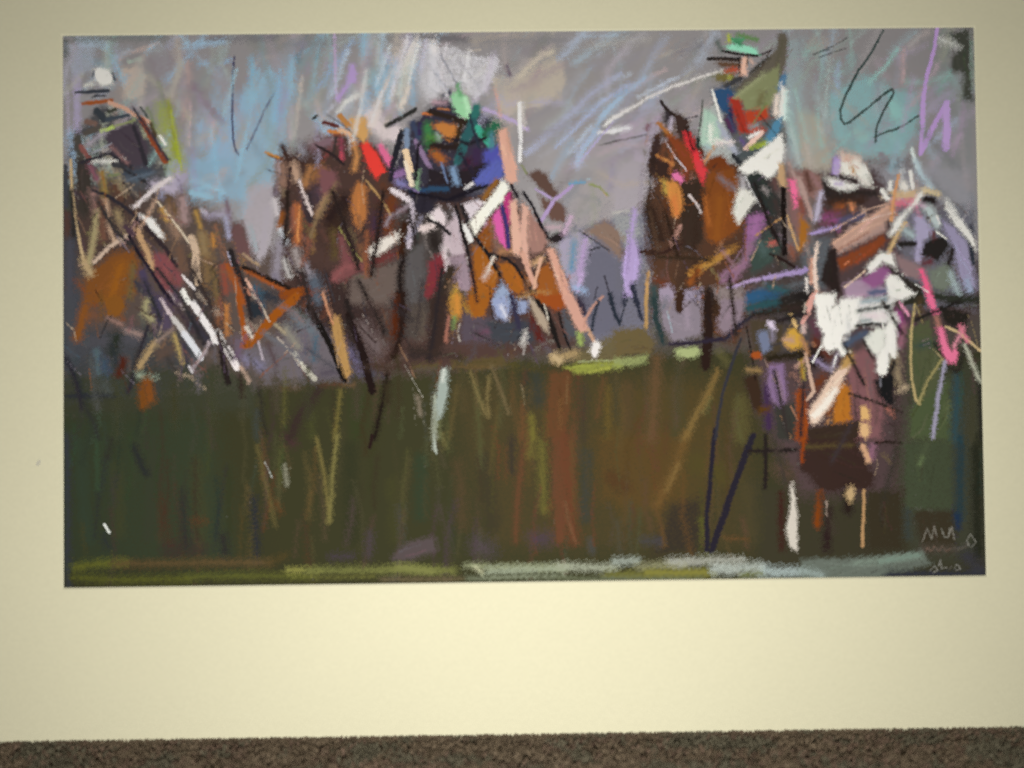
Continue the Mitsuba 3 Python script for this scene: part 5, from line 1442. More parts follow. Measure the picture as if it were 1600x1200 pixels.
h2 P 171 111 66 0 0.97 2.01:2302 3152 2368 3113 2372 2866 2320 2772 2282 2820 2257 2944 2264 3038
h2 L 195 132 78 2.2 0.6 0.85:2323 3009 2320 2904 2333 2800
h2 L 201 126 69 2.5 0.6 0.85:2311 3065 2308 2973 2319 2882
h2 L 198 129 75 2.45 0.6 0.85:2315 3029 2312 2943 2295 2858
h2 L 171 138 96 2.9 0.95 0.35:2377 3160 2462 3055 2518 2969 2561 2888
h2 L 135 123 135 4.48 0.95 0.6:2717 2962 2556 2864 2527 2803
h2 L 216 207 219 6.01 0.95 0.5:2585 3082 2660 3033 2726 2990
h2 L 195 186 204 6.43 0.85 0.5:2740 2985 2730 2824 2706 2635
h2 L 87 72 48 7.78 0.95 0.8:2113 2756 2122 2567
h2 L 147 144 87 2.49 0.95 0.5:2160 2793 2225 2679 2282 2584 2348 2507
h2 P 114 72 75 0 0.97 2.51:2150 2737 2197 2717 2225 2565 2253 2489 2357 2507 2366 2450 2291 2432 2159 2358 2093 2369 2112 2444 2187 2500
h1 L 135 105 87 1.92 0.5 0.5:1041 1744 1106 1856 1195 1949
h2 L 87 54 57 1.95 0.6 0.85:2112 2664 2163 2565 2186 2466
h2 L 93 69 60 1.61 0.6 0.85:2189 2647 2171 2556 2188 2465
h2 L 108 75 66 1.97 0.6 0.85:2309 2703 2311 2579 2280 2455
h2 L 132 81 84 7.07 0.95 0.7:2121 2392 2206 2480 2310 2489
h2 L 102 54 54 9.43 0.95 0.8:2423 2506 2602 2579
h2 L 129 81 60 4.48 0.95 0.6:2381 2753 2367 2564 2368 2412
h2 L 30 27 27 0.96 0.8 0.5:3202 1961 3232 2001 3241 2050
h2 P 219 213 210 0 0.97 1.51:2395 2620 2442 2657 2631 2751 2657 2721 2621 2683 2442 2553 2404 2563
h3 L 132 81 45 1.95 0.77 0.5:5086 1933 5200 1934 5313 1944
h2 L 33 27 27 6.6 0.95 0.6:2661 2560 2639 2418 2629 2182
h2 L 54 33 24 9.43 0.95 0.8:2674 2806 2649 2598
h2 P 111 51 57 0 0.97 2.01:2913 2557 2875 2463 2813 2237 2874 2212 2912 2311
h2 L 216 201 204 8.3 0.95 0.5:2820 2771 2886 2794
h2 L 222 216 219 6.22 0.95 0.5:2891 2869 2914 2850
j2 P 45 42 54 0 0.97 3.02:2726 3033 2916 3163 2914 2898 2773 2890
j2 L 51 60 69 2.8 0.6 0.85:2788 3116 2772 3035 2766 2950
j2 L 33 30 39 3.22 0.6 0.85:2837 3045 2828 2976 2817 2909
j2 L 42 39 48 2.85 0.6 0.85:2883 3107 2824 3034 2780 2956
j2 L 45 72 108 4.71 0.95 0.6:2745 3068 2915 3089
j2 L 141 108 159 7.78 0.95 0.6:2599 3196 2665 3214
j2 L 123 120 171 6.6 0.95 0.6:2627 3143 2670 3128
h1 L 144 87 51 1.41 0.63 0.5:253 1760 279 1703 308 1648
h4 L 114 78 57 1.08 0.8 0.5:6183 2945 6227 2833 6294 2732
j2 L 231 216 198 5.6 0.95 0.4:2689 3299 2736 3123
h4 L 171 150 135 1.09 0.51 0.5:6055 1912 6041 2050 6042 2189
j2 L 123 153 126 4.24 0.95 0.6:2788 3231 2774 3089
h3 L 45 39 39 2.09 0.81 0.5:4989 3045 4979 2961 4980 2877
j2 L 42 39 51 5.19 0.95 0.5:2590 3300 2566 3163
h1 L 165 141 117 3.53 0.95 0.5:1406 2590 1482 2527 1524 2503
h1 L 141 135 150 10.61 0.95 0.8:1689 2667 1660 2384
h1 L 120 114 132 7.07 0.95 0.8:1651 2421 1670 2365
h1 L 150 141 144 9.43 0.95 0.8:1811 2608 1858 2475
h1 L 174 171 174 5.89 0.95 0.6:1726 2534 1769 2410
h1 L 132 126 138 7.07 0.95 0.8:1896 2503 1933 2418
h1 L 84 93 108 14.14 0.95 0.9:1961 2370 1989 2228
h4 L 45 39 39 2.06 0.54 0.5:5602 2417 5652 2366 5701 2313
h1 L 57 51 57 2.9 0.95 0.35:1825 2452 1900 2404
h1 L 39 30 27 5.81 0.95 0.4:1406 2481 1547 2423 1717 2336 1848 2273
h1 L 150 81 42 4.77 0.95 0.5:1435 2453 1576 2375 1717 2303
h1 L 132 69 27 9.33 0.95 0.4:1717 2260 1886 2296
h1 L 60 90 111 7.07 0.95 0.7:1500 2329 1547 2262
h1 L 51 54 63 12.96 0.95 0.8:1585 2262 1651 2233
h1 L 213 171 156 3.32 0.95 0.4:1425 2387 1472 2310 1543 2196
h2 L 192 150 126 2.28 0.95 0.35:2025 2280 2057 2190
h1 P 102 96 105 0 0.97 7.04:1407 1859 1641 1875 1933 2097 2158 1736 2205 1604 1688 1592 1501 1670
h1 L 45 42 45 0.93 0.52 0.5:83 2111 140 2205 153 2315
h1 L 108 111 117 2.16 0.6 0.85:1588 1772 1798 1790 2004 1762
h1 L 81 78 78 2.23 0.6 0.85:1491 1779 1652 1785 1809 1751
h1 L 78 81 84 1.83 0.6 0.85:1540 1706 1753 1762 1968 1834
h1 L 93 81 90 2.53 0.6 0.85:1635 1923 1852 1915 2063 1850
h1 L 90 78 93 3.08 0.6 0.85:1657 1917 1840 1823 2033 1834
h1 L 117 114 141 10.61 0.95 0.9:1435 1764 1529 1707
h1 L 99 108 120 15.32 0.95 0.9:1811 2080 1933 1984
h1 L 81 75 87 11.78 0.95 0.9:2026 1653 2120 1652
h1 P 42 48 57 0 0.97 2.51:1444 2216 1538 2187 1576 2102 1463 2084
h2 L 96 66 48 1.48 0.83 0.5:2493 2155 2534 2016 2575 1876
h1 L 129 126 120 9.43 0.95 0.8:1735 1996 1829 1853
h1 L 84 72 78 5.42 0.95 0.7:1594 1875 1656 1715
h1 L 72 93 111 5.89 0.95 0.8:1970 1927 1951 1748
h3 L 96 63 42 3.6 0.59 0.85:4900 2661 4924 2627 4941 2588
h3 L 135 81 45 1.02 0.84 0.5:4794 2763 4857 2628 4919 2492
h1 L 147 81 27 9.13 0.95 0.3:1820 2249 1707 2156 1604 2054 1529 1951 1444 1882 1407 1873
h1 L 87 72 93 1.89 0.71 0.5:1285 1639 1290 1733 1346 1809
h1 L 192 177 165 2.9 0.95 0.4:1472 2273 1548 2177 1606 2059
h1 L 36 30 30 0.96 0.62 0.5:912 1822 937 1789 963 1757
h1 L 201 192 186 4.77 0.95 0.5:1425 2009 1465 1938
h1 L 171 162 177 2.9 0.95 0.5:1517 1900 1559 1753
h1 L 159 147 126 3.3 0.95 0.6:1658 2030 1731 1963
h2 L 117 78 75 2.1 0.55 0.5:3332 2891 3356 2978 3396 3059
h1 L 186 174 165 3.53 0.95 0.4:1677 1926 1782 1798
h4 L 153 120 99 2.26 0.69 0.5:6669 2611 6779 2703 6841 2832
h1 L 198 195 186 6.01 0.95 0.35:1801 1802 1857 1712 1956 1602
h2 L 99 87 90 16.5 0.95 0.9:2346 1997 2450 1826
h1 L 162 147 129 2.17 0.73 0.5:1269 2046 1298 2019 1325 1988
h2 L 87 75 96 1.22 0.85 0.5:2204 3028 2278 2962 2310 2868
h2 L 84 75 69 18.85 0.95 0.9:2798 2114 2798 1973
h2 L 51 42 42 14.14 0.95 0.8:2722 1785 2882 1802
h2 L 99 93 123 9.43 0.95 0.8:2252 1820 2299 1659
h2 L 81 39 21 11.78 0.95 0.8:2601 2202 2591 1956
h2 L 39 27 24 10.13 0.95 0.7:2658 2257 2643 1993 2581 1768
h3 L 54 48 48 1.12 0.56 0.5:5046 2313 5111 2240 5193 2189
h2 L 27 24 24 6.64 0.95 0.3:1914 2173 2008 2011 2083 1859 2148 1699 2200 1580
h2 P 168 132 84 0 0.97 1.51:2102 2095 2149 2085 2186 1905 2245 1641 2209 1608 2158 1736 2102 1953
h2 L 132 117 75 1.9 0.6 0.85:2174 1872 2202 1793 2234 1716
h2 L 129 99 63 1.79 0.6 0.85:2140 2060 2146 1921 2161 1784
h2 L 198 153 102 2.42 0.6 0.85:2184 1925 2200 1837 2203 1746
h2 L 192 135 105 2.49 0.95 0.4:2027 2266 2065 2133 2107 2029
h2 L 39 33 33 6.22 0.95 0.5:2213 2207 2253 2074
h2 L 33 24 24 8.92 0.95 0.4:2220 2093 2290 1932 2355 1733 2406 1498
h2 L 51 39 39 2.28 0.95 0.35:2309 2017 2436 1878
h1 L 165 147 132 2.16 0.61 0.5:1338 2412 1346 2293 1350 2174
h2 L 165 156 153 0.83 0.95 0.35:2328 2120 2403 1997 2468 1845
h2 L 165 159 153 0.73 0.95 0.35:2286 2078 2384 1950
h2 L 33 27 24 5.42 0.95 0.6:2529 1646 2486 1412 2467 1318 2420 1131
h1 L 57 45 42 1.47 0.72 0.5:1032 1801 1035 1723 1084 1664
h2 L 51 45 33 7.07 0.95 0.8:2533 1543 2524 1412
h1 L 156 96 54 1.7 0.76 0.5:298 3259 324 3116 327 2970
h2 L 111 102 90 4.48 0.95 0.7:2759 1455 2791 1314
h4 L 78 57 48 1.39 0.61 0.5:6556 1836 6580 1780 6610 1726
h2 L 123 120 111 1.04 0.95 0.35:2721 1540 2758 1352 2833 1205
h2 L 123 120 111 0.83 0.95 0.35:2730 1409 2748 1230
h2 L 75 54 45 2.13 0.55 0.5:1816 3042 1913 3071 2000 3124
h2 L 171 168 162 1.24 0.95 0.35:2665 1701 2693 1644 2806 1445
turf L 84 75 48 7.07 0.7 0.8:2741 1686 2910 1698
turf L 84 60 48 4.95 0.7 0.7:2007 1550 2158 1559
turf L 99 78 57 4.48 0.7 0.7:2186 1548 2284 1551
h3 L 108 96 105 3.87 0.53 0.85:5434 2349 5432 2303 5417 2261
h3 L 180 126 117 4.1 0.61 0.85:4947 3173 4921 3094 4882 3020
turf L 78 66 51 6.6 0.7 0.8:1688 1526 1914 1532
turf L 105 96 54 4.95 0.75 0.6:2158 1510 2138 1323 2110 1136
turf L 87 84 48 6.48 0.6 0.8:1726 1667 1716 1253
turf L 69 72 42 8.25 0.6 0.9:1932 1326 1937 1147
h4 L 108 75 57 1.37 0.56 0.5:6178 2224 6339 2193 6417 2050
turf L 54 42 42 12.37 0.8 0.7:1989 1513 1838 1327 1763 1150
turf L 150 156 141 4.48 0.7 0.6:2901 1453 2891 1134
h2 L 33 30 30 1.88 0.72 0.5:1734 2569 1754 2489 1781 2411
h1 L 192 165 141 1.77 0.71 0.5:788 2915 833 2849 888 2792
turf L 60 66 66 7.07 0.6 0.9:1501 1350 1501 1153
turf L 42 39 39 5.89 0.6 0.8:1519 1528 1566 1180
h3 L 45 39 39 1.85 0.69 0.5:4908 3117 4967 2988 4995 2850
h4 L 75 54 45 1.55 0.68 0.5:6484 1358 6517 1306 6556 1258
h1 L 177 159 141 0.96 0.53 0.5:204 1915 259 1989 298 2073
turf L 108 99 60 4.71 0.8 0.6:1969 1137 2032 849 2062 481
h4 L 147 117 105 2.23 0.58 0.85:6136 1160 6163 1111 6184 1060
h4 L 117 81 60 2.02 0.61 0.5:6996 2391 7007 2335 7014 2278
turf L 114 108 66 5.03 0.8 0.6:2129 1160 2094 848 2066 481
turf L 39 27 27 3.87 0.95 0.35:2407 1156 2388 1057
turf P 81 72 75 0 0.97 3.52:2580 231 2705 316 2880 351 2904 251 2704 173 2555 182
h2 L 33 30 30 1.38 0.69 0.5:3486 2855 3513 2802 3526 2744
turf L 87 84 90 3.12 0.6 0.85:2602 241 2684 273 2769 297
turf L 102 78 87 3.17 0.6 0.85:2664 211 2742 228 2817 256
turf L 63 51 54 1.76 0.6 0.85:2578 249 2672 277 2767 305
turf L 72 63 72 9.43 0.6 0.8:2380 383 2367 209
h4 L 45 39 42 1.84 0.78 0.5:6522 1896 6516 1959 6549 2013
turf L 75 66 72 20.43 0.7 0.9:3229 284 3304 246
h1 L 144 87 51 1.21 0.76 0.5:330 1654 333 1584 328 1513
turf L 72 60 72 17.28 0.7 0.9:3679 327 3754 326
turf L 69 60 72 9.43 0.6 0.9:2081 213 2230 211
turf L 162 171 165 3.59 0.95 0.5:2889 1150 2901 1010
h1 L 174 147 126 2.25 0.84 0.5:1715 1801 1768 1835 1807 1884
turf L 96 90 57 7.86 0.6 0.8:2958 1149 2970 1061
turf L 105 108 63 10.06 0.85 0.7:1906 104 2280 99 2654 106 3028 88
h1 L 138 108 87 1.62 0.55 0.5:1196 2183 1194 2310 1175 2435
turf L 117 120 72 8.8 0.8 0.7:2604 131 2854 78
turf L 87 87 48 6.28 0.7 0.8:1906 48 2404 53
turf L 129 135 108 7.23 0.8 0.7:3128 124 3903 100
turf L 141 150 132 10.37 0.75 0.7:3303 78 3903 94
h4 L 39 33 33 0.99 0.66 0.5:6449 2816 6496 2755 6544 2695
turf L 96 87 66 5.66 0.8 0.7:2467 27 3091 25
turf L 105 111 93 6.28 0.8 0.7:3153 30 3903 32
turf L 165 168 141 4.09 0.95 0.7:3203 116 3253 70
turf L 75 63 45 13.51 0.7 0.8:3070 922 3117 435
h1 L 165 150 132 1.3 0.5 0.5:871 1704 905 1765 927 1831
turf L 93 63 45 7.86 0.75 0.7:3609 1140 3544 728 3517 317
turf L 96 90 48 9.43 0.7 0.8:3659 1139 3646 989
turf L 96 90 48 10.37 0.8 0.7:3728 1088 3743 551
turf L 96 63 45 14.14 0.85 0.6:3860 1137 3867 337
turf L 54 48 45 9.43 0.7 0.9:3496 1104 3495 866
h1 L 177 156 141 1.59 0.62 0.5:674 2483 692 2584 661 2682
sky L 207 198 186 5.89 0.6 0.7:3588 3974 3779 4148 3855 4162
sky P 213 213 225 0 0.6 4.53:2869 4211 3106 4218 3172 4160 3437 4128 3456 4080 3399 3976 3322 3843 3246 3787 3180 3845 3095 3884 3010 3885 2943 3848 2868 3849
sky L 240 240 240 2.57 0.6 0.85:3160 3978 3259 3984 3352 4025
sky L 180 180 186 3.08 0.6 0.85:2962 3881 3097 3866 3229 3870
sky L 240 240 240 2.88 0.6 0.85:2997 4101 3094 4154 3206 4124
sky L 156 168 177 1.96 0.6 0.85:3028 3897 3152 3935 3288 3914
sky L 192 195 195 2.1 0.6 0.85:3019 3994 3160 4006 3298 4041
sky L 234 231 237 7.07 0.8 0.6:2917 4268 2926 4182
h4 L 177 150 141 4.29 0.5 0.85:5899 2282 5943 2239 5980 2190
h4 L 189 162 138 2.26 0.57 0.5:5704 2758 5772 2674 5834 2585
sky L 114 102 117 4.24 0.95 0.7:3494 4051 3514 3989
h1 L 120 81 78 0.92 0.67 0.5:1109 1939 1138 1976 1174 2007
sky L 174 186 210 6.36 0.75 0.7:4093 4312 3997 4189 3911 4113
sky L 171 186 207 5.42 0.6 0.8:4102 4288 4359 4295
sky L 171 177 207 7.78 0.72 0.7:4385 3984 4146 3824 3908 3589 3717 3420 3641 3363
sky L 165 189 216 7.07 0.7 0.7:4383 3793 4240 3651
h2 L 183 156 132 1.85 0.71 0.5:2356 2975 2339 3112 2362 3248
sky L 174 186 219 10.61 0.75 0.7:4191 3528 4086 3406 4043 3283
h2 L 54 45 48 2.26 0.71 0.5:3322 2460 3354 2399 3372 2333
h4 L 174 153 138 2.26 0.72 0.5:6210 2249 6254 2133 6259 2009
sky L 225 225 228 4.36 0.85 0.5:4382 3659 4325 3631 4258 3575
sky L 222 222 228 4.15 0.85 0.5:4215 3523 4381 3537
sky L 75 75 78 2.28 0.9 0.5:4214 3421 4304 3439 4380 3459
sky L 183 168 210 5.19 0.85 0.5:3303 3720 3406 3680 3529 3622 3652 3549
sky L 207 168 159 4.48 0.7 0.6:3393 3871 3426 3756 3439 3661
h1 L 78 60 75 4.08 0.53 0.85:79 3103 119 3068 166 3044
h4 L 186 132 99 4.74 0.53 0.85:5890 1838 5873 1782 5860 1724
sky L 228 228 234 5.39 0.9 0.4:3587 3764 3595 3583 3595 3459 3584 3307
sky L 213 207 207 3.3 0.7 0.6:3617 3754 3624 3564
j2 P 153 210 168 0 0.97 1.51:3043 3837 3104 3851 3180 3807 3215 3673 3165 3643 3094 3689
h4 L 33 30 30 1.42 0.71 0.5:5699 1627 5712 1560 5756 1509
j2 L 186 234 198 4.48 0.95 0.6:3161 3798 3191 3673
h2 L 33 30 30 1.07 0.58 0.5:2545 2724 2625 2812 2707 2900
j2 L 99 162 114 3.77 0.95 0.6:3103 3913 3123 3827
j2 L 48 54 75 5.81 0.95 0.5:3000 3828 3038 3842
h4 L 36 30 30 1.51 0.73 0.5:6162 1030 6215 989 6268 947
j2 L 180 153 168 4.71 0.95 0.7:2915 3772 3000 3771
j2 L 48 39 36 6.84 0.95 0.4:2886 3701 3037 3656 3160 3612
h1 L 81 57 48 2.21 0.79 0.5:548 2946 570 2836 558 2724
j2 L 180 117 75 2.28 0.95 0.35:2943 3726 3042 3713
j2 P 189 123 66 0 0.97 2.01:2905 3591 2980 3614 3084 3589 3098 3522 3036 3461 2980 3524
j2 L 57 45 33 6.6 0.95 0.6:3127 3588 3093 3456
h2 L 123 84 78 1.4 0.57 0.5:1582 3008 1711 3057 1847 3076
j2 L 51 111 108 9.33 0.95 0.5:3255 3730 3217 3625
h4 L 42 36 39 2.01 0.71 0.5:6039 1014 6074 1050 6100 1093
j2 L 48 93 99 11.2 0.95 0.4:3226 3616 3150 3445 3097 3303
j2 L 69 168 147 7.88 0.95 0.35:3250 3568 3353 3438
j2 L 45 102 78 10.61 0.95 0.6:3401 3585 3320 3510
j2 L 78 126 69 8.25 0.95 0.6:2876 3496 2923 3486
j2 L 147 165 156 4.71 0.95 0.7:2942 3524 2956 3476
j2 L 45 36 36 9.43 0.95 0.7:2894 3429 3074 3418
h1 L 96 81 102 1.64 0.78 0.5:640 2714 716 2638 757 2539
j2 L 162 96 48 9.43 0.95 0.6:2923 3358 2974 3319
h1 L 102 69 51 1.83 0.5 0.5:1212 2147 1313 2031 1330 1878
j2 L 60 45 75 12.96 0.95 0.7:3244 3378 3243 3245
j2 L 72 33 54 8.25 0.95 0.8:3178 3302 3177 3245
j2 P 81 84 171 0 0.97 2.01:3310 3367 3424 3433 3449 3233 3310 3234
j2 L 78 129 144 6.6 0.95 0.7:3368 3509 3367 3424
h2 L 57 57 66 2.29 0.77 0.5:2119 2208 2082 2334 2038 2458
h2 P 216 168 153 0 0.97 1.01:3423 3537 3486 3560 3528 3374 3567 3231 3453 3233
h2 L 81 69 90 1.94 0.75 0.5:2261 1769 2292 1891 2272 2014
h2 L 240 207 177 2.91 0.6 0.85:3443 3440 3466 3388 3488 3336
h2 L 174 138 126 2.42 0.6 0.85:3485 3468 3490 3387 3509 3309
h2 L 168 129 108 3.07 0.6 0.85:3478 3499 3508 3437 3514 3370
h2 L 69 48 42 1.43 0.61 0.5:3028 2629 3032 2568 3026 2507
h3 L 129 78 45 2.16 0.74 0.5:4977 2046 4912 1911 4877 1766
h1 L 120 81 78 2.09 0.81 0.5:929 1854 1000 1757 1091 1678
h4 L 51 51 45 2.77 0.63 0.85:5889 1163 5916 1075 5915 983
h4 L 96 81 105 1.85 0.77 0.5:6410 2530 6452 2501 6482 2458
sky L 156 153 159 7.05 0.8 0.5:3668 3078 3761 2897
sky L 102 153 189 3.32 0.95 0.5:3980 3122 4094 3132
sky L 165 192 210 1.87 0.95 0.35:4113 3149 4141 3153
h2 L 66 48 39 1.56 0.7 0.5:3780 1974 3819 1994 3853 2022
sky L 135 144 90 2.9 0.95 0.5:4132 3112 4207 3090 4278 3023
sky L 180 150 114 1.45 0.95 0.35:4235 3071 4273 3014
sky L 156 144 123 0.93 0.95 0.35:3857 3135 3980 3120
sky L 120 129 72 2.83 0.95 0.6:3601 3269 3642 3200
sky P 132 111 102 0 0.97 3.02:4110 2740 4252 2824 4337 2766 4374 2690 4373 2519 4279 2615 4185 2692
h2 L 99 66 51 1.49 0.63 0.5:2864 2435 2896 2476 2908 2527
sky L 165 132 117 2.22 0.6 0.85:4215 2707 4304 2665 4377 2608
sky L 138 126 117 1.78 0.6 0.85:4168 2806 4243 2746 4298 2666
sky L 102 84 75 1.62 0.6 0.85:4287 2723 4328 2680 4369 2636
sky L 171 150 195 6.6 0.85 0.6:4100 2665 4041 2400
sky L 180 159 204 4.48 0.95 0.6:4074 2400 4031 2287
sky L 99 138 174 6.36 0.8 0.7:4005 2657 3985 2439
sky L 144 168 207 7.07 0.7 0.8:4012 2297 4088 2267
sky L 45 45 54 2.07 0.95 0.35:4044 2751 4128 2693 4213 2635 4284 2582
sky L 45 45 51 2.83 0.95 0.6:4127 2532 4147 2598 4213 2614
sky L 45 42 51 2.7 0.95 0.5:4244 2384 4276 2274 4287 2161
sky L 45 42 51 2.12 0.95 0.6:4187 2304 4161 2196
h2 P 93 72 66 0 0.97 2.01:3657 3192 3735 3229 3801 3181 3885 3028 3828 3010 3744 3087
h2 P 102 78 72 0 0.97 2.01:3734 3030 3809 2986 3904 2971 3950 2904 3940 2809 3836 2829 3771 2925
h2 L 171 153 198 3.32 0.95 0.4:3710 3078 3833 3005
h1 L 33 30 30 1.55 0.75 0.5:1402 1901 1459 1767 1562 1662
h2 L 171 150 198 4.36 0.95 0.4:3999 3102 3856 2990 3775 2868 3751 2816
h3 L 42 36 42 2.21 0.66 0.5:4640 3279 4613 3156 4621 3031
h2 P 213 165 150 0 0.97 1.01:3452 3309 3532 3308 3566 3146 3517 3118 3479 3156 3468 3213
h2 P 153 117 111 0 0.97 2.51:3648 2907 3732 2812 3807 2659 3759 2584 3684 2566 3646 2642
h2 L 171 138 123 2.34 0.6 0.85:3687 2748 3713 2678 3726 2605
h2 L 186 135 129 2.61 0.6 0.85:3699 2832 3705 2752 3707 2671
h2 L 177 138 126 2.21 0.6 0.85:3635 2847 3660 2758 3675 2668
h2 P 150 90 36 0 0.97 2.01:3212 2629 3297 2646 3353 2551 3409 2399 3371 2286 3314 2173 3168 2175 3211 2402
h1 L 63 51 45 1.24 0.69 0.5:297 2935 358 2855 435 2788
h2 L 63 60 72 2.07 0.8 0.5:1594 3257 1693 3225 1793 3201
h2 L 129 78 30 3.12 0.6 0.85:3358 2533 3309 2406 3317 2278
h2 L 165 99 42 2.62 0.6 0.85:3351 2419 3316 2342 3328 2263
h2 L 180 105 48 1.88 0.6 0.85:3350 2548 3307 2424 3314 2299
h2 L 141 81 33 2.12 0.6 0.85:3273 2485 3290 2367 3335 2249
h2 L 177 105 42 1.7 0.6 0.85:3272 2482 3276 2391 3297 2298
h2 P 150 90 36 0 0.97 2.01:3410 2494 3523 2502 3598 2359 3611 2283 3550 2241 3484 2304
h2 L 180 99 42 2.57 0.6 0.85:3552 2415 3571 2332 3610 2260
h2 L 165 102 48 2.45 0.6 0.85:3507 2472 3535 2428 3556 2380
h2 L 168 96 42 1.8 0.6 0.85:3470 2473 3523 2398 3562 2316
h2 P 144 84 39 0 0.97 2.01:3730 2452 3806 2489 3862 2355 3922 2175 3710 2168 3710 2282
h4 L 36 33 30 1.61 0.61 0.5:5553 2895 5608 2775 5627 2645
h2 L 123 69 33 2.22 0.6 0.85:3845 2350 3856 2272 3854 2193
h2 L 183 108 45 1.79 0.6 0.85:3781 2338 3795 2271 3788 2201
h2 L 174 99 42 1.65 0.6 0.85:3846 2359 3854 2294 3876 2230
h2 P 132 78 36 0 0.97 2.51:3245 2694 3355 2854 3368 2702 3354 2608 3288 2623
h2 L 129 99 90 9.43 0.95 0.7:3383 2778 3410 2626
h2 L 156 114 84 7.07 0.95 0.7:3429 2583 3514 2601
h2 L 42 36 36 14.14 0.95 0.8:2901 2708 2920 2632
h4 L 78 84 75 2.48 0.51 0.85:5611 2353 5670 2307 5731 2264
h2 P 216 204 213 0 0.97 1.51:2897 2898 2949 2946 2998 2868 2986 2797 2921 2841
h2 P 210 201 213 0 0.97 1.51:3129 2961 3261 2998 3313 2987 3194 2856
h2 P 186 171 183 0 0.97 2.51:2996 2783 3091 2876 3118 2706 3141 2582 3051 2555 2981 2650
h2 L 150 132 144 2.22 0.6 0.85:3045 2782 3061 2709 3076 2636
h2 L 156 147 162 2.9 0.6 0.85:3097 2757 3108 2701 3123 2645
h2 L 159 153 159 3.01 0.6 0.85:3029 2822 3040 2753 3036 2682
h2 P 147 129 144 0 0.97 2.51:3023 2536 3146 2573 3197 2326 3163 2265 3097 2290
h2 L 114 93 111 2.36 0.6 0.85:3091 2400 3117 2342 3118 2277
h2 L 114 105 120 1.84 0.6 0.85:3135 2454 3138 2381 3147 2311
h2 L 168 144 162 2.3 0.6 0.85:3078 2407 3108 2360 3145 2315
h2 L 204 192 201 6.6 0.95 0.6:2986 2622 2994 2452
h2 P 117 48 57 0 0.97 2.01:2863 2501 2967 2575 2980 2480 2919 2311 2862 2236
h2 L 54 45 39 12.96 0.95 0.7:3042 2442 2946 2225
h2 L 126 75 42 1.08 0.8 0.5:2463 1621 2532 1677 2584 1750
h2 L 222 222 225 6.01 0.95 0.5:3147 2790 3198 2676
h2 L 30 27 30 4.15 0.95 0.4:3080 2943 3118 2781 3156 2629 3194 2477
h2 L 42 36 36 1.13 0.59 0.5:2985 2840 2953 2788 2918 2738
h2 L 39 36 39 4.77 0.95 0.5:3119 2952 3177 2814
h2 L 42 39 42 4.36 0.95 0.4:2864 2841 2949 2802 3029 2730
h2 P 207 93 165 0 0.97 1.01:3377 2873 3421 2929 3451 2777 3469 2616 3420 2664 3390 2740
h4 L 105 72 54 1.86 0.66 0.5:5951 1541 6093 1525 6233 1555
h2 P 177 60 123 0 0.97 1.01:3448 3014 3507 3056 3517 2881 3487 2791 3467 2900
h3 L 111 75 72 1.6 0.74 0.5:4620 2157 4608 2083 4610 2008
h2 L 63 51 108 4.98 0.95 0.4:3439 2957 3477 2777 3490 2625
h3 L 54 48 48 0.98 0.51 0.5:5105 2130 5144 2273 5159 2421
h2 P 213 171 156 0 0.97 1.01:3507 2966 3554 2989 3574 2832 3594 2643 3563 2544 3523 2587 3515 2776
h2 P 207 165 153 0 0.97 1.51:3606 2965 3650 2931 3639 2718 3650 2462 3608 2548 3581 2719
h2 L 201 156 141 6.01 0.95 0.4:3599 2567 3645 2434 3693 2310
h2 L 183 147 114 5.42 0.95 0.6:3693 2490 3754 2532
h2 L 39 33 36 1.23 0.5 0.5:3485 2362 3506 2273 3530 2185
h2 L 204 162 141 3.94 0.95 0.4:3745 2527 3711 2395 3684 2301
h3 L 162 144 129 1.49 0.66 0.5:4692 2702 4762 2660 4826 2608
h2 L 42 36 42 4.15 0.95 0.5:3517 3108 3568 3022
h3 L 168 150 132 2.28 0.6 0.5:5059 2795 5099 2834 5141 2872
h4 L 129 90 84 1.83 0.68 0.5:6346 2711 6423 2631 6495 2546
h2 L 33 30 36 3.94 0.95 0.3:3611 3055 3695 2926 3751 2792 3812 2692
h2 P 42 36 39 0 0.97 1.51:3761 2773 3817 2692 3883 2734 3945 2766 3930 2691 3864 2647 3807 2673
h2 L 30 27 30 4.77 0.95 0.35:3199 2747 3269 2647 3334 2561 3381 2475 3420 2394
h2 L 33 30 33 3.73 0.95 0.35:3325 2575 3466 2531 3542 2473 3588 2397 3644 2301 3714 2168
h2 L 204 195 189 3.73 0.95 0.5:3377 2537 3324 2433
h2 L 165 141 120 1.72 0.73 0.5:3212 1929 3239 1980 3266 2030
h2 L 186 165 159 5.89 0.95 0.8:3324 2428 3296 2382
h2 P 204 156 141 0 0.97 1.01:3792 2593 3844 2604 3883 2497 3939 2354 3997 2165 3926 2166 3871 2355 3834 2488
h2 L 147 108 111 3.02 0.6 0.85:3898 2408 3928 2325 3962 2242
h2 L 228 198 177 2.68 0.6 0.85:3819 2514 3847 2439 3879 2365
h2 L 159 123 108 2.76 0.6 0.85:3887 2459 3902 2368 3915 2276
h2 L 177 156 168 4.95 0.95 0.6:3808 2773 3898 2772
h2 L 186 162 189 5.42 0.95 0.7:3983 2851 3930 2729
h1 L 39 33 33 1.42 0.64 0.5:418 2726 497 2602 573 2475
h2 L 99 81 63 7.07 0.95 0.8:3050 2328 3031 2253
h1 L 147 111 111 2.7 0.57 0.85:1447 2697 1450 2615 1452 2533
h2 P 177 138 60 0 0.97 1.51:3031 2243 3084 2332 3111 2176 3022 2177
h2 P 141 156 189 0 0.97 2.51:3390 2276 3446 2332 3512 2246 3526 2171 3365 2173
j2 P 42 36 42 0 0.97 3.02:2865 3259 3007 3200 3177 3236 3338 3291 3319 3234 3176 3065 3148 3008 3063 2972 2865 3002
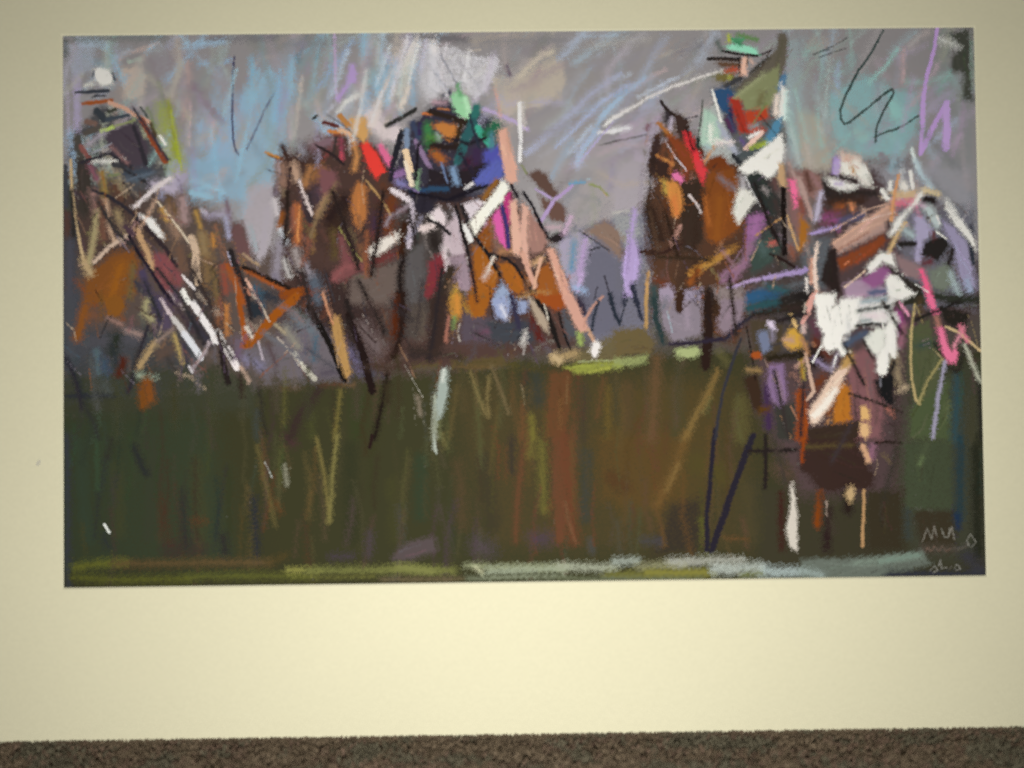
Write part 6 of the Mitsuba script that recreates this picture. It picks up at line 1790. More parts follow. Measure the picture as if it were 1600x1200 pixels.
j2 L 51 42 45 2.59 0.6 0.85:2887 3127 2991 3201 3113 3231
j2 L 36 30 39 2.55 0.6 0.85:3050 3087 3177 3145 3290 3236
j2 L 42 42 48 1.9 0.6 0.85:2932 3080 3054 3124 3145 3239
j2 L 36 33 36 1.86 0.6 0.85:2939 3074 3055 3152 3188 3190
j2 L 36 24 24 2.72 0.6 0.85:2962 3157 3080 3255 3213 3318
j2 P 90 99 177 0 0.97 2.01:3281 3216 3395 3309 3444 3309 3453 3185 3394 3129 3262 3107 3229 3140
h3 L 183 159 135 1.19 0.78 0.5:5554 2580 5608 2523 5665 2469
j2 L 81 87 156 2.43 0.6 0.85:3310 3203 3368 3250 3430 3293
j2 L 78 87 156 3.01 0.6 0.85:3333 3128 3379 3175 3415 3235
j2 L 93 102 201 3.15 0.6 0.85:3328 3180 3367 3244 3411 3303
j2 L 45 72 102 5.81 0.95 0.5:2865 3086 3011 3086
j2 L 120 147 183 7.07 0.95 0.6:3059 3237 3092 3137
j2 L 222 219 225 4.36 0.95 0.5:3165 3092 3216 3123
h4 L 183 159 135 2.09 0.6 0.5:6336 778 6369 847 6371 924
j2 L 87 87 102 6.6 0.95 0.7:3176 3070 3309 3073
j2 L 135 93 48 6.6 0.95 0.6:3404 3138 3308 3016
h1 L 198 171 144 1.65 0.82 0.5:510 2811 565 2903 572 3011
j2 P 234 234 228 0 0.97 1.01:3449 3149 3496 3097 3452 2995 3355 2897 3231 2721 3192 2818 3270 2912 3394 3062
j2 L 237 240 240 3.4 0.6 0.85:3470 3100 3394 2994 3328 2881
j2 L 237 240 240 2.84 0.6 0.85:3389 3046 3339 2959 3276 2881
j2 L 237 240 240 1.72 0.6 0.85:3454 3079 3400 2960 3322 2858
h2 L 132 90 63 4.6 0.6 0.85:3628 2362 3636 2304 3641 2245
h2 P 54 42 39 0 0.97 3.52:2862 2217 3012 2253 2983 2027 2983 1876 2860 1727
h2 L 66 48 48 2.63 0.6 0.85:2924 2125 2870 1967 2828 1807
h2 L 75 48 42 2.38 0.6 0.85:2888 2053 2875 1963 2865 1872
h2 L 69 60 54 3.04 0.6 0.85:2939 2243 2924 2115 2875 1990
h2 P 81 72 84 0 0.97 5.03:3116 2110 3351 2060 3388 1927 3284 1881 3114 1884
h2 L 69 60 63 3.14 0.6 0.85:3172 2032 3250 2017 3322 1986
h2 L 72 57 72 1.9 0.6 0.85:3187 1957 3243 1939 3294 1907
h2 L 87 78 93 1.73 0.6 0.85:3176 1949 3256 1911 3335 1876
h2 P 60 63 72 0 0.97 4.02:3313 2032 3652 2037 3689 1876 3350 1862
h2 L 63 72 84 2.95 0.6 0.85:3422 1929 3512 1940 3602 1939
h2 L 66 72 90 1.98 0.6 0.85:3373 1983 3453 1986 3533 1983
h2 L 42 51 60 1.94 0.6 0.85:3421 1985 3487 1974 3554 1974
h2 P 75 78 87 0 0.97 2.51:3907 2119 3991 2004 4024 1928 3953 1887 3925 1977
h2 L 96 69 87 7.07 0.95 0.8:3237 1939 3313 1956
h2 P 162 117 57 0 0.97 1.51:3017 2196 3088 2252 3114 2167 3096 2072 3040 2068
h2 L 189 129 60 5.89 0.95 0.6:3078 2233 3087 2110
h1 L 201 171 147 1.96 0.56 0.5:90 2505 134 2517 179 2527
h2 L 147 99 87 3.94 0.95 0.5:3014 2074 2990 1890
h2 L 111 132 81 4.01 0.95 0.6:3059 2082 3049 1998
h2 L 171 165 162 2.28 0.95 0.5:3098 2025 3087 1969 3098 1884
h2 P 147 87 33 0 0.97 1.51:3171 2251 3354 2248 3323 2164 3275 2078 3219 2071 3180 2137
h2 L 129 78 45 1.4 0.58 0.5:2788 2299 2924 2362 3072 2385
h2 P 141 153 192 0 0.97 2.01:3370 2210 3465 2228 3504 2133 3464 2044 3389 2073
h2 P 138 150 186 0 0.97 2.01:3540 2208 3634 2188 3615 2103 3558 2099
h2 L 195 198 219 4.24 0.95 0.7:3427 2153 3464 2068
h2 L 51 39 36 1.33 0.61 0.5:2938 1967 2983 2071 3060 2153
h2 L 51 48 69 7.78 0.95 0.6:3512 2237 3539 2104 3560 1991
h2 L 183 180 180 5.42 0.95 0.7:3614 1948 3595 1858
h2 L 144 138 138 3.06 0.95 0.7:3604 1868 3594 1778
h1 L 39 33 33 2.18 0.81 0.5:246 2319 277 2262 305 2203
h2 L 36 33 36 1.94 0.7 0.5:2615 1984 2689 1888 2748 1782
h2 P 81 36 33 0 0.97 2.01:3643 2103 3727 1998 3769 1856 3708 1890 3661 1971
h2 P 162 147 132 0 0.97 1.51:3639 2245 3710 2168 3798 2016 3785 1948 3727 2017 3672 2131
h2 P 144 72 33 0 0.97 2.01:3691 2244 3899 2241 3940 2146 3860 2117 3766 2177
h2 L 30 27 27 5.81 0.95 0.4:3714 2187 3803 2073 3849 1931 3882 1808
h2 L 198 192 183 2.28 0.95 0.5:3764 2172 3796 2044
h2 L 24 24 27 2.7 0.95 0.35:3879 2100 3906 1968 3943 1863 3982 1780
h2 L 54 48 63 10.61 0.95 0.7:4040 2192 4072 2098
h2 P 195 150 138 0 0.97 1.01:3918 2241 3993 2240 4077 2050 4109 1965 4049 1933 3992 2032
h2 L 30 27 27 1.76 0.5 0.5:3511 1870 3587 1933 3647 2011
h4 L 57 45 39 1.79 0.76 0.5:5721 1848 5725 1795 5718 1742
h4 L 117 78 75 1.27 0.81 0.5:5755 1517 5725 1369 5651 1237
h2 L 177 135 123 3.32 0.95 0.4:4234 2223 4162 2162 4086 2050 4074 1984
h2 L 114 78 75 1 0.77 0.5:3279 2884 3281 2740 3301 2597
h2 L 183 147 126 3.94 0.95 0.5:4109 1965 4153 1875
h1 L 111 75 72 2.16 0.67 0.5:1791 1808 1849 1692 1913 1579
h2 L 39 45 57 3.32 0.95 0.5:4193 2186 4152 2068 4140 1955
h2 L 39 45 57 4.77 0.95 0.5:4284 2237 4313 2113 4361 1999
h2 L 141 159 93 5.42 0.95 0.6:4038 1928 4049 1857
h4 L 174 156 138 1.23 0.85 0.5:5711 2934 5793 2845 5878 2759
h2 P 219 216 219 0 0.97 1.01:4149 1851 4179 1876 4204 1841 4180 1775 4161 1740 4120 1795
h2 L 165 123 102 4.47 0.52 0.85:2037 2293 2061 2174 2111 2063
turf P 84 72 48 0 0.8 4.02:3029 1743 3425 1757 3499 1690 3236 1646 3029 1668
h2 L 150 135 120 1.02 0.83 0.5:3495 2072 3504 1938 3531 1807
h4 L 66 51 48 1.63 0.6 0.5:6895 2476 7006 2581 7149 2631
turf L 102 81 51 3.04 0.6 0.85:3086 1704 3223 1688 3359 1671
turf L 69 63 36 2.58 0.6 0.85:3143 1716 3262 1718 3380 1716
turf L 108 81 57 1.71 0.6 0.85:3087 1686 3177 1673 3267 1665
turf L 75 69 39 9.43 0.7 0.9:3499 1690 3650 1679
turf L 156 135 99 9.43 0.85 0.7:3848 1733 3999 1778
turf L 177 156 123 7.07 0.95 0.7:3834 1752 3876 1727
h2 L 96 63 48 1.17 0.85 0.5:3191 1923 3211 1983 3213 2046
turf P 132 138 66 0 0.9 2.01:3918 1670 4083 1699 4366 1707 4366 1664 4177 1623 3989 1622
turf L 150 159 72 2.55 0.6 0.85:3995 1672 4074 1674 4154 1672
turf L 105 111 51 1.68 0.6 0.85:4148 1688 4221 1681 4294 1694
turf L 165 168 81 2.77 0.6 0.85:4078 1619 4195 1647 4312 1668
turf L 150 159 117 2.83 0.8 0.7:4027 1709 4366 1721
turf L 111 99 66 3.77 0.8 0.6:3184 1638 3235 1458 3295 1298
turf L 111 99 66 3.77 0.8 0.6:3325 1598 3310 1420 3320 1288
h2 L 72 51 42 1.72 0.78 0.5:2036 2493 2054 2603 2096 2705
turf L 99 87 63 4.48 0.8 0.6:3344 1692 3414 1494 3474 1314
turf L 126 114 90 2.59 0.8 0.6:3579 1538 3603 1388
turf P 147 159 156 0 0.97 2.01:2954 1650 2993 1673 3002 1499 2964 1330 2914 1237 2904 1406 2925 1538
turf L 192 198 195 3.3 0.95 0.6:2974 1659 2961 1584
h2 L 54 45 48 1.68 0.59 0.5:3193 2648 3285 2704 3368 2771
h4 L 48 39 39 1.14 0.62 0.5:6457 885 6482 924 6508 962
turf L 129 135 123 5.19 0.8 0.6:2898 1322 2893 1125
turf L 99 102 72 4.48 0.7 0.7:2928 1256 2942 1124
turf L 84 75 48 5.42 0.7 0.8:3071 1526 3037 1311 3008 1123
h2 L 54 45 48 1.77 0.56 0.5:3169 2487 3245 2366 3364 2286
turf P 93 63 42 0 0.85 4.02:3800 1639 3970 1637 3968 1392 3919 1111 3759 1113
turf L 114 81 51 3.29 0.6 0.85:3891 1423 3881 1309 3875 1194
turf L 72 48 30 2.67 0.6 0.85:3868 1523 3888 1423 3903 1323
turf L 102 75 48 1.74 0.6 0.85:3935 1533 3905 1392 3899 1248
turf L 84 57 36 2.18 0.6 0.85:3912 1379 3890 1290 3872 1199
turf L 72 54 33 1.89 0.6 0.85:3887 1603 3886 1450 3884 1298
turf L 96 69 45 6.6 0.8 0.8:3587 1369 3581 1115
turf L 102 96 48 6.36 0.8 0.7:3652 1293 3665 1114
turf L 111 87 60 3.06 0.7 0.7:3941 1599 3931 1383
turf L 60 54 45 9.43 0.7 0.9:4073 1522 4060 1109
turf L 93 78 42 7.78 0.7 0.9:4261 1501 4249 1125
h2 L 63 60 66 4.78 0.58 0.85:3690 2012 3671 1898 3667 1782
h2 L 54 54 66 1.61 0.83 0.5:2904 2557 2922 2434 2926 2310
h4 L 135 93 87 1.25 0.54 0.5:7050 2247 7053 2320 7030 2390
turf L 81 57 42 5.89 0.7 0.8:3612 1641 3602 1547
h3 L 60 51 54 1.43 0.67 0.5:5568 2811 5600 2874 5626 2940
h1 L 60 48 45 2.12 0.63 0.5:802 2940 865 2822 868 2688
h2 L 57 54 66 1.21 0.81 0.5:2541 2607 2655 2530 2773 2461
h4 L 36 33 33 1.52 0.61 0.5:6122 2628 6135 2678 6147 2729
h3 L 99 69 51 1.61 0.69 0.5:4767 2338 4797 2298 4843 2278
h1 L 147 114 93 0.95 0.59 0.5:738 2941 779 2907 816 2868
h3 L 33 30 30 1.48 0.61 0.5:4535 2769 4615 2669 4659 2549
h3 L 75 54 45 2.24 0.83 0.5:5534 2839 5662 2809 5770 2734
turf L 96 60 42 13.51 0.85 0.7:3910 1136 3933 760 3973 311
turf L 108 78 57 3.46 0.7 0.7:3913 611 3943 436 3992 285
h1 L 48 42 42 1.22 0.69 0.5:474 2179 509 2254 531 2334
turf L 102 78 45 11.94 0.75 0.8:4864 1123 4786 874 4684 687 4633 588
turf L 114 93 57 5.97 0.7 0.7:4799 898 4709 700
turf L 96 72 45 4.09 0.7 0.7:4608 589 4656 426 4686 263
turf L 99 72 45 4.09 0.7 0.7:5157 319 5344 304
turf L 87 69 60 18.85 0.7 0.9:5589 862 5651 812
turf L 39 36 48 5.53 0.9 0.4:5096 1170 5048 745 5021 495 5018 221
h3 L 120 81 78 1.24 0.61 0.5:5058 2860 5086 2899 5117 2935
turf L 39 36 48 7.74 0.9 0.4:5391 1116 5275 817 5171 543 5049 214
turf L 60 33 30 7.54 0.8 0.7:5606 650 5601 225
turf L 150 156 141 8.8 0.8 0.7:3853 113 4291 92
turf L 144 153 147 8.8 0.8 0.7:4303 144 4466 144
h2 L 129 78 45 1.01 0.51 0.5:1985 2164 2004 2036 2026 1907
turf L 132 132 105 9.43 0.75 0.7:4478 98 4854 117
turf L 102 102 54 8.8 0.85 0.7:4228 39 5054 44
turf L 123 120 60 7.23 0.85 0.7:4540 51 5003 49
h1 L 180 162 144 1.98 0.81 0.5:21 2057 80 2002 94 1923
turf L 156 159 153 10.37 0.75 0.7:4729 138 5293 142
turf L 165 174 171 12.57 0.8 0.7:5079 77 5430 78
turf L 105 111 75 5.97 0.8 0.7:5291 28 5454 38
turf L 159 174 177 12.26 0.8 0.7:5467 52 5855 32
turf L 99 105 84 5.34 0.8 0.7:3852 17 4978 -3
h3 L 105 108 111 4.29 0.68 0.85:5504 2320 5470 2258 5441 2192
h1 L 105 72 54 1.72 0.76 0.5:635 1598 678 1662 725 1723
h1 L 138 93 90 2.16 0.65 0.5:130 3094 162 3046 183 2993
h4 L 39 33 33 5.25 0.95 0.5:5365 988 5729 998
h4 L 39 33 33 4.7 0.95 0.5:5494 1114 5482 701
h4 P 204 198 192 0 0.97 1.01:5695 746 5714 611 5727 485 5722 205 5670 247 5646 374 5673 511
h2 L 57 45 42 1.18 0.85 0.5:2184 3003 2201 2966 2217 2928
h2 L 90 66 57 3.7 0.74 0.85:2308 2888 2322 2797 2311 2706
h3 L 159 108 60 2.73 0.57 0.85:4606 3527 4600 3473 4577 3423
sky L 129 162 207 3.06 0.7 0.7:4333 3801 4456 3864
sky L 222 219 222 4.36 0.8 0.5:5203 4005 4998 3948 4808 3883 4617 3800 4522 3734 4331 3636
sky L 225 228 237 4.71 0.8 0.6:4331 3544 4454 3556
h2 L 174 153 138 1.73 0.74 0.5:1805 3314 1830 3347 1862 3375
sky L 75 72 75 2.07 0.9 0.5:4330 3446 4472 3477 4600 3504
h1 L 123 90 72 3.82 0.67 0.85:1115 2550 1210 2468 1326 2421
h2 L 54 42 39 0.95 0.84 0.5:1843 2383 1829 2261 1820 2138
sky L 111 66 78 3.3 0.95 0.7:4601 3580 4596 3542
h2 L 66 48 39 1.83 0.6 0.5:3523 1974 3490 1890 3472 1801
sky L 168 201 195 6.6 0.65 0.8:5717 3682 5780 3385
h1 L 42 36 39 2.12 0.68 0.5:1039 1770 1062 1829 1117 1862
h3 L 60 45 45 10.61 0.95 0.7:4671 3456 4641 3228
h3 P 114 60 33 0 0.97 2.51:5068 3299 5182 3331 5266 3211 5048 3213
h4 L 129 81 120 3.1 0.72 0.85:6014 2763 6055 2744 6090 2715
h1 L 60 60 72 1.32 0.81 0.5:562 1522 646 1568 704 1644
h3 L 144 87 51 2.23 0.55 0.5:4729 3569 4720 3528 4723 3487
h3 L 93 48 39 7.07 0.95 0.7:5012 3385 5030 3328
h3 P 63 48 45 0 0.97 1.51:4806 3664 4863 3654 4924 3605 4909 3539 4998 3423 4988 3390 4898 3444 4824 3549
h3 P 60 54 60 0 0.97 1.51:4740 3693 4796 3654 4776 3569 4727 3598
h4 L 162 144 129 1.01 0.8 0.5:5692 1014 5763 950 5826 879
h3 L 48 39 39 3.94 0.95 0.4:4705 3768 4749 3703 4806 3650
h3 L 60 57 66 1.87 0.95 0.35:4900 3625 5000 3647
h3 L 186 177 198 4.24 0.95 0.6:4790 3616 4776 3540
h3 L 42 36 39 1.87 0.52 0.5:4783 2799 4816 2751 4866 2722
h3 L 144 114 93 1.29 0.51 0.5:5577 3266 5578 3170 5631 3089
h3 L 168 111 60 4.77 0.95 0.5:4686 3594 4794 3473
h3 P 129 66 39 0 0.97 2.01:4757 3502 4842 3463 4935 3348 5015 3214 4896 3215 4822 3349
h3 L 117 63 39 1.61 0.6 0.85:4823 3401 4856 3325 4886 3247
h3 L 141 66 48 1.96 0.6 0.85:4771 3484 4824 3393 4892 3313
h3 L 141 66 51 3.19 0.6 0.85:4828 3423 4863 3368 4909 3320
h3 P 222 60 69 0 0.97 1.01:4888 3520 4937 3510 4983 3376 5052 3213 4991 3214 4945 3348 4906 3434
h3 L 213 204 216 2.07 0.95 0.5:4737 3455 4803 3340 4901 3215
h2 L 93 87 63 3.41 0.51 0.85:3045 2279 3163 2267 3279 2236
h3 L 192 144 108 3.73 0.95 0.5:5121 3403 5044 3270
h3 L 189 129 75 4.36 0.95 0.5:4665 3337 4792 3264
h2 L 183 156 132 1.88 0.53 0.5:1729 2712 1786 2785 1832 2867
j3 P 105 99 90 0 0.97 2.01:5648 4294 5706 4305 5726 4227 5703 4064 5663 3950 5473 3895 5330 3839 5292 3839 5359 3915 5493 4028 5638 4180
j3 L 126 117 108 2.33 0.6 0.85:5763 4167 5688 4074 5608 3985
j3 L 129 117 99 1.74 0.6 0.85:5704 4147 5607 4029 5514 3908
j3 L 87 72 66 2.94 0.6 0.85:5601 4195 5521 4038 5432 3888
j3 L 69 66 63 4.71 0.95 0.7:5426 3986 5561 4102
h4 L 45 39 42 2.28 0.5 0.5:6013 2586 6018 2501 6047 2420
j3 P 138 144 108 0 0.97 2.01:5282 3792 5473 3933 5645 4036 5658 3873 5599 3740 5546 3674 5375 3695 5357 3762
h2 L 69 51 42 1.34 0.63 0.5:2567 2502 2605 2533 2640 2568
h4 L 81 60 51 1.12 0.59 0.5:6432 3020 6471 2936 6548 2885
j3 L 111 114 84 2 0.6 0.85:5428 3707 5525 3741 5603 3801
j3 L 117 129 90 1.8 0.6 0.85:5520 3744 5586 3818 5653 3891
j3 L 111 120 87 2.96 0.6 0.85:5439 3678 5506 3756 5576 3830
j3 L 159 168 132 2.26 0.6 0.85:5421 3773 5495 3820 5559 3881
j3 L 174 186 135 1.72 0.6 0.85:5477 3768 5548 3832 5626 3884
j3 L 156 162 126 4.48 0.95 0.7:5296 3790 5526 3966
j3 L 120 117 84 7.07 0.95 0.8:5510 3818 5490 3742
j3 L 105 114 114 5.42 0.95 0.7:5161 4233 5195 4161
j3 L 108 144 96 4.95 0.95 0.6:5334 4288 5477 4244
j3 L 183 195 81 3.3 0.95 0.6:5256 4285 5260 4237
j3 L 90 159 117 5.19 0.95 0.5:5291 4249 5363 4248
j3 P 159 234 207 0 0.97 1.01:5227 4194 5286 4214 5381 4204 5466 4174 5494 4122 5428 4132 5333 4158 5267 4169
h1 L 48 42 48 1.18 0.57 0.5:396 3170 390 3126 399 3083
h4 L 141 87 48 1.5 0.72 0.5:6287 1843 6279 1707 6318 1576
j3 L 72 141 105 5.19 0.95 0.6:5315 4233 5343 4217
j3 L 42 39 39 3.53 0.95 0.4:5208 4165 5314 4139 5480 4118
j3 L 51 45 45 4.36 0.95 0.4:5090 4100 5190 4101 5347 4087
j3 L 51 45 45 2.49 0.95 0.5:5499 4124 5595 4163
j3 L 102 78 63 6.6 0.95 0.6:5180 4059 5318 4047
j3 L 183 87 66 5.42 0.95 0.6:5236 4001 5312 4013
j3 L 36 30 30 3.32 0.95 0.4:5337 4111 5335 3949
j3 L 36 30 30 2.49 0.95 0.5:5406 4108 5396 4044
j3 P 240 195 177 0 0.97 1.01:5365 4108 5386 4108 5390 3970 5343 3971 5351 4049
h3 L 138 108 87 1.52 0.75 0.5:5061 3159 5104 3017 5172 2886
j3 L 213 183 174 3.3 0.95 0.6:5423 4086 5435 4062
j3 L 120 111 69 8.96 0.95 0.6:5174 3951 5269 3943
j3 L 177 180 87 3.3 0.95 0.6:5255 3950 5278 3937
h3 L 156 141 126 0.98 0.72 0.5:4544 2377 4605 2263 4669 2151
j3 L 66 66 72 7.07 0.95 0.6:5235 3883 5345 3939
h2 L 171 135 87 4.79 0.5 0.85:3809 2252 3685 2266 3569 2222
j3 P 51 84 126 0 0.97 1.51:5119 3853 5244 3869 5287 3820 5248 3745 5247 3659 5185 3683 5148 3765
h3 L 117 114 132 0.98 0.67 0.5:4647 2589 4726 2632 4777 2705
j3 L 45 54 87 7.07 0.95 0.6:5261 3687 5279 3544
j3 L 84 54 87 7.07 0.95 0.7:5223 3611 5279 3525
j3 P 183 72 48 0 0.97 2.01:5366 3667 5546 3703 5560 3626 5450 3589 5530 3531 5421 3490
j3 P 168 57 45 0 0.97 1.51:5251 3785 5329 3774 5368 3667 5407 3509 5336 3519 5299 3629
j3 L 144 147 153 5.89 0.95 0.7:5421 3556 5469 3565
j3 P 177 207 195 0 0.97 2.01:5053 3690 5138 3650 5184 3535 5164 3440 5088 3394 5012 3423 5032 3547
j3 L 207 240 225 2.54 0.6 0.85:5115 3543 5116 3486 5122 3430
j3 L 192 228 210 2.32 0.6 0.85:5092 3608 5079 3520 5071 3431
j3 L 213 240 240 3.35 0.6 0.85:5085 3582 5100 3510 5091 3438
j3 P 171 177 198 0 0.97 2.01:5156 3593 5222 3525 5329 3324 5277 3344 5184 3497
j3 L 240 240 240 3.32 0.95 0.35:5113 3846 5157 3707 5180 3597
j3 L 234 237 231 6.36 0.75 0.7:5097 3565 5100 3451
j3 L 231 219 222 6.36 0.75 0.7:5145 3426 5259 3430
j3 L 63 72 63 2.07 0.95 0.35:5041 3771 5023 3614 4998 3461
j3 L 45 54 51 4.15 0.95 0.5:5001 3457 4993 3395
j3 L 168 189 195 4.71 0.95 0.7:5059 3404 5106 3384
h2 L 117 114 129 0.98 0.6 0.5:2799 2792 2771 2872 2759 2956
j3 L 87 129 168 7.26 0.95 0.5:5687 3945 5658 3864
j3 P 240 240 240 0 0.97 1.51:5663 3894 5711 3835 5703 3682 5640 3587 5646 3683 5661 3759
h1 L 105 72 54 1.2 0.57 0.5:865 1716 920 1651 978 1590
j3 L 240 225 219 5.66 0.95 0.6:5635 3788 5620 3659
j3 P 87 141 177 0 0.97 1.51:5602 3588 5669 3630 5654 3539 5610 3454 5510 3387 5534 3465
h2 L 42 36 36 1.14 0.69 0.5:2453 1934 2429 1818 2410 1702
j3 L 216 240 240 4.48 0.95 0.6:5702 3825 5690 3615
j3 L 189 117 72 2.59 0.95 0.6:5451 3651 5475 3637
h3 L 165 147 132 1.44 0.84 0.5:4783 2692 4805 2823 4874 2936
j3 L 36 33 39 1.66 1 0.35:5484 3659 5554 3569 5622 3481
j3 L 240 204 195 5.81 0.95 0.4:5377 3385 5502 3508
j3 L 240 237 240 3.94 0.95 0.5:5409 3471 5483 3513
j3 L 156 174 69 6.83 0.95 0.6:5424 3375 5520 3422
h2 L 114 63 54 3.91 0.65 0.85:2419 2751 2437 2689 2458 2628
h2 L 51 45 45 1.11 0.8 0.5:3228 1991 3260 2027 3291 2064
j3 L 102 87 138 5.42 0.95 0.7:5344 3448 5363 3419
h4 L 192 165 141 1.77 0.5 0.5:6578 1872 6599 1928 6626 1982
j3 L 78 87 93 7.07 0.95 0.6:5324 3319 5476 3360
j3 L 45 48 54 4.77 0.95 0.5:5272 3330 5338 3262
j3 P 240 240 240 0 0.97 1.51:5357 3267 5466 3341 5658 3496 5680 3367 5640 3206 5323 3210
j3 L 240 240 240 2.24 0.6 0.85:5422 3205 5509 3258 5579 3342
j3 L 213 213 198 2.53 0.6 0.85:5458 3237 5539 3321 5637 3375
j3 L 240 240 240 2.78 0.6 0.85:5414 3282 5503 3318 5607 3326
h2 L 120 81 78 1.75 0.74 0.5:2372 3304 2358 3257 2336 3214
h1 L 96 81 102 1.85 0.52 0.5:844 3022 851 2915 891 2815
h4 L 111 96 72 4.22 0.66 0.85:6412 948 6448 917 6482 884
h2 L 33 27 27 0.91 0.56 0.5:3596 2653 3655 2580 3742 2546
h3 P 57 45 39 0 0.97 3.02:4857 3120 5009 3119 5046 3042 5031 2976 5028 2663 4928 2560 4852 2570 4855 2836
h2 L 165 141 120 1.02 0.62 0.5:3445 1736 3549 1842 3675 1919
h3 L 66 51 48 2.89 0.6 0.85:5037 3005 5018 2883 4989 2762
h3 L 48 45 33 1.88 0.6 0.85:5031 3031 5004 2884 4957 2740
h3 L 69 45 42 1.81 0.6 0.85:4957 2973 4914 2813 4865 2654
h3 L 42 39 24 2.1 0.6 0.85:4983 3101 4945 2967 4912 2831
h3 L 54 39 21 1.92 0.6 0.85:4949 2987 4885 2865 4825 2742
h3 L 69 51 42 18.85 0.95 0.8:4927 2503 4850 2343 4829 2163
h2 L 138 84 48 1 0.55 0.5:2182 3148 2146 3024 2086 2909
h3 P 57 42 39 0 0.97 2.01:4617 3295 4764 3274 4820 3178 4744 3155 4687 3165
h1 L 129 87 84 2 0.76 0.5:727 2904 852 2878 969 2828
h3 L 54 39 33 14.14 0.95 0.8:4619 2895 4702 2686
h4 L 57 48 51 1.18 0.52 0.5:5805 1121 5906 1013 5968 880
h3 P 126 72 36 0 0.97 3.02:5067 3194 5276 3230 5317 3096 5272 2925 5351 2791 5251 2698 5137 2633 5061 2672 5025 2871 5046 3023
h3 L 84 51 27 2.35 0.6 0.85:5117 3135 5074 2996 5079 2853
h3 L 90 48 24 1.74 0.6 0.85:5218 3135 5176 2980 5108 2826
h3 L 105 51 24 1.96 0.6 0.85:5257 3153 5252 3012 5218 2874
h3 L 150 84 39 2.92 0.6 0.85:5297 3023 5218 2870 5179 2714
h3 L 156 90 42 2.55 0.6 0.85:5207 3170 5230 2994 5240 2819
h3 L 138 81 36 11.78 0.95 0.8:5159 2984 5137 2690
h3 L 162 96 48 4.24 0.95 0.7:5046 2995 5077 2785
h3 L 123 108 114 5.89 0.95 0.8:5170 3155 5274 3058
h3 P 201 135 72 0 0.97 2.01:4704 3141 4820 3121 4859 3054 4867 2911 4817 2850 4770 2913 4743 3027
h4 L 117 81 60 1.15 0.71 0.5:6587 2915 6631 2782 6699 2660
h3 L 222 153 84 2.19 0.6 0.85:4767 3017 4788 2943 4801 2867
h3 L 165 111 60 3.05 0.6 0.85:4820 3060 4827 2985 4837 2912
h3 L 228 153 81 1.82 0.6 0.85:4769 3088 4770 3033 4765 2977
h3 L 177 147 75 4.24 0.95 0.7:4725 3122 4735 3041
h3 L 204 123 69 6.6 0.95 0.7:4799 2998 4819 2874
h3 L 87 54 36 7.07 0.95 0.8:4724 2980 4760 2875
h3 P 222 120 174 0 0.97 1.01:4789 3186 4830 3199 4880 3149 4869 3113 4820 3138
h3 P 213 66 75 0 0.97 1.01:4969 3290 5031 3282 5055 3185 5030 3104 5000 3176
h4 L 135 132 150 1.66 0.82 0.5:6526 3067 6553 2934 6595 2804
h3 L 210 198 201 3.32 0.95 0.4:4921 3020 4988 2938 5010 2876
h3 L 171 168 177 9.43 0.95 0.8:5346 3143 5350 3076
h2 L 54 42 39 2.27 0.74 0.5:2296 2705 2342 2740 2361 2794
h3 P 222 222 219 0 0.97 2.01:5321 3058 5406 3052 5439 2971 5366 2867 5309 2787 5260 2878 5282 2935
h3 L 240 240 240 2.27 0.6 0.85:5334 3001 5312 2938 5296 2872
h3 L 240 240 240 3 0.6 0.85:5357 3050 5320 2995 5303 2932
h3 L 165 180 165 2.91 0.6 0.85:5341 2988 5296 2926 5276 2853
h3 P 48 54 54 0 0.97 2.01:5370 3162 5446 3218 5521 3131 5644 2968 5643 2831 5537 2865 5490 2923 5425 3057
h4 L 63 60 72 1.17 0.58 0.5:5785 2674 5821 2628 5860 2583
h3 L 60 57 51 2.91 0.6 0.85:5505 3050 5543 2948 5594 2855
h3 L 63 60 63 1.84 0.6 0.85:5481 3145 5508 3078 5558 3025
h3 L 60 69 63 3.17 0.6 0.85:5475 3186 5526 3069 5596 2963
h3 L 63 54 54 7.07 0.95 0.8:5595 2969 5631 2845
h3 L 234 234 240 1.66 0.95 0.5:5351 3191 5416 3057 5484 2915
h1 L 84 72 93 1.25 0.73 0.5:1707 2172 1803 2106 1843 1996
h3 L 93 78 102 2.16 0.68 0.5:5388 3063 5490 3148 5607 3211
h3 L 144 138 141 4.71 0.95 0.8:5511 3065 5539 3027
h3 P 195 162 126 0 0.97 1.51:5625 3268 5666 3244 5693 3101 5672 3049 5623 3130
h2 L 114 78 72 1.84 0.69 0.5:3058 2720 3147 2603 3201 2466
h3 L 96 72 72 6.6 0.95 0.7:5592 3131 5605 3054
h4 L 204 174 150 0.94 0.84 0.5:7074 2167 7083 2051 7105 1938
h3 P 129 99 99 0 0.97 2.51:5702 3205 5806 3204 5842 2994 5839 2785 5781 2672 5716 2806 5700 2996
h3 L 168 117 111 2.14 0.6 0.85:5773 3062 5789 2942 5789 2820
h3 L 93 72 90 1.95 0.6 0.85:5782 3145 5795 3050 5806 2955
h3 L 150 102 108 2.63 0.6 0.85:5730 3044 5741 2931 5767 2820
h3 L 177 153 150 4.48 0.95 0.6:5712 3262 5841 2956
h3 P 240 117 165 0 0.97 1.01:5718 3131 5760 3121 5786 2933 5757 2908 5728 3034
h3 L 129 84 72 7.07 0.95 0.7:5714 2597 5732 2521
h4 L 75 54 45 1.42 0.83 0.5:5665 2716 5678 2678 5694 2641
h3 P 144 99 147 0 0.97 2.51:5385 2838 5529 2875 5507 2770 5449 2676 5420 2539 5363 2559 5372 2715
h3 L 168 120 171 2.08 0.6 0.85:5471 2781 5467 2718 5454 2658
h3 L 174 120 174 2.45 0.6 0.85:5444 2858 5411 2774 5392 2686
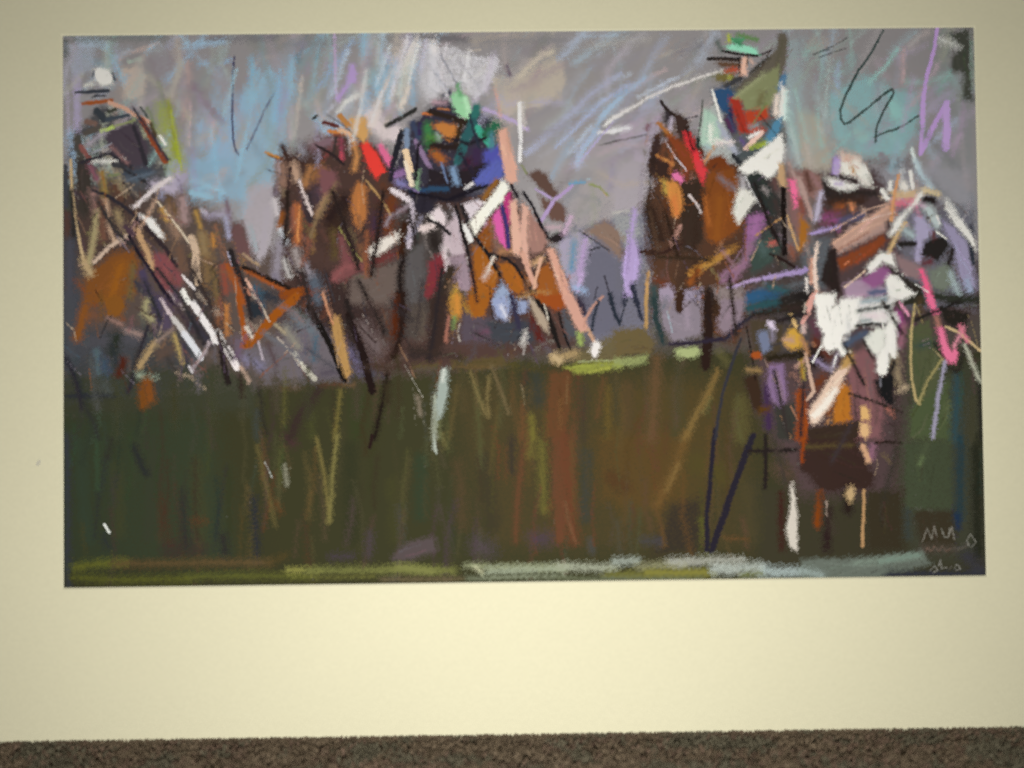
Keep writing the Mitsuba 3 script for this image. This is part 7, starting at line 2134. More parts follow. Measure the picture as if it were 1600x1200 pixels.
h3 L 111 81 114 2.12 0.6 0.85:5408 2758 5400 2680 5383 2604
h3 L 156 108 159 7.78 0.95 0.7:5456 2828 5426 2715
h3 P 138 105 132 0 0.97 3.02:5163 2396 5324 2479 5383 2620 5445 2676 5381 2469 5266 2328 5157 2329
h3 L 105 93 93 3.19 0.6 0.85:5181 2356 5244 2433 5313 2506
h3 L 156 117 144 2.17 0.6 0.85:5259 2413 5329 2471 5399 2528
h3 L 150 120 147 3.15 0.6 0.85:5218 2404 5270 2490 5325 2575
h3 P 60 75 72 0 0.97 3.02:5400 2525 5554 2722 5638 2598 5551 2466 5408 2397
h4 L 147 90 51 1.54 0.76 0.5:6588 1870 6557 1909 6526 1949
h3 L 72 96 96 3.11 0.6 0.85:5542 2618 5527 2556 5488 2511
h3 L 72 90 87 2.29 0.6 0.85:5594 2570 5548 2507 5491 2452
h3 L 69 90 84 1.99 0.6 0.85:5525 2594 5487 2539 5460 2478
h3 L 75 93 93 9.43 0.95 0.8:5468 2629 5505 2562
h3 L 177 96 90 5.89 0.95 0.8:5563 2627 5591 2637
h3 L 198 162 120 3.11 0.95 0.4:5696 2849 5743 2673 5780 2573 5838 2671
h3 L 30 24 24 6.01 0.95 0.35:5664 3058 5665 2863 5668 2550
h3 L 42 30 30 4.56 0.95 0.4:5557 2547 5665 2493 5750 2440
h3 L 42 36 36 3.11 0.95 0.5:5559 2756 5643 2589
h3 L 180 138 93 2.83 0.95 0.6:5645 2828 5526 2751 5445 2691
h3 L 159 114 57 6.13 0.85 0.6:5278 2603 5126 2519 4926 2403
h3 L 174 132 69 4.24 0.85 0.6:5231 2565 5021 2435 4926 2384
h3 L 135 78 39 7.78 0.95 0.7:4926 2332 4988 2421
h3 L 165 102 78 5.42 0.95 0.7:4972 2256 4991 2218
h3 L 54 36 33 4.95 0.95 0.6:4512 2574 4701 2562 4862 2632
h2 L 33 30 30 1.8 0.54 0.5:2411 2962 2521 2867 2620 2761
h3 L 42 36 36 1.98 0.83 0.5:4870 1868 4965 1977 5059 2087
h3 L 132 102 84 1.81 0.53 0.5:4801 2366 4815 2452 4846 2534
h3 L 153 135 117 0.73 0.95 0.35:4646 2819 4712 2577
h3 L 183 141 132 3.3 0.95 0.6:4847 2774 4782 2637
h2 L 114 111 126 1.8 0.72 0.5:3113 2490 3219 2579 3288 2699
h3 L 102 57 42 7.07 0.95 0.8:4652 2345 4717 2316
h3 P 153 141 165 0 0.97 2.51:4670 2269 4755 2311 4797 2249 4784 2154 4678 2156
h4 L 150 132 147 2.68 0.59 0.85:6034 1645 6099 1654 6163 1637
h4 L 123 84 81 1.12 0.59 0.5:6461 1404 6522 1354 6578 1298
h3 P 147 138 162 0 0.97 2.51:4878 2262 5003 2279 5001 2152 4862 2153
h3 L 39 36 39 1.29 0.8 0.5:4581 2684 4662 2669 4742 2654
h3 L 57 72 75 7.78 0.95 0.7:4632 2289 4631 2166
h1 L 93 78 102 1.42 0.57 0.5:506 2274 603 2321 702 2362
h3 L 54 48 48 7.78 0.95 0.7:5067 2264 5103 2160
h3 L 135 81 45 1.96 0.83 0.5:5122 2382 5140 2301 5124 2221
h3 L 186 147 99 4.36 0.95 0.4:4586 2408 4570 2157
j3 P 240 240 240 0 0.97 1.51:5323 3229 5428 3285 5632 3282 5599 3178 5542 3141 5465 3208 5379 3179
j3 L 240 240 240 2.25 0.6 0.85:5449 3226 5508 3216 5566 3240
j3 L 225 222 222 1.68 0.6 0.85:5374 3255 5429 3238 5483 3207
j3 L 240 240 240 1.89 0.6 0.85:5476 3213 5536 3207 5596 3225
sky P 171 153 204 0 0.97 1.51:4480 2918 4507 2892 4466 2689 4509 2593 4519 2489 4499 2361 4446 2343 4454 2234 4403 2221 4406 2348 4381 2387 4398 2500 4437 2632
sky L 186 171 231 2.57 0.6 0.85:4492 2525 4477 2363 4453 2203
sky L 198 177 240 2.68 0.6 0.85:4434 2709 4409 2505 4400 2299
sky L 138 120 168 3.26 0.6 0.85:4442 2736 4441 2574 4415 2414
sky L 45 48 63 5.81 0.95 0.5:4462 2300 4504 2158
h2 L 123 117 135 1.39 0.5 0.5:1637 2931 1693 2842 1758 2760
sky L 45 48 63 4.24 0.95 0.6:4400 2226 4390 2160
h4 L 45 39 39 2.16 0.72 0.5:5795 1383 5919 1336 6024 1255
h4 L 171 150 195 3.94 0.85 0.5:5218 2281 5389 2336 5550 2362
h3 L 174 150 129 1.99 0.69 0.5:5011 2354 4955 2220 5012 2087
h4 L 165 147 198 5.81 0.95 0.5:5503 2355 5835 2414
h4 L 117 81 60 1.97 0.54 0.5:6991 2467 7029 2377 7081 2293
h4 L 57 57 69 2.22 0.51 0.5:5798 881 5877 851 5946 805
h4 P 48 84 120 0 0.97 2.51:5369 2241 5454 2264 5643 2238 5595 2177 5373 2152
h4 L 54 87 96 7.07 0.95 0.7:5540 2282 5672 2247
h4 L 42 39 39 14.14 0.95 0.7:5548 2145 5832 2212
h4 L 36 30 39 1.45 0.95 0.35:5465 2382 5493 2325
h3 P 132 123 138 0 0.97 3.02:4679 2194 5000 2171 4997 1916 4770 1867 4696 2004
h3 L 156 147 165 3.12 0.6 0.85:4705 2070 4767 2028 4831 1992
h3 L 99 90 105 1.65 0.6 0.85:4661 1971 4746 1942 4841 1939
h3 L 153 144 156 2.47 0.6 0.85:4785 1996 4852 1956 4934 1956
h3 L 105 102 111 2.21 0.6 0.85:4710 2142 4804 2123 4896 2099
h3 L 102 99 117 2.5 0.6 0.85:4797 2087 4873 2058 4947 2025
h3 L 147 135 153 7.07 0.95 0.8:4886 2134 4894 1992
h1 L 36 33 33 2.05 0.75 0.5:556 2643 597 2567 626 2486
h3 L 183 156 135 2.14 0.73 0.5:5400 2491 5438 2572 5479 2652
h3 L 39 33 39 1.85 0.75 0.5:4894 2242 4988 2125 5106 2031
h3 P 135 120 135 0 0.97 3.02:5151 2188 5349 2185 5319 2015 5205 1922 5130 1956
h3 L 153 132 153 3.35 0.6 0.85:5245 2155 5222 2096 5203 2035
h3 L 114 99 108 3.16 0.6 0.85:5237 2140 5208 2089 5178 2039
h3 L 99 90 99 2.99 0.6 0.85:5227 2140 5171 2074 5145 1994
h3 L 42 57 60 7.54 0.95 0.6:4636 2204 4649 2043 4699 1853
h1 L 60 60 72 1.43 0.71 0.5:647 2029 761 2084 878 2133
h3 L 171 138 93 4.36 0.95 0.4:4570 2233 4565 1973
h3 L 42 45 60 4.36 0.95 0.5:4476 2215 4540 2035
h3 L 39 45 57 2.9 0.95 0.5:4319 2113 4356 2004 4414 2197
h1 L 90 75 96 1.85 0.6 0.5:1122 2229 1061 2103 1030 1966
h3 L 153 171 186 2.12 0.95 0.6:4733 2098 4773 1933
h3 L 57 39 30 8.3 0.95 0.5:4832 2229 4829 2111
h3 L 42 30 27 11.93 0.95 0.5:5062 2227 5056 1943 5030 1674
h3 L 54 39 30 7.07 0.95 0.8:5122 2178 5122 2084
h3 L 45 39 54 4.77 0.95 0.5:4751 1841 4978 1852 5176 1877
h2 L 168 144 123 1.86 0.62 0.5:2168 1894 2132 1788 2145 1677
h2 L 51 39 36 1.17 0.6 0.5:3048 2168 3037 2103 3023 2039
h3 L 45 42 57 6.36 0.95 0.6:5195 1877 5319 2001 5424 2075
turf P 99 87 60 0 0.9 4.02:4318 1953 4554 1969 4628 1854 4599 1760 4316 1745
h4 L 45 36 36 1.14 0.71 0.5:5684 1190 5731 1332 5754 1479
turf L 78 60 42 2.44 0.6 0.85:4462 1807 4540 1808 4617 1803
turf L 78 78 51 2.12 0.6 0.85:4365 1865 4451 1879 4536 1859
turf L 81 66 48 2.45 0.6 0.85:4445 1823 4510 1836 4573 1815
turf P 159 171 123 0 0.9 1.51:4791 1805 4968 1814 4990 1765 4939 1735 4805 1735
turf P 135 144 96 0 0.85 2.01:4316 1731 4585 1753 4553 1693 4316 1665
turf L 135 144 75 4.48 0.8 0.6:4316 1668 4353 1671
turf L 93 72 51 13.55 0.8 0.8:4646 1722 4624 1383 4593 1102
h2 L 69 57 57 5.13 0.57 0.85:3035 2031 3069 1938 3057 1840
turf L 117 96 57 7.78 0.8 0.6:5121 1621 5049 1453 4924 1229 4862 1098
turf L 111 102 63 4.48 0.6 0.8:5067 1415 5010 1303
h4 L 123 117 135 1.19 0.61 0.5:5544 2524 5582 2430 5635 2344
turf L 51 51 60 3.94 0.9 0.4:5313 1874 5240 1695 5182 1526 5123 1282 5100 1095
h2 L 117 81 75 1.64 0.53 0.5:2309 2895 2331 2832 2319 2767
h4 P 45 39 36 0 0.97 3.02:5348 2053 5490 2108 5737 2161 5832 2198 5830 2046 5641 2082 5452 2047
h4 L 60 45 45 3.29 0.6 0.85:5488 2122 5633 2111 5775 2120
h4 L 48 51 36 2.41 0.6 0.85:5513 2088 5597 2090 5678 2112
h4 L 57 39 45 1.69 0.6 0.85:5476 2116 5630 2095 5783 2088
h4 L 48 87 126 8.96 0.95 0.6:5387 2199 5463 2212
h4 L 45 78 87 8.96 0.95 0.7:5377 2118 5586 2163
h1 L 117 81 75 1.31 0.81 0.5:1101 1727 1110 1665 1126 1605
h4 P 72 63 51 0 0.97 3.02:5376 2014 5527 2031 5645 1973 5623 1766 5486 1725 5411 1768
h2 L 39 36 39 1.22 0.6 0.5:3304 3071 3282 2932 3313 2794
h4 L 60 51 42 1.65 0.6 0.85:5543 1923 5558 1854 5576 1785
h4 L 75 75 57 3.37 0.6 0.85:5510 1986 5536 1914 5489 1841
h4 L 87 75 63 1.82 0.6 0.85:5463 1998 5457 1932 5463 1866
h4 P 57 42 33 0 0.97 2.51:5333 1562 5433 1598 5486 1315 5406 1311
h4 P 57 57 54 0 0.97 3.02:5576 1342 5727 1368 5733 1086 5582 1088
h4 L 48 48 48 2.44 0.6 0.85:5638 1264 5623 1204 5630 1145
h4 L 48 45 45 2.88 0.6 0.85:5679 1266 5693 1188 5676 1110
h4 L 69 66 63 2.62 0.6 0.85:5623 1311 5634 1241 5642 1171
h4 L 30 24 24 2.28 0.95 0.4:5355 1972 5383 1816 5410 1655 5420 1551
h4 L 156 78 36 7.26 0.95 0.5:5415 1750 5448 1744
h4 P 213 201 228 0 0.97 1.01:5520 2003 5557 2009 5596 1944 5556 1934
h2 L 78 45 39 2.87 0.73 0.85:2605 2948 2590 2843 2539 2749
h2 L 66 48 39 1.13 0.66 0.5:2928 2363 2949 2329 2973 2296
h4 P 111 120 150 0 0.97 2.01:5449 1928 5517 1937 5548 1804 5486 1763 5457 1843
h2 L 132 81 45 2.01 0.59 0.5:2559 2772 2609 2656 2623 2532
h4 L 126 120 141 5.42 0.95 0.7:5555 1937 5559 1870
h4 P 198 156 69 0 0.97 1.51:5696 1944 5734 1955 5792 1877 5813 1796 5713 1788 5653 1841
h4 L 183 147 123 6.6 0.95 0.6:5667 1869 5710 1864
h4 L 213 180 126 3.94 0.95 0.5:5712 2055 5749 1974
h1 L 39 33 33 1.55 0.54 0.5:562 2922 623 2817 680 2709
h2 L 54 45 48 2 0.55 0.5:3185 2891 3159 2846 3153 2794
h2 L 171 147 126 1.88 0.6 0.5:3315 2695 3281 2560 3300 2421
h4 L 42 36 27 8.96 0.95 0.6:5533 1724 5817 1746
h2 L 120 81 78 1.5 0.69 0.5:2058 3049 2128 3162 2179 3284
h4 L 63 45 75 8.96 0.95 0.7:5507 1484 5517 1174
h4 L 186 165 147 2.25 0.84 0.5:6415 2992 6474 2984 6532 2972
h4 P 129 105 144 0 0.97 2.01:5531 1663 5636 1673 5656 1558 5664 1416 5623 1337 5558 1385 5519 1503
h4 L 153 126 153 1.76 0.6 0.85:5616 1553 5635 1485 5636 1415
h4 L 138 120 168 1.96 0.6 0.85:5573 1612 5595 1559 5595 1505
h4 L 114 93 126 2.27 0.6 0.85:5571 1618 5556 1554 5554 1492
h4 L 153 126 153 4.24 0.95 0.6:5584 1615 5626 1398
h4 L 168 141 132 1.04 0.95 0.35:5484 1734 5583 1516
h2 L 42 36 36 1.28 0.59 0.5:2483 1935 2500 1891 2521 1848
h4 L 192 180 171 3.32 0.95 0.5:5828 2150 5791 1924
h4 L 165 153 78 4.24 0.95 0.6:5786 1697 5800 1565
h4 L 180 144 135 3.3 0.95 0.6:5740 1651 5816 1706
h2 L 171 147 126 1.38 0.68 0.5:2450 2430 2459 2387 2443 2345
h4 P 150 72 30 0 0.97 2.01:5738 1444 5785 1466 5821 1311 5818 1085 5731 1086 5754 1255
h2 L 75 69 75 5.29 0.71 0.85:3221 1842 3204 1768 3142 1723
h1 L 39 36 36 1.98 0.7 0.5:225 2862 247 2916 302 2934
h4 L 156 120 87 2.49 0.95 0.5:5611 1262 5659 1181 5691 1087
h4 L 138 108 87 1.42 0.67 0.5:6240 1388 6219 1253 6282 1133
h4 L 159 114 93 2.28 0.95 0.5:5694 1341 5749 1236
h2 L 114 69 51 4.02 0.61 0.85:1987 2300 1916 2255 1875 2181
h1 L 72 51 42 0.93 0.64 0.5:1595 2353 1629 2270 1623 2180
h4 L 135 111 75 5.42 0.95 0.7:5362 1635 5452 1625
h4 L 87 60 27 6.6 0.95 0.8:5462 1315 5505 1320
h1 L 69 51 42 1.53 0.79 0.5:1569 2206 1605 2141 1605 2067
turf P 69 78 60 0 0.85 6.03:6574 1037 6953 1073 6954 510 6577 515
h1 L 129 126 144 2.18 0.59 0.5:32 1757 76 1703 128 1656
h3 L 138 84 48 2.14 0.57 0.5:4869 2940 4935 2941 4992 2975
h4 L 63 63 75 1.93 0.65 0.5:5732 3025 5783 2969 5856 2949
turf L 54 57 45 1.97 0.6 0.85:6819 866 6783 718 6763 570
turf L 57 63 48 2.23 0.6 0.85:6754 988 6744 859 6790 729
turf L 78 93 72 1.81 0.6 0.85:6752 938 6737 829 6744 719
turf L 81 93 63 2.35 0.6 0.85:6674 988 6681 863 6701 737
turf L 69 69 54 2.98 0.6 0.85:6719 931 6719 835 6709 739
turf P 60 54 42 0 0.8 6.03:6651 514 6965 510 6970 176 6698 159
h2 L 51 45 45 1.19 0.74 0.5:3766 2117 3780 2046 3809 1980
turf L 69 63 57 1.71 0.6 0.85:6714 344 6737 250 6767 157
turf L 45 45 39 2.97 0.6 0.85:6745 387 6754 313 6774 241
turf L 54 51 30 1.61 0.6 0.85:6836 415 6835 322 6845 232
turf L 72 57 48 1.71 0.6 0.85:6719 433 6731 358 6760 287
turf L 69 57 51 3.25 0.6 0.85:6798 403 6806 340 6818 277
turf P 57 51 39 0 0.9 5.03:6286 665 6548 661 6541 214 6280 217
turf L 42 42 36 2.49 0.6 0.85:6396 579 6383 488 6391 396
turf L 72 66 60 3.31 0.6 0.85:6405 585 6386 498 6421 410
turf L 78 51 51 3.04 0.6 0.85:6415 581 6428 472 6470 364
turf L 54 42 36 2.91 0.6 0.85:6405 550 6400 482 6406 413
turf L 69 63 42 2.81 0.6 0.85:6431 547 6422 434 6407 321
turf L 78 87 66 7.86 0.7 0.8:6698 889 6758 1024
h2 L 153 150 177 4.48 0.53 0.85:2811 2862 2763 2769 2692 2692
h4 L 66 66 78 1.35 0.73 0.5:6442 3031 6462 2928 6529 2847
turf L 102 120 84 3.67 0.7 0.7:6698 873 6725 930
turf L 42 63 72 11.26 0.75 0.7:7026 1072 7006 457
turf L 36 51 81 6.55 0.8 0.8:6990 468 6994 374
h4 L 81 60 48 1.1 0.6 0.5:6658 2554 6678 2601 6681 2651
turf L 42 45 36 11.78 0.85 0.7:7152 1092 7142 153
h3 L 57 57 69 1.61 0.69 0.5:5014 2419 5095 2521 5197 2602
turf L 60 69 69 7.86 0.7 0.9:6598 504 6595 307
turf P 102 111 105 0 0.9 2.51:5756 142 5965 139 6384 154 6698 191 6775 96 6591 47 6381 -2 6068 -24 5754 -19
turf L 84 90 84 1.93 0.6 0.85:6089 126 6357 95 6625 90
turf L 123 135 129 2.23 0.6 0.85:5936 109 6184 85 6430 78
turf L 114 129 120 2.75 0.6 0.85:5944 59 6130 96 6318 95
turf L 81 84 84 2.44 0.6 0.85:6094 -49 6285 14 6475 109
turf L 117 126 117 2.18 0.6 0.85:6061 22 6291 83 6523 112
turf L 123 138 129 7.33 0.75 0.8:6174 105 6698 159
h1 L 150 90 51 1.56 0.67 0.5:83 2184 160 2114 226 2033
h2 L 81 66 87 1.88 0.72 0.5:3601 1938 3664 1823 3709 1701
turf L 144 159 159 7.86 0.8 0.7:5755 54 5911 20
turf L 120 141 132 6.02 0.8 0.7:6383 122 6687 165
turf L 84 90 84 4.98 0.8 0.8:6424 28 6591 57
turf L 51 54 66 6.55 0.85 0.7:6424 13 7187 12
turf L 60 60 69 15.71 0.8 0.9:7053 154 7146 49
turf L 84 78 72 9.17 0.7 0.8:6719 211 6950 208
h3 L 159 141 126 2.14 0.59 0.5:4743 2091 4796 2210 4859 2323
turf L 138 135 129 1.5 1 0.35:6704 258 6726 305 6748 377 6783 283 6806 387 6827 298
turf L 132 132 126 1.73 1 0.35:6863 370 6886 297 6918 302 6923 364
turf L 141 138 132 1.73 1 0.35:6914 297 6944 380 6961 280
h2 L 147 90 69 5.05 0.52 0.85:1919 2692 1902 2594 1868 2501
h3 L 171 153 135 1.18 0.8 0.5:5515 2915 5506 2837 5497 2759
turf L 108 102 99 3.67 0.6 0.8:6991 207 7055 238
turf L 141 141 135 1.5 1 0.35:7078 222 7060 269 7088 326 7134 257 7088 216
h1 L 60 48 42 1.95 0.55 0.5:359 1882 496 1857 634 1831
turf L 120 99 90 1.61 0.7 0.35:6729 190 6751 231 6777 189 6803 231 6834 189 6866 230 6897 188 6939 218
turf L 135 135 132 1.5 1 0.35:6767 44 6801 75 6827 43 6784 23
turf L 138 138 135 1.5 1 0.35:6832 74 6849 126 6858 53 6895 63
turf L 138 138 135 1.5 1 0.35:6914 52 6939 68
turf L 138 138 135 1.73 1 0.35:6958 52 6981 88 7007 51 6973 39
h4 P 57 42 39 0 0.97 4.53:5789 1110 6271 1104 6218 1042 6335 790 6323 706 6234 671 6119 699 6024 663 5920 675 5827 797 5765 839 5767 1048
h1 L 114 78 60 1.03 0.69 0.5:44 2428 154 2360 239 2262
h4 L 54 39 30 2.99 0.6 0.85:5910 945 6011 910 6112 875
h4 L 75 51 54 1.99 0.6 0.85:6097 1040 6195 963 6306 918
h4 L 60 60 39 2.17 0.6 0.85:5938 972 6075 942 6198 877
h4 L 39 39 33 2.42 0.6 0.85:6031 828 6129 782 6230 746
h4 L 72 48 48 2.5 0.6 0.85:6000 936 6150 860 6325 852
h4 L 45 33 33 9.95 0.95 0.7:5975 524 5956 222
h4 L 42 33 30 10.47 0.95 0.8:6129 678 6127 521
h4 L 81 69 45 4.45 0.95 0.6:5799 1024 6171 1027
h4 L 135 63 27 4.38 0.95 0.5:5791 1110 5776 907
h4 L 123 63 24 6.81 0.95 0.6:5911 660 5885 410
h4 L 138 99 120 7.33 0.95 0.7:6338 1019 6321 936
h4 L 204 162 132 6.22 0.95 0.5:6257 1020 6292 910
h4 L 168 150 135 1.78 0.74 0.5:6178 1694 6170 1796 6155 1898
h4 L 177 141 102 4.15 0.95 0.4:6261 676 6252 478 6236 239
h4 P 189 162 123 0 0.97 1.51:6116 657 6151 706 6180 687 6172 625 6149 578 6123 615
h2 L 42 36 36 2.23 0.8 0.5:3340 2310 3343 2185 3358 2060
h4 L 171 153 144 2.88 0.95 0.6:5961 597 5959 482
h4 L 42 33 30 3.23 0.95 0.5:6354 1050 6554 1048
h4 L 138 84 48 0.93 0.75 0.5:6170 1508 6222 1475 6282 1466
h1 L 75 54 45 1.98 0.83 0.5:556 2185 659 2118 779 2091
h4 L 171 153 138 2.02 0.63 0.5:5624 2844 5676 2770 5738 2706
h2 L 33 30 30 1.37 0.53 0.5:1790 2350 1866 2444 1970 2506
sky L 207 195 189 5.42 0.7 0.7:5853 3413 5893 3208
sky L 168 216 216 4.48 0.7 0.7:6601 4173 6508 4036 6363 3894
h1 L 45 39 39 1.42 0.53 0.5:1069 2148 1151 2219 1182 2322
sky L 207 180 186 4.95 0.7 0.7:6643 4159 6628 3891
h1 L 105 72 54 2.21 0.75 0.5:1038 2072 1072 2156 1109 2240
sky L 216 219 219 7.78 0.7 0.8:6940 4232 7101 4182
sky P 75 78 72 0 0.9 3.52:7017 4279 7165 4316 7175 3741 7104 3761 7126 3971 7031 3991 7023 4087 7110 4172
sky L 54 81 57 2.66 0.6 0.85:7131 4155 7121 4059 7145 3966
sky L 96 102 81 2.73 0.6 0.85:7114 4099 7140 3998 7170 3898
sky L 93 93 87 2.52 0.6 0.85:6979 4239 7048 4124 7082 4006
sky L 54 60 63 1.66 0.95 0.5:6199 4261 6091 4194 5986 4152
sky L 54 60 63 1.66 0.95 0.5:6182 4172 6072 4141 5962 4097
sky L 69 78 78 2.12 0.95 0.7:5924 4124 5986 4152 6053 4165
sky L 60 78 78 3.01 1 0.4:6485 4318 6395 4152 6279 3990 6181 3810 6127 3677 6133 3610 6157 3570 6197 3581 6332 3684 6486 3811 6548 3844 6557 3810 6465 3654 6413 3530 6404 3421
h2 L 87 60 54 5.21 0.74 0.85:2022 2768 2042 2726 2063 2685
sky L 60 78 78 2.59 1 0.4:6400 3464 6481 3496 6558 3519 6654 3566 6750 3627
sky L 201 168 234 5.19 0.95 0.4:6915 4328 6881 4146 6810 3879 6790 3765 6777 3526 6755 3326
h3 L 60 60 69 1.54 0.65 0.5:4545 3183 4654 3153 4745 3083
sky L 198 165 231 5.81 0.95 0.4:6766 3340 6843 3497 6941 3677 6980 3734
h1 L 126 120 138 1.86 0.54 0.5:388 1792 454 1675 550 1582
sky L 201 171 234 9.13 0.95 0.4:6972 3715 6972 3524 6962 3366
h3 L 117 69 48 4.42 0.71 0.85:4741 3426 4725 3369 4700 3314
sky L 225 237 240 4.36 0.95 0.5:6687 3365 6745 3193
sky L 156 186 204 8.96 0.7 0.7:6585 3423 6534 3205
h4 L 168 150 132 1.97 0.82 0.5:5829 2128 5847 2090 5861 2051
h4 L 66 51 48 1.92 0.58 0.5:6528 3017 6565 2945 6578 2865
j4 P 225 204 195 0 0.85 4.02:6118 3353 6270 3313 6330 3198 6112 3200
h2 L 129 78 45 1.12 0.84 0.5:3440 2702 3414 2611 3422 2516
j4 L 201 147 126 5.42 0.95 0.6:6174 3285 6226 3199
h4 L 72 54 45 1.06 0.79 0.5:5632 2237 5660 2189 5696 2145
j4 L 171 150 213 6.83 0.95 0.6:6091 3286 6086 3201
h4 L 153 93 54 0.97 0.76 0.5:6239 3167 6287 3100 6337 3033
sky L 189 210 225 6.6 0.85 0.6:6723 3269 6762 3154 6841 3053
h2 L 42 36 36 1.5 0.51 0.5:2195 2030 2202 1948 2182 1868
h4 P 141 108 105 0 0.97 2.51:5793 3185 5870 3222 5964 3155 5991 3040 5905 2975 5820 3042
h1 L 132 78 45 2.21 0.67 0.5:1526 1618 1636 1716 1752 1807
h4 L 162 129 114 1.96 0.6 0.85:5869 3119 5906 3068 5923 3009
h4 L 162 126 138 3.28 0.6 0.85:5896 3165 5930 3107 5974 3054
h4 L 114 75 75 1.64 0.6 0.85:5851 3109 5858 3065 5875 3026
h4 L 96 66 60 5.89 0.95 0.7:5846 3185 5882 3051
h4 L 180 153 150 5.19 0.95 0.5:5793 3138 5848 2975 5889 2823
h4 P 162 105 45 0 0.97 2.01:5789 2833 5860 2776 5846 2671 5786 2563
h4 L 132 78 69 7.07 0.95 0.8:5800 2957 5818 2881
h4 P 102 63 72 0 0.97 3.02:5989 2897 6150 2895 6130 2820 6002 2779
h4 L 147 81 135 9.43 0.95 0.8:5993 2812 6073 2820
h4 L 87 84 114 7.07 0.95 0.7:6116 2801 6292 2837
h4 P 171 144 141 0 0.97 2.51:6186 2743 6453 2835 6475 2720 6260 2628 6098 2550
h4 L 207 168 159 2.18 0.6 0.85:6211 2712 6306 2750 6389 2810
h4 L 207 171 159 2.48 0.6 0.85:6135 2679 6262 2723 6385 2776
h4 L 180 162 165 2.49 0.6 0.85:6255 2722 6330 2768 6406 2813
h4 P 192 156 144 0 0.97 2.01:6047 2626 6263 2780 6492 2934 6524 2853 6433 2759 6184 2610 6089 2554
h4 L 240 192 186 3.29 0.6 0.85:6273 2724 6336 2784 6402 2840
h4 L 231 189 174 2.58 0.6 0.85:6127 2620 6229 2682 6333 2742
h4 L 222 186 168 2.41 0.6 0.85:6230 2692 6335 2747 6450 2787
h4 L 216 174 153 2.7 0.95 0.5:6050 2619 6262 2761 6506 2912
h3 L 99 84 81 3.71 0.51 0.85:4563 2426 4580 2388 4585 2348
h4 P 132 69 42 0 0.97 2.51:6086 2498 6241 2572 6451 2688 6473 2645 6373 2527 6211 2456 6106 2410
h4 L 147 72 57 1.87 0.6 0.85:6171 2443 6224 2491 6275 2542
h4 L 174 81 57 2.45 0.6 0.85:6231 2460 6308 2531 6376 2617
h4 L 156 78 48 3.05 0.6 0.85:6292 2534 6355 2563 6406 2614
h4 L 210 132 99 2.12 0.95 0.6:6140 2454 6178 2482
h4 L 189 183 210 5.89 0.95 0.6:5964 3021 5920 2813
h4 L 171 153 207 4.36 0.95 0.5:5878 2698 5977 2727 6096 2754
h1 L 123 105 111 2.89 0.59 0.85:1483 2506 1533 2447 1595 2402
h4 L 210 123 147 10.13 0.95 0.6:6568 2933 6697 2955
h4 P 210 183 150 0 0.97 2.01:6508 3024 6727 3042 6707 2984 6569 2971
h2 L 57 54 66 1.18 0.68 0.5:2545 2550 2550 2500 2569 2453
h4 L 216 159 114 4.36 0.95 0.5:6583 3157 6541 2986 6517 2805
h1 L 99 69 51 1.59 0.6 0.5:1451 1960 1445 1820 1464 1681
h4 L 240 240 240 3.94 0.95 0.5:6516 3110 6511 3038
h2 L 42 33 36 1.97 0.79 0.5:3374 1981 3395 2018 3417 2054
h4 L 240 240 240 4.77 0.95 0.4:6676 3184 6695 3055
h1 L 198 168 144 1.35 0.74 0.5:750 3147 728 3039 699 2932
h4 L 240 240 240 5.81 0.95 0.5:6451 3030 6495 2972
h2 L 102 69 51 1 0.63 0.5:2967 2945 2983 2904 3015 2874
h4 L 237 234 231 6.6 0.95 0.6:6618 3089 6637 3056
h4 P 240 240 240 0 0.97 1.51:6803 3061 6740 2955 6643 2842 6546 2701 6503 2677 6547 2796 6672 2908 6750 3023
h4 L 210 180 135 4.77 0.95 0.5:6628 2780 6545 2653 6485 2540
h4 L 171 189 198 9.43 0.95 0.8:6632 2718 6688 2680
h4 L 219 201 165 6.6 0.95 0.6:6788 3030 6897 3008
h1 L 117 78 75 2.1 0.69 0.5:1506 2352 1514 2227 1556 2109
h4 P 42 36 36 0 0.97 1.51:6766 2972 6807 2994 6875 2982 6865 2932 6796 2922
h4 L 198 168 192 4.24 0.95 0.6:6748 2917 6796 2907
h4 L 192 207 213 10.13 0.95 0.6:6814 2887 6879 2768
h4 P 174 168 204 0 0.97 2.01:6698 2841 6775 2821 6835 2697 6773 2641 6764 2555 6743 2437 6693 2476 6714 2622
h4 L 123 117 150 3.04 0.6 0.85:6703 2683 6707 2588 6697 2493
h4 L 225 210 240 1.69 0.6 0.85:6669 2678 6710 2589 6748 2500
h4 L 198 195 237 3.18 0.6 0.85:6807 2766 6801 2678 6790 2590
h4 P 162 156 192 0 0.97 3.02:6908 2791 7021 2733 7114 2617 7149 2408 7179 2256 7089 2262 7044 2410 7000 2600
h4 L 147 135 174 2.21 0.6 0.85:7047 2637 7068 2490 7090 2343
h4 L 201 186 237 1.97 0.6 0.85:7026 2603 7082 2498 7153 2399
h4 L 186 192 231 2.26 0.6 0.85:7015 2603 7063 2481 7140 2370
h4 P 144 120 126 0 0.97 3.02:6534 2530 6713 2452 6765 2413 6711 2333 6617 2358 6561 2454
h4 P 120 129 120 0 0.97 3.52:6807 2394 6960 2449 7000 2315 6918 2217 6833 2270
h2 L 114 78 72 2.07 0.54 0.5:2470 2448 2451 2381 2452 2311
h4 L 144 162 150 2.3 0.6 0.85:6887 2391 6868 2351 6863 2309
h4 L 114 126 99 2.99 0.6 0.85:6958 2399 6947 2358 6926 2319
h4 L 150 168 153 1.64 0.6 0.85:6969 2336 6961 2295 6950 2254
h4 P 42 39 39 0 0.97 2.01:6782 2622 6925 2669 6967 2600 6923 2525 6875 2473 6818 2507 6747 2525
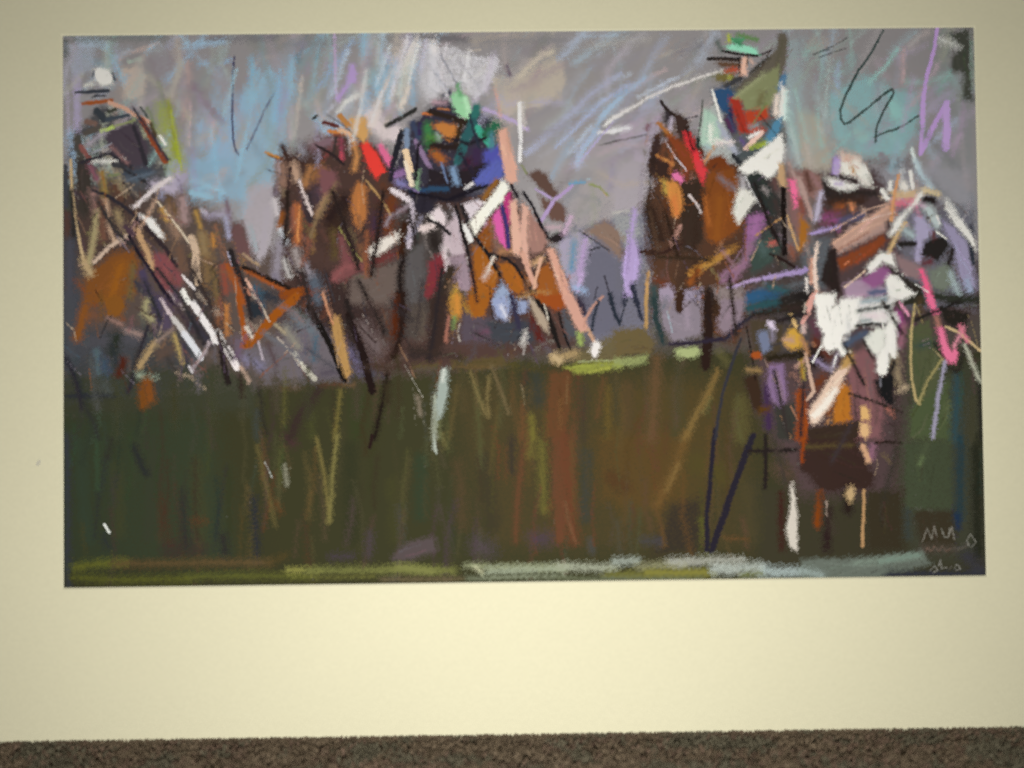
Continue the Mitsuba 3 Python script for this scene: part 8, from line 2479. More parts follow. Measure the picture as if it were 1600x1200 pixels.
h4 L 42 39 39 5.81 0.95 0.5:6587 2610 6701 2615
h4 L 45 39 39 5.42 0.95 0.6:6995 2567 6969 2448
h4 L 102 57 60 4.24 0.95 0.7:6850 2702 6854 2659
h4 L 102 57 66 7.07 0.95 0.7:6770 2460 6818 2465
h4 L 54 45 45 1.89 0.72 0.5:6793 2813 6839 2837 6890 2836
h4 L 51 57 69 4.77 0.95 0.5:7143 2641 7161 2456
h4 L 54 57 69 3.54 0.95 0.6:7145 2745 7154 2712
h2 L 54 45 48 1.38 0.52 0.5:3429 2391 3497 2467 3549 2554
h4 L 240 240 240 2.7 0.95 0.5:6878 2834 6900 2767
h4 L 240 240 240 2.7 0.95 0.5:6876 2706 6948 2653
h4 P 240 240 240 0 0.97 1.01:6947 2973 7007 2913 7071 2799 7155 2674 7183 2562 7133 2631 7021 2761 6947 2886
h4 L 174 192 201 6.6 0.8 0.7:6977 2372 7041 2211
h2 L 54 54 66 2.29 0.5 0.5:2325 2309 2351 2171 2369 2031
h4 L 162 177 210 7.78 0.8 0.7:7109 2314 7132 2233
h4 P 48 48 42 0 0.97 2.51:6617 2339 6739 2281 6779 2129 6595 2131
h4 L 36 30 30 1.75 0.6 0.85:6666 2317 6671 2261 6695 2213
h4 L 45 48 33 2.67 0.6 0.85:6665 2309 6685 2272 6689 2228
h4 L 51 45 39 3.29 0.6 0.85:6697 2256 6721 2217 6730 2170
h4 L 51 54 48 11.78 0.95 0.8:6832 2204 7012 2164 7183 2161
h4 P 240 105 150 0 0.97 1.01:6729 2409 6762 2406 6816 2261 6848 2128 6803 2124 6767 2280
h4 P 168 144 171 0 0.97 2.51:6128 2289 6257 2344 6351 2286 6488 2265 6444 2195 6160 2179
h4 L 180 153 180 2.02 0.6 0.85:6155 2224 6246 2207 6338 2196
h4 L 198 165 189 2.81 0.6 0.85:6221 2219 6277 2213 6333 2214
h4 L 144 114 135 2.17 0.6 0.85:6209 2287 6266 2270 6325 2287
h4 P 147 93 144 0 0.97 2.01:6271 2325 6390 2418 6509 2416 6488 2322 6369 2271
h3 L 120 81 78 0.92 0.56 0.5:5584 2665 5564 2537 5505 2421
h4 L 93 99 132 6.6 0.95 0.7:6340 2224 6487 2248
h4 L 225 198 180 2.7 0.95 0.5:6137 2274 6300 2405
h4 P 240 240 240 0 0.97 1.51:6310 2433 6430 2545 6510 2525 6549 2411 6504 2450 6439 2479 6352 2395
h4 P 240 240 240 0 0.97 1.51:6501 2369 6598 2373 6617 2263 6695 2220 6595 2174 6489 2194 6472 2322
h4 L 222 219 222 2.71 0.6 0.85:6518 2291 6542 2235 6575 2188
h4 L 240 240 240 1.97 0.6 0.85:6547 2361 6589 2338 6619 2302
h4 L 213 222 225 2.82 0.6 0.85:6483 2273 6498 2226 6538 2203
h4 L 174 183 174 3.06 0.95 0.6:6544 2245 6577 2250
h3 L 114 78 75 2.2 0.69 0.5:4740 2547 4733 2432 4758 2319
h4 P 45 36 36 0 0.97 1.51:6030 2574 6072 2576 6088 2365 6108 2218 6038 2247 5952 2329 5981 2442
h4 L 51 48 39 2.2 0.6 0.85:6024 2501 6037 2445 6033 2388
h4 L 30 36 27 2.25 0.6 0.85:6005 2413 6040 2356 6033 2297
h4 L 33 33 36 1.79 0.6 0.85:6042 2481 6057 2416 6069 2351
h4 L 204 153 135 5.66 0.95 0.6:5882 2491 5878 2320
h4 L 231 210 201 4.36 0.95 0.5:5929 2623 5908 2471 5906 2329 5923 2149
h4 L 228 222 222 3.32 0.95 0.5:5838 2340 5841 2245
h4 L 36 33 33 10.61 0.95 0.7:5782 2208 5829 2198
h1 L 99 69 69 3.8 0.52 0.85:876 2501 866 2429 891 2361
h4 L 210 153 138 4.36 0.95 0.4:5910 2239 5837 2141
h2 L 171 147 126 0.99 0.54 0.5:2671 2530 2772 2431 2861 2319
h4 L 159 141 195 3.73 0.95 0.5:5784 2395 5836 2417
h1 L 126 84 81 1.14 0.66 0.5:276 1766 349 1669 436 1585
h4 L 84 60 51 1.72 0.58 0.5:6797 2875 6808 2770 6814 2665
h4 P 240 240 240 0 0.97 1.51:5921 2201 6056 2225 6057 2138 5911 2140
h4 L 231 231 234 8.96 0.95 0.6:6131 2151 6235 2155
h1 L 48 39 42 2.11 0.81 0.5:606 2173 632 2133 679 2123
h1 L 51 45 45 1.97 0.66 0.5:457 2888 478 3025 455 3161
j4 P 240 240 237 0 0.85 3.52:6125 3262 6250 3275 6325 3217 6355 3140 6366 3059 6305 3084 6258 3151 6173 3162 6124 3181
j4 L 240 240 240 3.15 0.6 0.85:6195 3196 6249 3144 6302 3092
j4 L 240 240 240 2.77 0.6 0.85:6185 3256 6254 3215 6330 3183
j4 L 192 180 183 2.18 0.6 0.85:6191 3158 6247 3148 6285 3108
j4 L 195 156 120 4.48 0.95 0.6:6212 3228 6225 3189
h1 L 117 84 42 4.19 0.65 0.85:287 2306 294 2203 293 2099
h1 L 132 126 147 1.7 0.85 0.5:411 2750 460 2678 516 2610
h2 L 99 69 51 1.7 0.52 0.5:3187 3009 3231 2890 3283 2774
j4 L 186 165 222 6.01 0.95 0.5:6091 3267 6086 3186
h4 L 141 96 90 1.03 0.66 0.5:7006 3021 7034 2948 7041 2871
j4 P 48 42 42 0 0.97 2.01:5981 3135 6029 3068 6152 3048 6399 3035 6413 2997 6265 2989 6104 2967 6018 2968 5989 3050
j4 L 51 48 42 2.59 0.6 0.85:6019 3052 6162 3042 6307 3044
j4 L 66 48 45 2.42 0.6 0.85:6023 3049 6165 3011 6309 2994
j4 L 57 57 51 1.97 0.6 0.85:6091 3036 6177 3022 6264 3010
j4 L 63 45 39 10.13 0.95 0.7:6037 2944 6284 2960
j4 L 150 87 51 5.42 0.95 0.7:6084 2911 6132 2919
h2 L 51 45 45 1.95 0.55 0.5:3400 2265 3460 2145 3513 2022
j4 L 207 138 99 4.95 0.95 0.6:6203 2933 6212 2890
j4 P 240 240 240 0 0.85 3.02:6006 3135 6068 3136 6191 3095 6271 3084 6209 3042 6124 3046 6048 3076
h1 L 123 84 60 3.06 0.56 0.85:252 2123 257 2026 273 1931
j4 L 189 177 213 4.48 0.95 0.6:6087 3096 6129 3091
h2 L 87 90 75 3.03 0.52 0.85:3061 1787 3011 1780 2963 1764
h1 L 159 141 126 1.46 0.56 0.5:1414 1755 1465 1680 1529 1616
j4 L 42 39 39 2.07 1 0.35:6054 3161 6172 3138 6253 3105
turf P 84 90 66 0 0.9 4.02:6620 1923 6801 2015 6863 1730 6909 1635 6829 1353 6714 1261 6643 1545
turf L 69 84 57 3.36 0.6 0.85:6672 1891 6669 1738 6708 1585
turf L 66 72 48 2.48 0.6 0.85:6798 1813 6796 1675 6807 1537
turf L 108 111 87 2.53 0.6 0.85:6844 1746 6826 1632 6831 1517
turf L 57 72 48 2.87 0.6 0.85:6771 1713 6727 1506 6658 1299
turf L 72 75 54 1.69 0.6 0.85:6723 1823 6716 1629 6694 1436
turf P 78 90 63 0 0.9 5.03:6639 1309 6945 1541 6938 1069 6617 1074
turf L 69 75 51 2.48 0.6 0.85:6775 1512 6721 1374 6650 1245
turf L 57 57 39 2.43 0.6 0.85:6988 1441 6922 1284 6844 1133
turf L 99 108 75 2.9 0.6 0.85:6934 1258 6870 1161 6813 1059
turf L 102 102 84 3.07 0.6 0.85:6765 1255 6735 1156 6657 1082
turf L 69 75 45 2.85 0.6 0.85:6776 1499 6722 1364 6640 1244
turf L 96 105 75 7.07 0.7 0.8:6933 1352 6927 1248
turf L 51 78 87 10.61 0.8 0.8:7012 1549 6985 1069
turf L 69 69 54 11.78 0.8 0.8:7123 1387 7117 1067
turf L 42 42 39 4.48 0.85 0.6:7187 1547 7188 1066
turf L 60 78 72 8.25 0.8 0.8:6713 1808 6808 1826
turf L 84 69 48 7.07 0.8 0.8:6737 2158 6726 2035
turf L 150 135 111 9.43 0.8 0.8:6532 1716 6543 1527
h1 L 93 78 99 0.92 0.75 0.5:1065 2851 1152 2742 1268 2664
turf L 180 162 138 6.6 0.8 0.8:6547 1452 6604 1479
h1 L 45 36 36 1.09 0.71 0.5:1449 2039 1456 1992 1475 1949
turf P 42 39 36 0 0.9 3.02:6888 2118 7105 2058 7084 1917 6933 1971
h3 L 135 81 48 1.86 0.75 0.5:5164 2571 5208 2460 5270 2358
h4 L 66 66 75 1.33 0.61 0.5:6270 2947 6296 2880 6318 2811
turf L 42 39 36 5.42 0.8 0.7:6947 1635 7022 1596 7067 1747
h3 L 87 72 93 2.04 0.68 0.5:4792 2698 4843 2558 4903 2421
turf L 42 39 33 4.48 0.8 0.7:6841 1825 6896 1739
turf L 183 165 120 3.53 0.95 0.4:6691 2135 6658 1922 6646 1733 6652 1544 6678 1393 6706 1341
turf L 156 147 102 3.32 0.95 0.5:6706 1350 6775 1524 6896 1697
turf L 156 141 99 2.28 0.95 0.5:6700 2120 6746 1987
h1 L 144 114 90 2.08 0.68 0.5:818 2530 858 2665 933 2784
turf L 174 159 123 2.28 0.95 0.5:6831 1778 6914 1678
turf L 210 186 144 3.32 0.95 0.4:6928 1958 7017 1917 7120 1831 7200 1759
h2 L 150 93 36 4.11 0.61 0.85:3234 2320 3245 2198 3287 2083
turf L 159 141 102 1.24 0.95 0.35:7082 2082 7132 1992 7181 1797
turf L 159 156 183 4.77 0.95 0.5:6914 1678 6898 1560 6858 1400 6813 1081
turf L 189 192 177 3.77 0.95 0.6:7077 1813 7127 1670 7186 1528
h1 L 192 165 141 1.47 0.7 0.5:229 1724 296 1735 363 1728
turf P 240 120 165 0 0.97 1.01:6780 2204 6825 2204 6873 2052 6839 2038
h3 L 165 99 63 3.84 0.69 0.85:4801 3372 4788 3281 4774 3191
turf L 165 117 108 4.48 0.95 0.6:6854 2033 6881 1948
h1 L 180 153 132 0.92 0.76 0.5:1168 2097 1240 2021 1309 1942
turf P 240 126 168 0 0.97 1.01:6865 1950 6906 1940 6942 1805 6977 1755 6996 1785 7020 1757 7007 1670 6964 1671 6909 1739 6882 1862
turf L 225 150 171 3.77 0.95 0.6:6997 1800 7045 1889 7077 1950
turf L 225 132 156 4.24 0.95 0.6:7042 1957 7103 1831
h1 L 171 153 135 1.94 0.75 0.5:788 2131 757 1992 700 1862
h4 P 129 90 96 0 0.97 4.53:6201 1739 6287 1785 6361 1680 6377 1492 6424 1331 6414 1265 6390 1077 6192 1080 6166 1268 6158 1476 6152 1608
h4 L 93 66 69 2.25 0.6 0.85:6241 1567 6228 1379 6258 1195
h4 L 147 102 108 2.81 0.6 0.85:6305 1612 6311 1449 6288 1283
h4 L 102 75 78 3.17 0.6 0.85:6179 1712 6216 1551 6221 1386
h4 L 150 111 99 3.08 0.6 0.85:6277 1629 6299 1467 6329 1306
h4 L 102 75 81 2.62 0.6 0.85:6235 1643 6231 1469 6238 1296
h4 P 45 36 36 0 0.97 2.51:5777 1801 5947 1818 5964 1686 5869 1630 5833 1763
h3 L 150 114 129 3.82 0.62 0.85:5177 2578 5231 2503 5289 2433
h1 L 153 120 99 1.28 0.75 0.5:80 2940 144 2837 184 2724
h4 P 90 60 75 0 0.97 2.51:5836 2027 5921 2026 5959 1912 5901 1892
h4 P 57 45 39 0 0.97 2.51:5825 1160 6241 1220 6221 1079 5824 1085
h4 L 36 27 30 1.64 0.6 0.85:5881 1126 5957 1136 6031 1161
h4 L 69 54 48 1.9 0.6 0.85:5956 1123 6040 1151 6123 1193
h4 L 66 57 51 3.01 0.6 0.85:5960 1106 6064 1116 6167 1128
h4 L 105 57 36 10.61 0.95 0.8:5953 1554 5896 1498
h2 L 111 105 123 1.7 0.54 0.5:3064 1980 3032 1850 3096 1733
h4 L 90 48 39 7.78 0.95 0.7:5900 1866 5998 1732
h1 L 141 111 90 1.1 0.72 0.5:590 2311 626 2230 685 2163
h2 L 39 36 39 1.93 0.61 0.5:1803 2247 1829 2178 1863 2112
h3 L 57 45 42 2.12 0.79 0.5:4613 3081 4674 3002 4717 2912
h4 L 138 126 159 4.95 0.95 0.6:5884 1715 5987 1638
h4 L 168 159 180 3.3 0.95 0.6:6071 1750 6018 1619
h4 L 60 51 36 3.85 0.52 0.85:5892 1093 5984 1104 6076 1115
h4 L 141 69 27 7.07 0.95 0.6:5780 1462 5787 1085
h4 P 177 111 42 0 0.97 2.01:6094 1514 6152 1495 6166 1362 6158 1226 6038 1209 6033 1327
h1 L 87 72 93 1.83 0.82 0.5:1203 1922 1250 1795 1252 1660
h4 L 135 84 39 2.98 0.6 0.85:6133 1450 6112 1405 6108 1356
h4 L 138 84 36 2.39 0.6 0.85:6112 1352 6099 1305 6112 1254
h4 L 189 129 51 2.54 0.6 0.85:6119 1383 6095 1329 6080 1273
h4 L 123 72 39 7.07 0.95 0.7:6022 1383 5987 1289
h2 L 102 69 51 1.53 0.82 0.5:2444 2697 2470 2763 2494 2830
h4 P 183 147 93 0 0.97 2.01:6152 1754 6196 1739 6191 1683 6124 1603 6075 1609
h3 L 165 147 132 0.97 0.78 0.5:4889 2967 4904 2918 4916 2868
h4 P 222 195 180 0 0.97 1.51:6065 1616 6155 1647 6077 1477 6017 1364 5901 1211 5852 1202 5835 1292 5942 1450
h2 L 54 45 48 2.29 0.78 0.5:1817 1968 1934 2016 2046 2077
h4 L 186 156 153 1.79 0.6 0.85:6032 1540 5998 1420 5950 1309
h4 L 186 168 147 1.72 0.6 0.85:6044 1526 5993 1373 5948 1217
h4 L 240 228 210 2.95 0.6 0.85:6100 1579 6023 1486 5939 1396
h4 P 237 231 225 0 0.97 1.51:6046 1479 6069 1467 6007 1365 5883 1230 5853 1272
h4 L 198 168 153 4.36 0.95 0.4:5819 1754 5850 1602 5878 1456 5828 1395
h2 L 81 69 90 1.31 0.78 0.5:2553 2261 2647 2163 2771 2108
h4 L 165 123 93 4.95 0.95 0.6:5792 1867 5835 1758
h4 L 156 120 51 3.3 0.95 0.7:5783 1698 5794 1565
h3 L 183 156 132 2.13 0.67 0.5:5592 2379 5578 2321 5566 2263
h4 L 216 162 156 5.81 0.95 0.4:5888 2216 5856 2103 5798 1995
h2 L 66 48 39 1.02 0.67 0.5:3749 2370 3762 2304 3801 2249
h4 L 198 171 171 3.77 0.95 0.6:5812 1971 5805 1924
h3 L 138 84 48 2.14 0.76 0.5:5361 2487 5357 2630 5367 2772
h4 L 45 39 36 3.32 0.95 0.5:6157 1440 6300 1389 6432 1340 6577 1277
h3 L 36 30 30 1.19 0.78 0.5:5514 2684 5480 2766 5453 2851
h4 L 153 99 90 4.48 0.95 0.6:6460 1311 6497 1264
h4 P 219 177 120 0 0.97 1.01:6246 1335 6290 1334 6312 1266 6300 1233 6244 1234
h4 P 219 180 135 0 0.97 1.01:6239 1201 6298 1193 6310 1116 6279 1078 6238 1121
h3 L 90 78 99 1.7 0.81 0.5:5342 2773 5474 2788 5608 2781
h4 P 147 69 132 0 0.97 1.51:6545 2099 6584 2067 6594 1989 6565 1890 6543 1961
h4 L 147 102 120 6.6 0.95 0.6:6594 1966 6571 1819
h4 L 231 162 195 3.32 0.95 0.5:6571 2150 6636 2055
h4 P 228 231 228 0 0.97 1.51:6286 1870 6384 1947 6452 1944 6440 1812 6381 1732 6332 1773
h1 L 90 75 96 1.64 0.63 0.5:1114 2278 1164 2242 1210 2202
h4 P 240 240 240 0 0.97 1.51:5912 2216 6058 2214 6026 2101 6093 2138 6112 2175 6247 2175 6245 2032 6194 1938 6109 1901 6108 1835 6158 1759 6107 1736 6070 1798 6003 1768 5950 1809 5974 1903 5919 1988
h1 L 186 159 138 1.81 0.83 0.5:972 2657 1073 2551 1208 2495
h4 L 198 201 201 1.62 0.6 0.85:6109 2124 6051 2006 6029 1887
h4 L 240 240 240 2.26 0.6 0.85:6072 2150 6087 2036 6069 1923
h4 L 186 189 198 3.38 0.6 0.85:6155 2054 6156 1938 6131 1824
h4 L 240 240 240 2.26 0.6 0.85:6027 2036 6022 1948 6000 1860
h4 L 195 195 201 2.46 0.6 0.85:6154 2073 6175 1968 6169 1865
h4 P 240 240 240 0 0.97 1.51:6478 2087 6537 2058 6562 2008 6535 1924 6534 1735 6494 1702 6485 1783 6464 1599 6416 1562 6377 1605 6390 1737 6438 1793 6459 1896
h1 L 42 36 42 2.27 0.83 0.5:1145 2455 1180 2502 1232 2531
h4 L 198 198 207 1.72 0.6 0.85:6476 1841 6465 1741 6447 1642
h4 L 216 225 216 2.2 0.6 0.85:6514 1853 6486 1716 6461 1578
h4 L 225 225 225 1.82 0.6 0.85:6473 1942 6463 1846 6444 1752
h4 P 222 222 225 0 0.97 2.51:6250 2173 6529 2189 6499 2085 6469 1981 6252 1984
h1 L 60 60 69 1.87 0.75 0.5:954 2245 1084 2190 1223 2162
h4 L 240 240 240 2.19 0.6 0.85:6303 2046 6376 2045 6448 2048
h4 L 240 240 240 2.39 0.6 0.85:6325 2084 6374 2094 6422 2110
h4 L 240 240 240 2.86 0.6 0.85:6338 2122 6404 2139 6472 2149
h4 L 228 216 225 6.6 0.95 0.6:6309 2045 6432 2048
h4 L 150 168 183 4.24 0.95 0.6:6268 2152 6467 2182
h3 L 117 114 132 1.77 0.76 0.5:4875 2625 4968 2574 5039 2495
h4 L 150 162 168 4.24 0.95 0.7:6271 2010 6328 2012
h4 L 63 69 72 4.24 0.95 0.6:6242 2086 6486 2123
h3 L 57 48 51 0.97 0.75 0.5:5452 2209 5487 2248 5518 2290
h4 L 45 48 48 3.32 0.95 0.5:6225 1969 6365 1980 6455 1972
h1 L 60 78 96 2.78 0.71 0.85:1571 2215 1557 2129 1560 2042
h4 L 72 51 42 1.3 0.62 0.5:5840 1685 5905 1573 6009 1494
h4 L 75 87 111 7.54 0.95 0.6:6293 1910 6193 1862 6150 1820
h4 L 33 30 30 2.28 0.95 0.4:6267 1866 6324 1756 6346 1714
h4 P 30 30 33 0 0.97 2.01:6503 1697 6535 1680 6494 1603 6515 1527 6504 1452 6503 1353 6470 1347 6393 1414 6357 1528 6416 1562 6463 1561
h4 L 30 24 36 2.13 0.6 0.85:6523 1535 6524 1480 6531 1424
h4 L 30 30 33 2.29 0.6 0.85:6463 1637 6451 1561 6416 1487
h4 L 18 24 21 1.97 0.6 0.85:6420 1585 6446 1512 6438 1444
h4 L 111 111 123 3.06 0.95 0.6:6405 1548 6407 1486
h3 L 165 147 129 1.59 0.7 0.5:5309 2277 5333 2324 5350 2373
h1 L 54 42 39 1.24 0.65 0.5:1660 1754 1656 1708 1671 1665
h1 L 180 165 153 5.31 0.52 0.85:1055 2278 1135 2202 1215 2123
h1 L 51 42 42 1.29 0.51 0.5:188 2437 225 2388 263 2341
h2 L 105 72 54 1.32 0.69 0.5:2016 2799 2077 2934 2171 3048
h1 L 129 102 81 1.45 0.6 0.5:1725 2085 1824 2047 1919 2002
h2 L 117 78 75 1.94 0.85 0.5:3268 2947 3228 2981 3193 3020
h2 L 171 153 135 1.48 0.58 0.5:1685 3244 1693 3113 1737 2989
h3 L 42 39 42 1.99 0.55 0.5:4895 3112 5040 3154 5142 3266
h1 L 84 72 93 1.15 0.71 0.5:1535 1864 1633 1764 1658 1627
h3 L 102 108 120 3.92 0.62 0.85:4734 2214 4713 2166 4693 2117
h1 L 123 105 108 5.16 0.73 0.85:1683 2183 1791 2134 1871 2046
h1 L 45 39 39 1.28 0.77 0.5:1524 2602 1462 2478 1431 2343
h2 L 51 39 36 1.64 0.5 0.5:2707 1992 2772 1907 2867 1857
h3 L 39 33 39 2.24 0.75 0.5:5037 2069 5062 2034 5084 1998
h1 L 78 84 108 4.63 0.52 0.85:1877 1933 1870 1819 1828 1714
h2 L 108 75 69 1.94 0.76 0.5:3819 2108 3895 1978 4004 1874
h2 L 114 108 126 1.11 0.7 0.5:2703 2212 2758 2290 2802 2374
h1 L 123 84 81 2.22 0.63 0.5:897 2300 922 2374 920 2453
h1 L 144 114 90 1.59 0.56 0.5:396 1898 398 1834 382 1772
h4 L 102 84 108 1.12 0.59 0.5:6562 2953 6600 3006 6627 3066
h1 L 60 60 69 1.62 0.69 0.5:1140 2343 1171 2396 1214 2441
h2 L 120 81 78 1.97 0.54 0.5:1994 3146 2014 3108 2025 3067
h1 L 114 78 75 1.34 0.54 0.5:1699 2117 1759 2092 1816 2061
h4 L 60 45 42 1 0.63 0.5:6242 1941 6294 1873 6366 1828
h1 L 153 93 54 0.93 0.73 0.5:261 2964 255 2881 244 2798
h3 L 54 42 39 1.74 0.83 0.5:4864 2120 4937 2197 5019 2265
h4 L 84 60 51 2.08 0.55 0.5:6799 2803 6858 2846 6907 2901
h4 L 123 84 81 1.56 0.84 0.5:5809 2518 5843 2586 5872 2656
h1 L 60 51 54 2.01 0.72 0.5:322 1805 380 1785 421 1740
h1 L 171 147 126 1.11 0.58 0.5:1623 1720 1701 1736 1774 1767
h4 L 81 60 51 1.71 0.52 0.5:6947 2024 7087 2081 7192 2191
h3 L 183 159 135 1.66 0.56 0.5:5485 2685 5576 2590 5617 2465
h1 L 57 57 66 1.1 0.6 0.5:1433 1930 1464 1900 1495 1869
h1 L 144 114 93 1.67 0.61 0.5:582 2665 689 2718 789 2786
h4 L 168 150 132 1.21 0.66 0.5:6006 1809 6018 1741 6066 1692
h2 L 126 99 78 1.58 0.52 0.5:3471 2235 3468 2121 3482 2008
h2 L 39 33 39 1.35 0.58 0.5:2155 2198 2158 2319 2162 2440
h2 L 126 99 81 1.95 0.72 0.5:2978 2299 3047 2396 3116 2493
h2 L 99 66 51 1.05 0.69 0.5:1888 1899 1945 1960 2006 2016
h2 L 33 30 30 1.32 0.71 0.5:1756 2395 1824 2470 1917 2510
h3 L 60 57 69 2.28 0.59 0.5:4744 2792 4757 2896 4758 3001
h4 L 120 81 78 0.99 0.56 0.5:5813 2340 5818 2249 5805 2158
h2 L 66 48 39 2.22 0.53 0.5:2250 1789 2247 1745 2256 1702
h1 L 87 72 93 1.61 0.6 0.5:1210 1719 1286 1834 1364 1949
h2 L 159 141 126 1.82 0.65 0.5:3311 2717 3346 2690 3379 2662
h4 L 48 42 45 1.01 0.79 0.5:6839 2301 6863 2359 6868 2423
h4 L 57 57 69 2.26 0.81 0.5:5518 1794 5573 1823 5633 1838
h1 L 63 51 48 1.53 0.79 0.5:438 3160 553 3137 650 3070
h4 L 48 42 42 0.91 0.81 0.5:6129 2271 6229 2162 6338 2062
h2 L 54 42 39 1.75 0.6 0.5:3310 2837 3390 2729 3411 2596
h2 L 54 54 66 1.38 0.63 0.5:3512 2321 3557 2449 3627 2564
h4 L 138 108 87 1.1 0.57 0.5:6150 1224 6291 1172 6440 1150
h1 L 144 90 51 2.04 0.84 0.5:197 1710 207 1618 215 1525
h3 L 57 48 51 1.6 0.82 0.5:5602 2508 5635 2551 5664 2597
h3 L 123 84 81 1.13 0.5 0.5:5238 2995 5250 3039 5270 3081
h2 L 120 114 132 1.68 0.5 0.5:2140 2671 2157 2761 2191 2846
h2 L 123 96 78 2.27 0.82 0.5:2620 1864 2687 1735 2746 1601
h3 L 33 30 30 1.54 0.79 0.5:4974 2307 5030 2189 5055 2061
h2 L 54 45 48 2.27 0.6 0.5:2410 2527 2432 2648 2469 2766
h2 L 153 138 123 0.9 0.58 0.5:3034 2336 3024 2285 3022 2233
h4 L 36 33 33 1.98 0.54 0.5:6016 2889 6050 2786 6077 2682
h1 L 90 78 99 0.99 0.55 0.5:1197 2600 1250 2702 1326 2789
h1 L 78 57 45 1.49 0.63 0.5:600 2361 608 2276 616 2190
h1 L 63 54 57 1.69 0.56 0.5:592 3137 618 3041 684 2966
h1 L 63 54 57 1.52 0.83 0.5:335 2964 334 2892 329 2820
h2 L 162 111 63 2.91 0.68 0.85:3399 2438 3388 2391 3362 2352
h2 L 114 78 75 1.9 0.56 0.5:3233 2857 3238 2802 3243 2748
h1 L 186 165 147 2 0.83 0.5:406 3044 482 3096 557 3149
h4 L 75 54 45 1.28 0.64 0.5:6452 1146 6485 1113 6505 1072
h2 L 129 78 45 1.36 0.6 0.5:2396 2412 2452 2353 2475 2275
h1 L 81 63 96 4.77 0.61 0.85:741 2270 807 2217 858 2149
h3 L 105 72 54 1.6 0.74 0.5:4668 3247 4655 3136 4614 3033
h1 L 105 96 108 4.73 0.72 0.85:1889 1987 1883 1876 1855 1768
h3 L 114 78 75 1.43 0.84 0.5:5232 1983 5239 1914 5259 1848
h4 L 141 87 51 1.09 0.51 0.5:6304 1919 6347 1782 6360 1639
h1 L 111 87 120 4.32 0.55 0.85:1422 1954 1379 1846 1318 1747
sky L 171 195 204 6.28 0.5 0.9:5727 3943 5745 3332
sky L 180 177 177 7.54 0.5 0.9:5849 3585 5895 3228
j1 L 54 51 60 4.4 0.95 0.6:140 3323 351 3397 527 3283
j1 L 60 57 69 3.77 0.95 0.6:550 3749 702 3519 813 3341
j1 L 165 168 183 3.14 0.95 0.7:225 3398 375 3472
j1 L 48 48 54 3.32 0.95 0.5:451 3284 678 3140
j1 L 96 108 126 3.77 0.95 0.7:502 3183 703 3241
j1 L 138 105 108 3.77 0.95 0.7:376 3447 502 3319
h1 L 51 48 48 5.66 0.95 0.7:61 3097 82 2744
h1 L 57 54 57 5.03 0.95 0.7:252 3044 403 2790 529 2662
h1 L 45 45 48 3.77 0.95 0.6:730 2484 931 2229 1056 1926
h1 L 57 48 48 5.03 0.95 0.7:1005 2480 1156 2176
h1 L 42 36 39 3.77 0.95 0.6:1306 2627 1406 2374 1467 2072
h1 L 48 48 54 5.03 0.95 0.7:630 2384 756 2081
h1 L 57 51 51 5.66 0.95 0.8:1156 2076 1307 1772
h1 L 102 102 111 5.03 0.95 0.8:1557 1970 1857 1765
h2 L 42 33 30 5.66 0.95 0.7:1758 3076 1733 2672
h2 L 42 33 33 6.28 0.95 0.7:2110 3072 2235 2717 2310 2463
h2 L 39 30 30 6.28 0.95 0.7:2512 3067 2461 2714 2410 2412
h2 L 39 33 33 5.66 0.95 0.7:2310 2363 2509 1957
h2 L 51 42 42 6.28 0.95 0.7:1858 2469 1958 2065
h2 L 42 36 39 6.28 0.95 0.7:2963 2455 2911 2053 2860 1752
h2 L 45 39 39 5.03 0.95 0.7:3212 1948 3412 1845
h2 L 39 33 36 4.4 0.95 0.6:2713 2913 2763 2659
h2 L 39 30 36 3.77 0.95 0.6:3190 2503 3238 2200
j2 L 30 27 36 4.98 0.95 0.5:2714 3064 3016 3000 3318 3108
j2 L 36 33 42 3.87 0.95 0.5:3018 3491 3194 3439 3320 3488
j2 L 42 48 63 3.32 0.95 0.5:3195 3667 3269 3412
j2 L 30 27 33 3.87 0.95 0.5:2791 3443 2764 3165
j2 L 42 36 51 5.03 0.95 0.6:3118 3363 3218 3210
j2 L 105 123 162 3.14 0.95 0.6:2966 3289 3016 3137
j2 L 120 105 147 3.14 0.95 0.6:2674 3116 2789 3063
h3 L 42 33 30 7.54 0.55 0.95:4642 3345 4588 2889 4635 2535
h3 L 51 36 30 6.91 0.55 0.95:5033 3036 4954 2632 4974 2177
h3 L 45 33 27 5.03 0.95 0.7:4729 2888 4827 2532
h3 L 33 27 27 3.77 0.95 0.6:4912 3545 4961 3367
h3 L 36 30 30 5.03 0.95 0.6:5439 3107 5536 2827 5610 2674
h3 L 45 36 33 4.4 0.95 0.7:5229 2376 5274 1921
h3 L 54 42 33 4.4 0.95 0.7:4675 2534 5079 2504
h4 L 42 36 39 5.66 0.95 0.6:5603 2018 5830 2065
h4 L 45 39 39 5.03 0.95 0.6:5985 2316 6018 2517
h4 L 39 36 36 4.4 0.95 0.6:6687 2004 7043 2151
h4 L 51 45 45 5.03 0.95 0.7:6516 2410 6691 2256
h4 L 45 39 36 5.03 0.95 0.7:6437 2158 6585 1904
h4 L 54 48 48 5.66 0.95 0.7:5573 1615 5668 1112
h4 L 51 42 45 5.03 0.95 0.7:5798 1512 5768 1111
h4 L 42 36 36 3.77 0.95 0.6:6130 1809 6277 1505
h4 L 60 51 54 5.03 0.95 0.7:6172 1205 6017 907
turf L 60 63 45 10.06 0.7 0.9:1157 1649 1167 1273
turf L 66 66 51 8.8 0.7 0.9:1407 1621 1397 1320
turf L 60 60 39 10.06 0.7 0.9:857 1578 868 1228
turf L 72 66 54 7.54 0.65 0.9:1657 1642 1667 1367
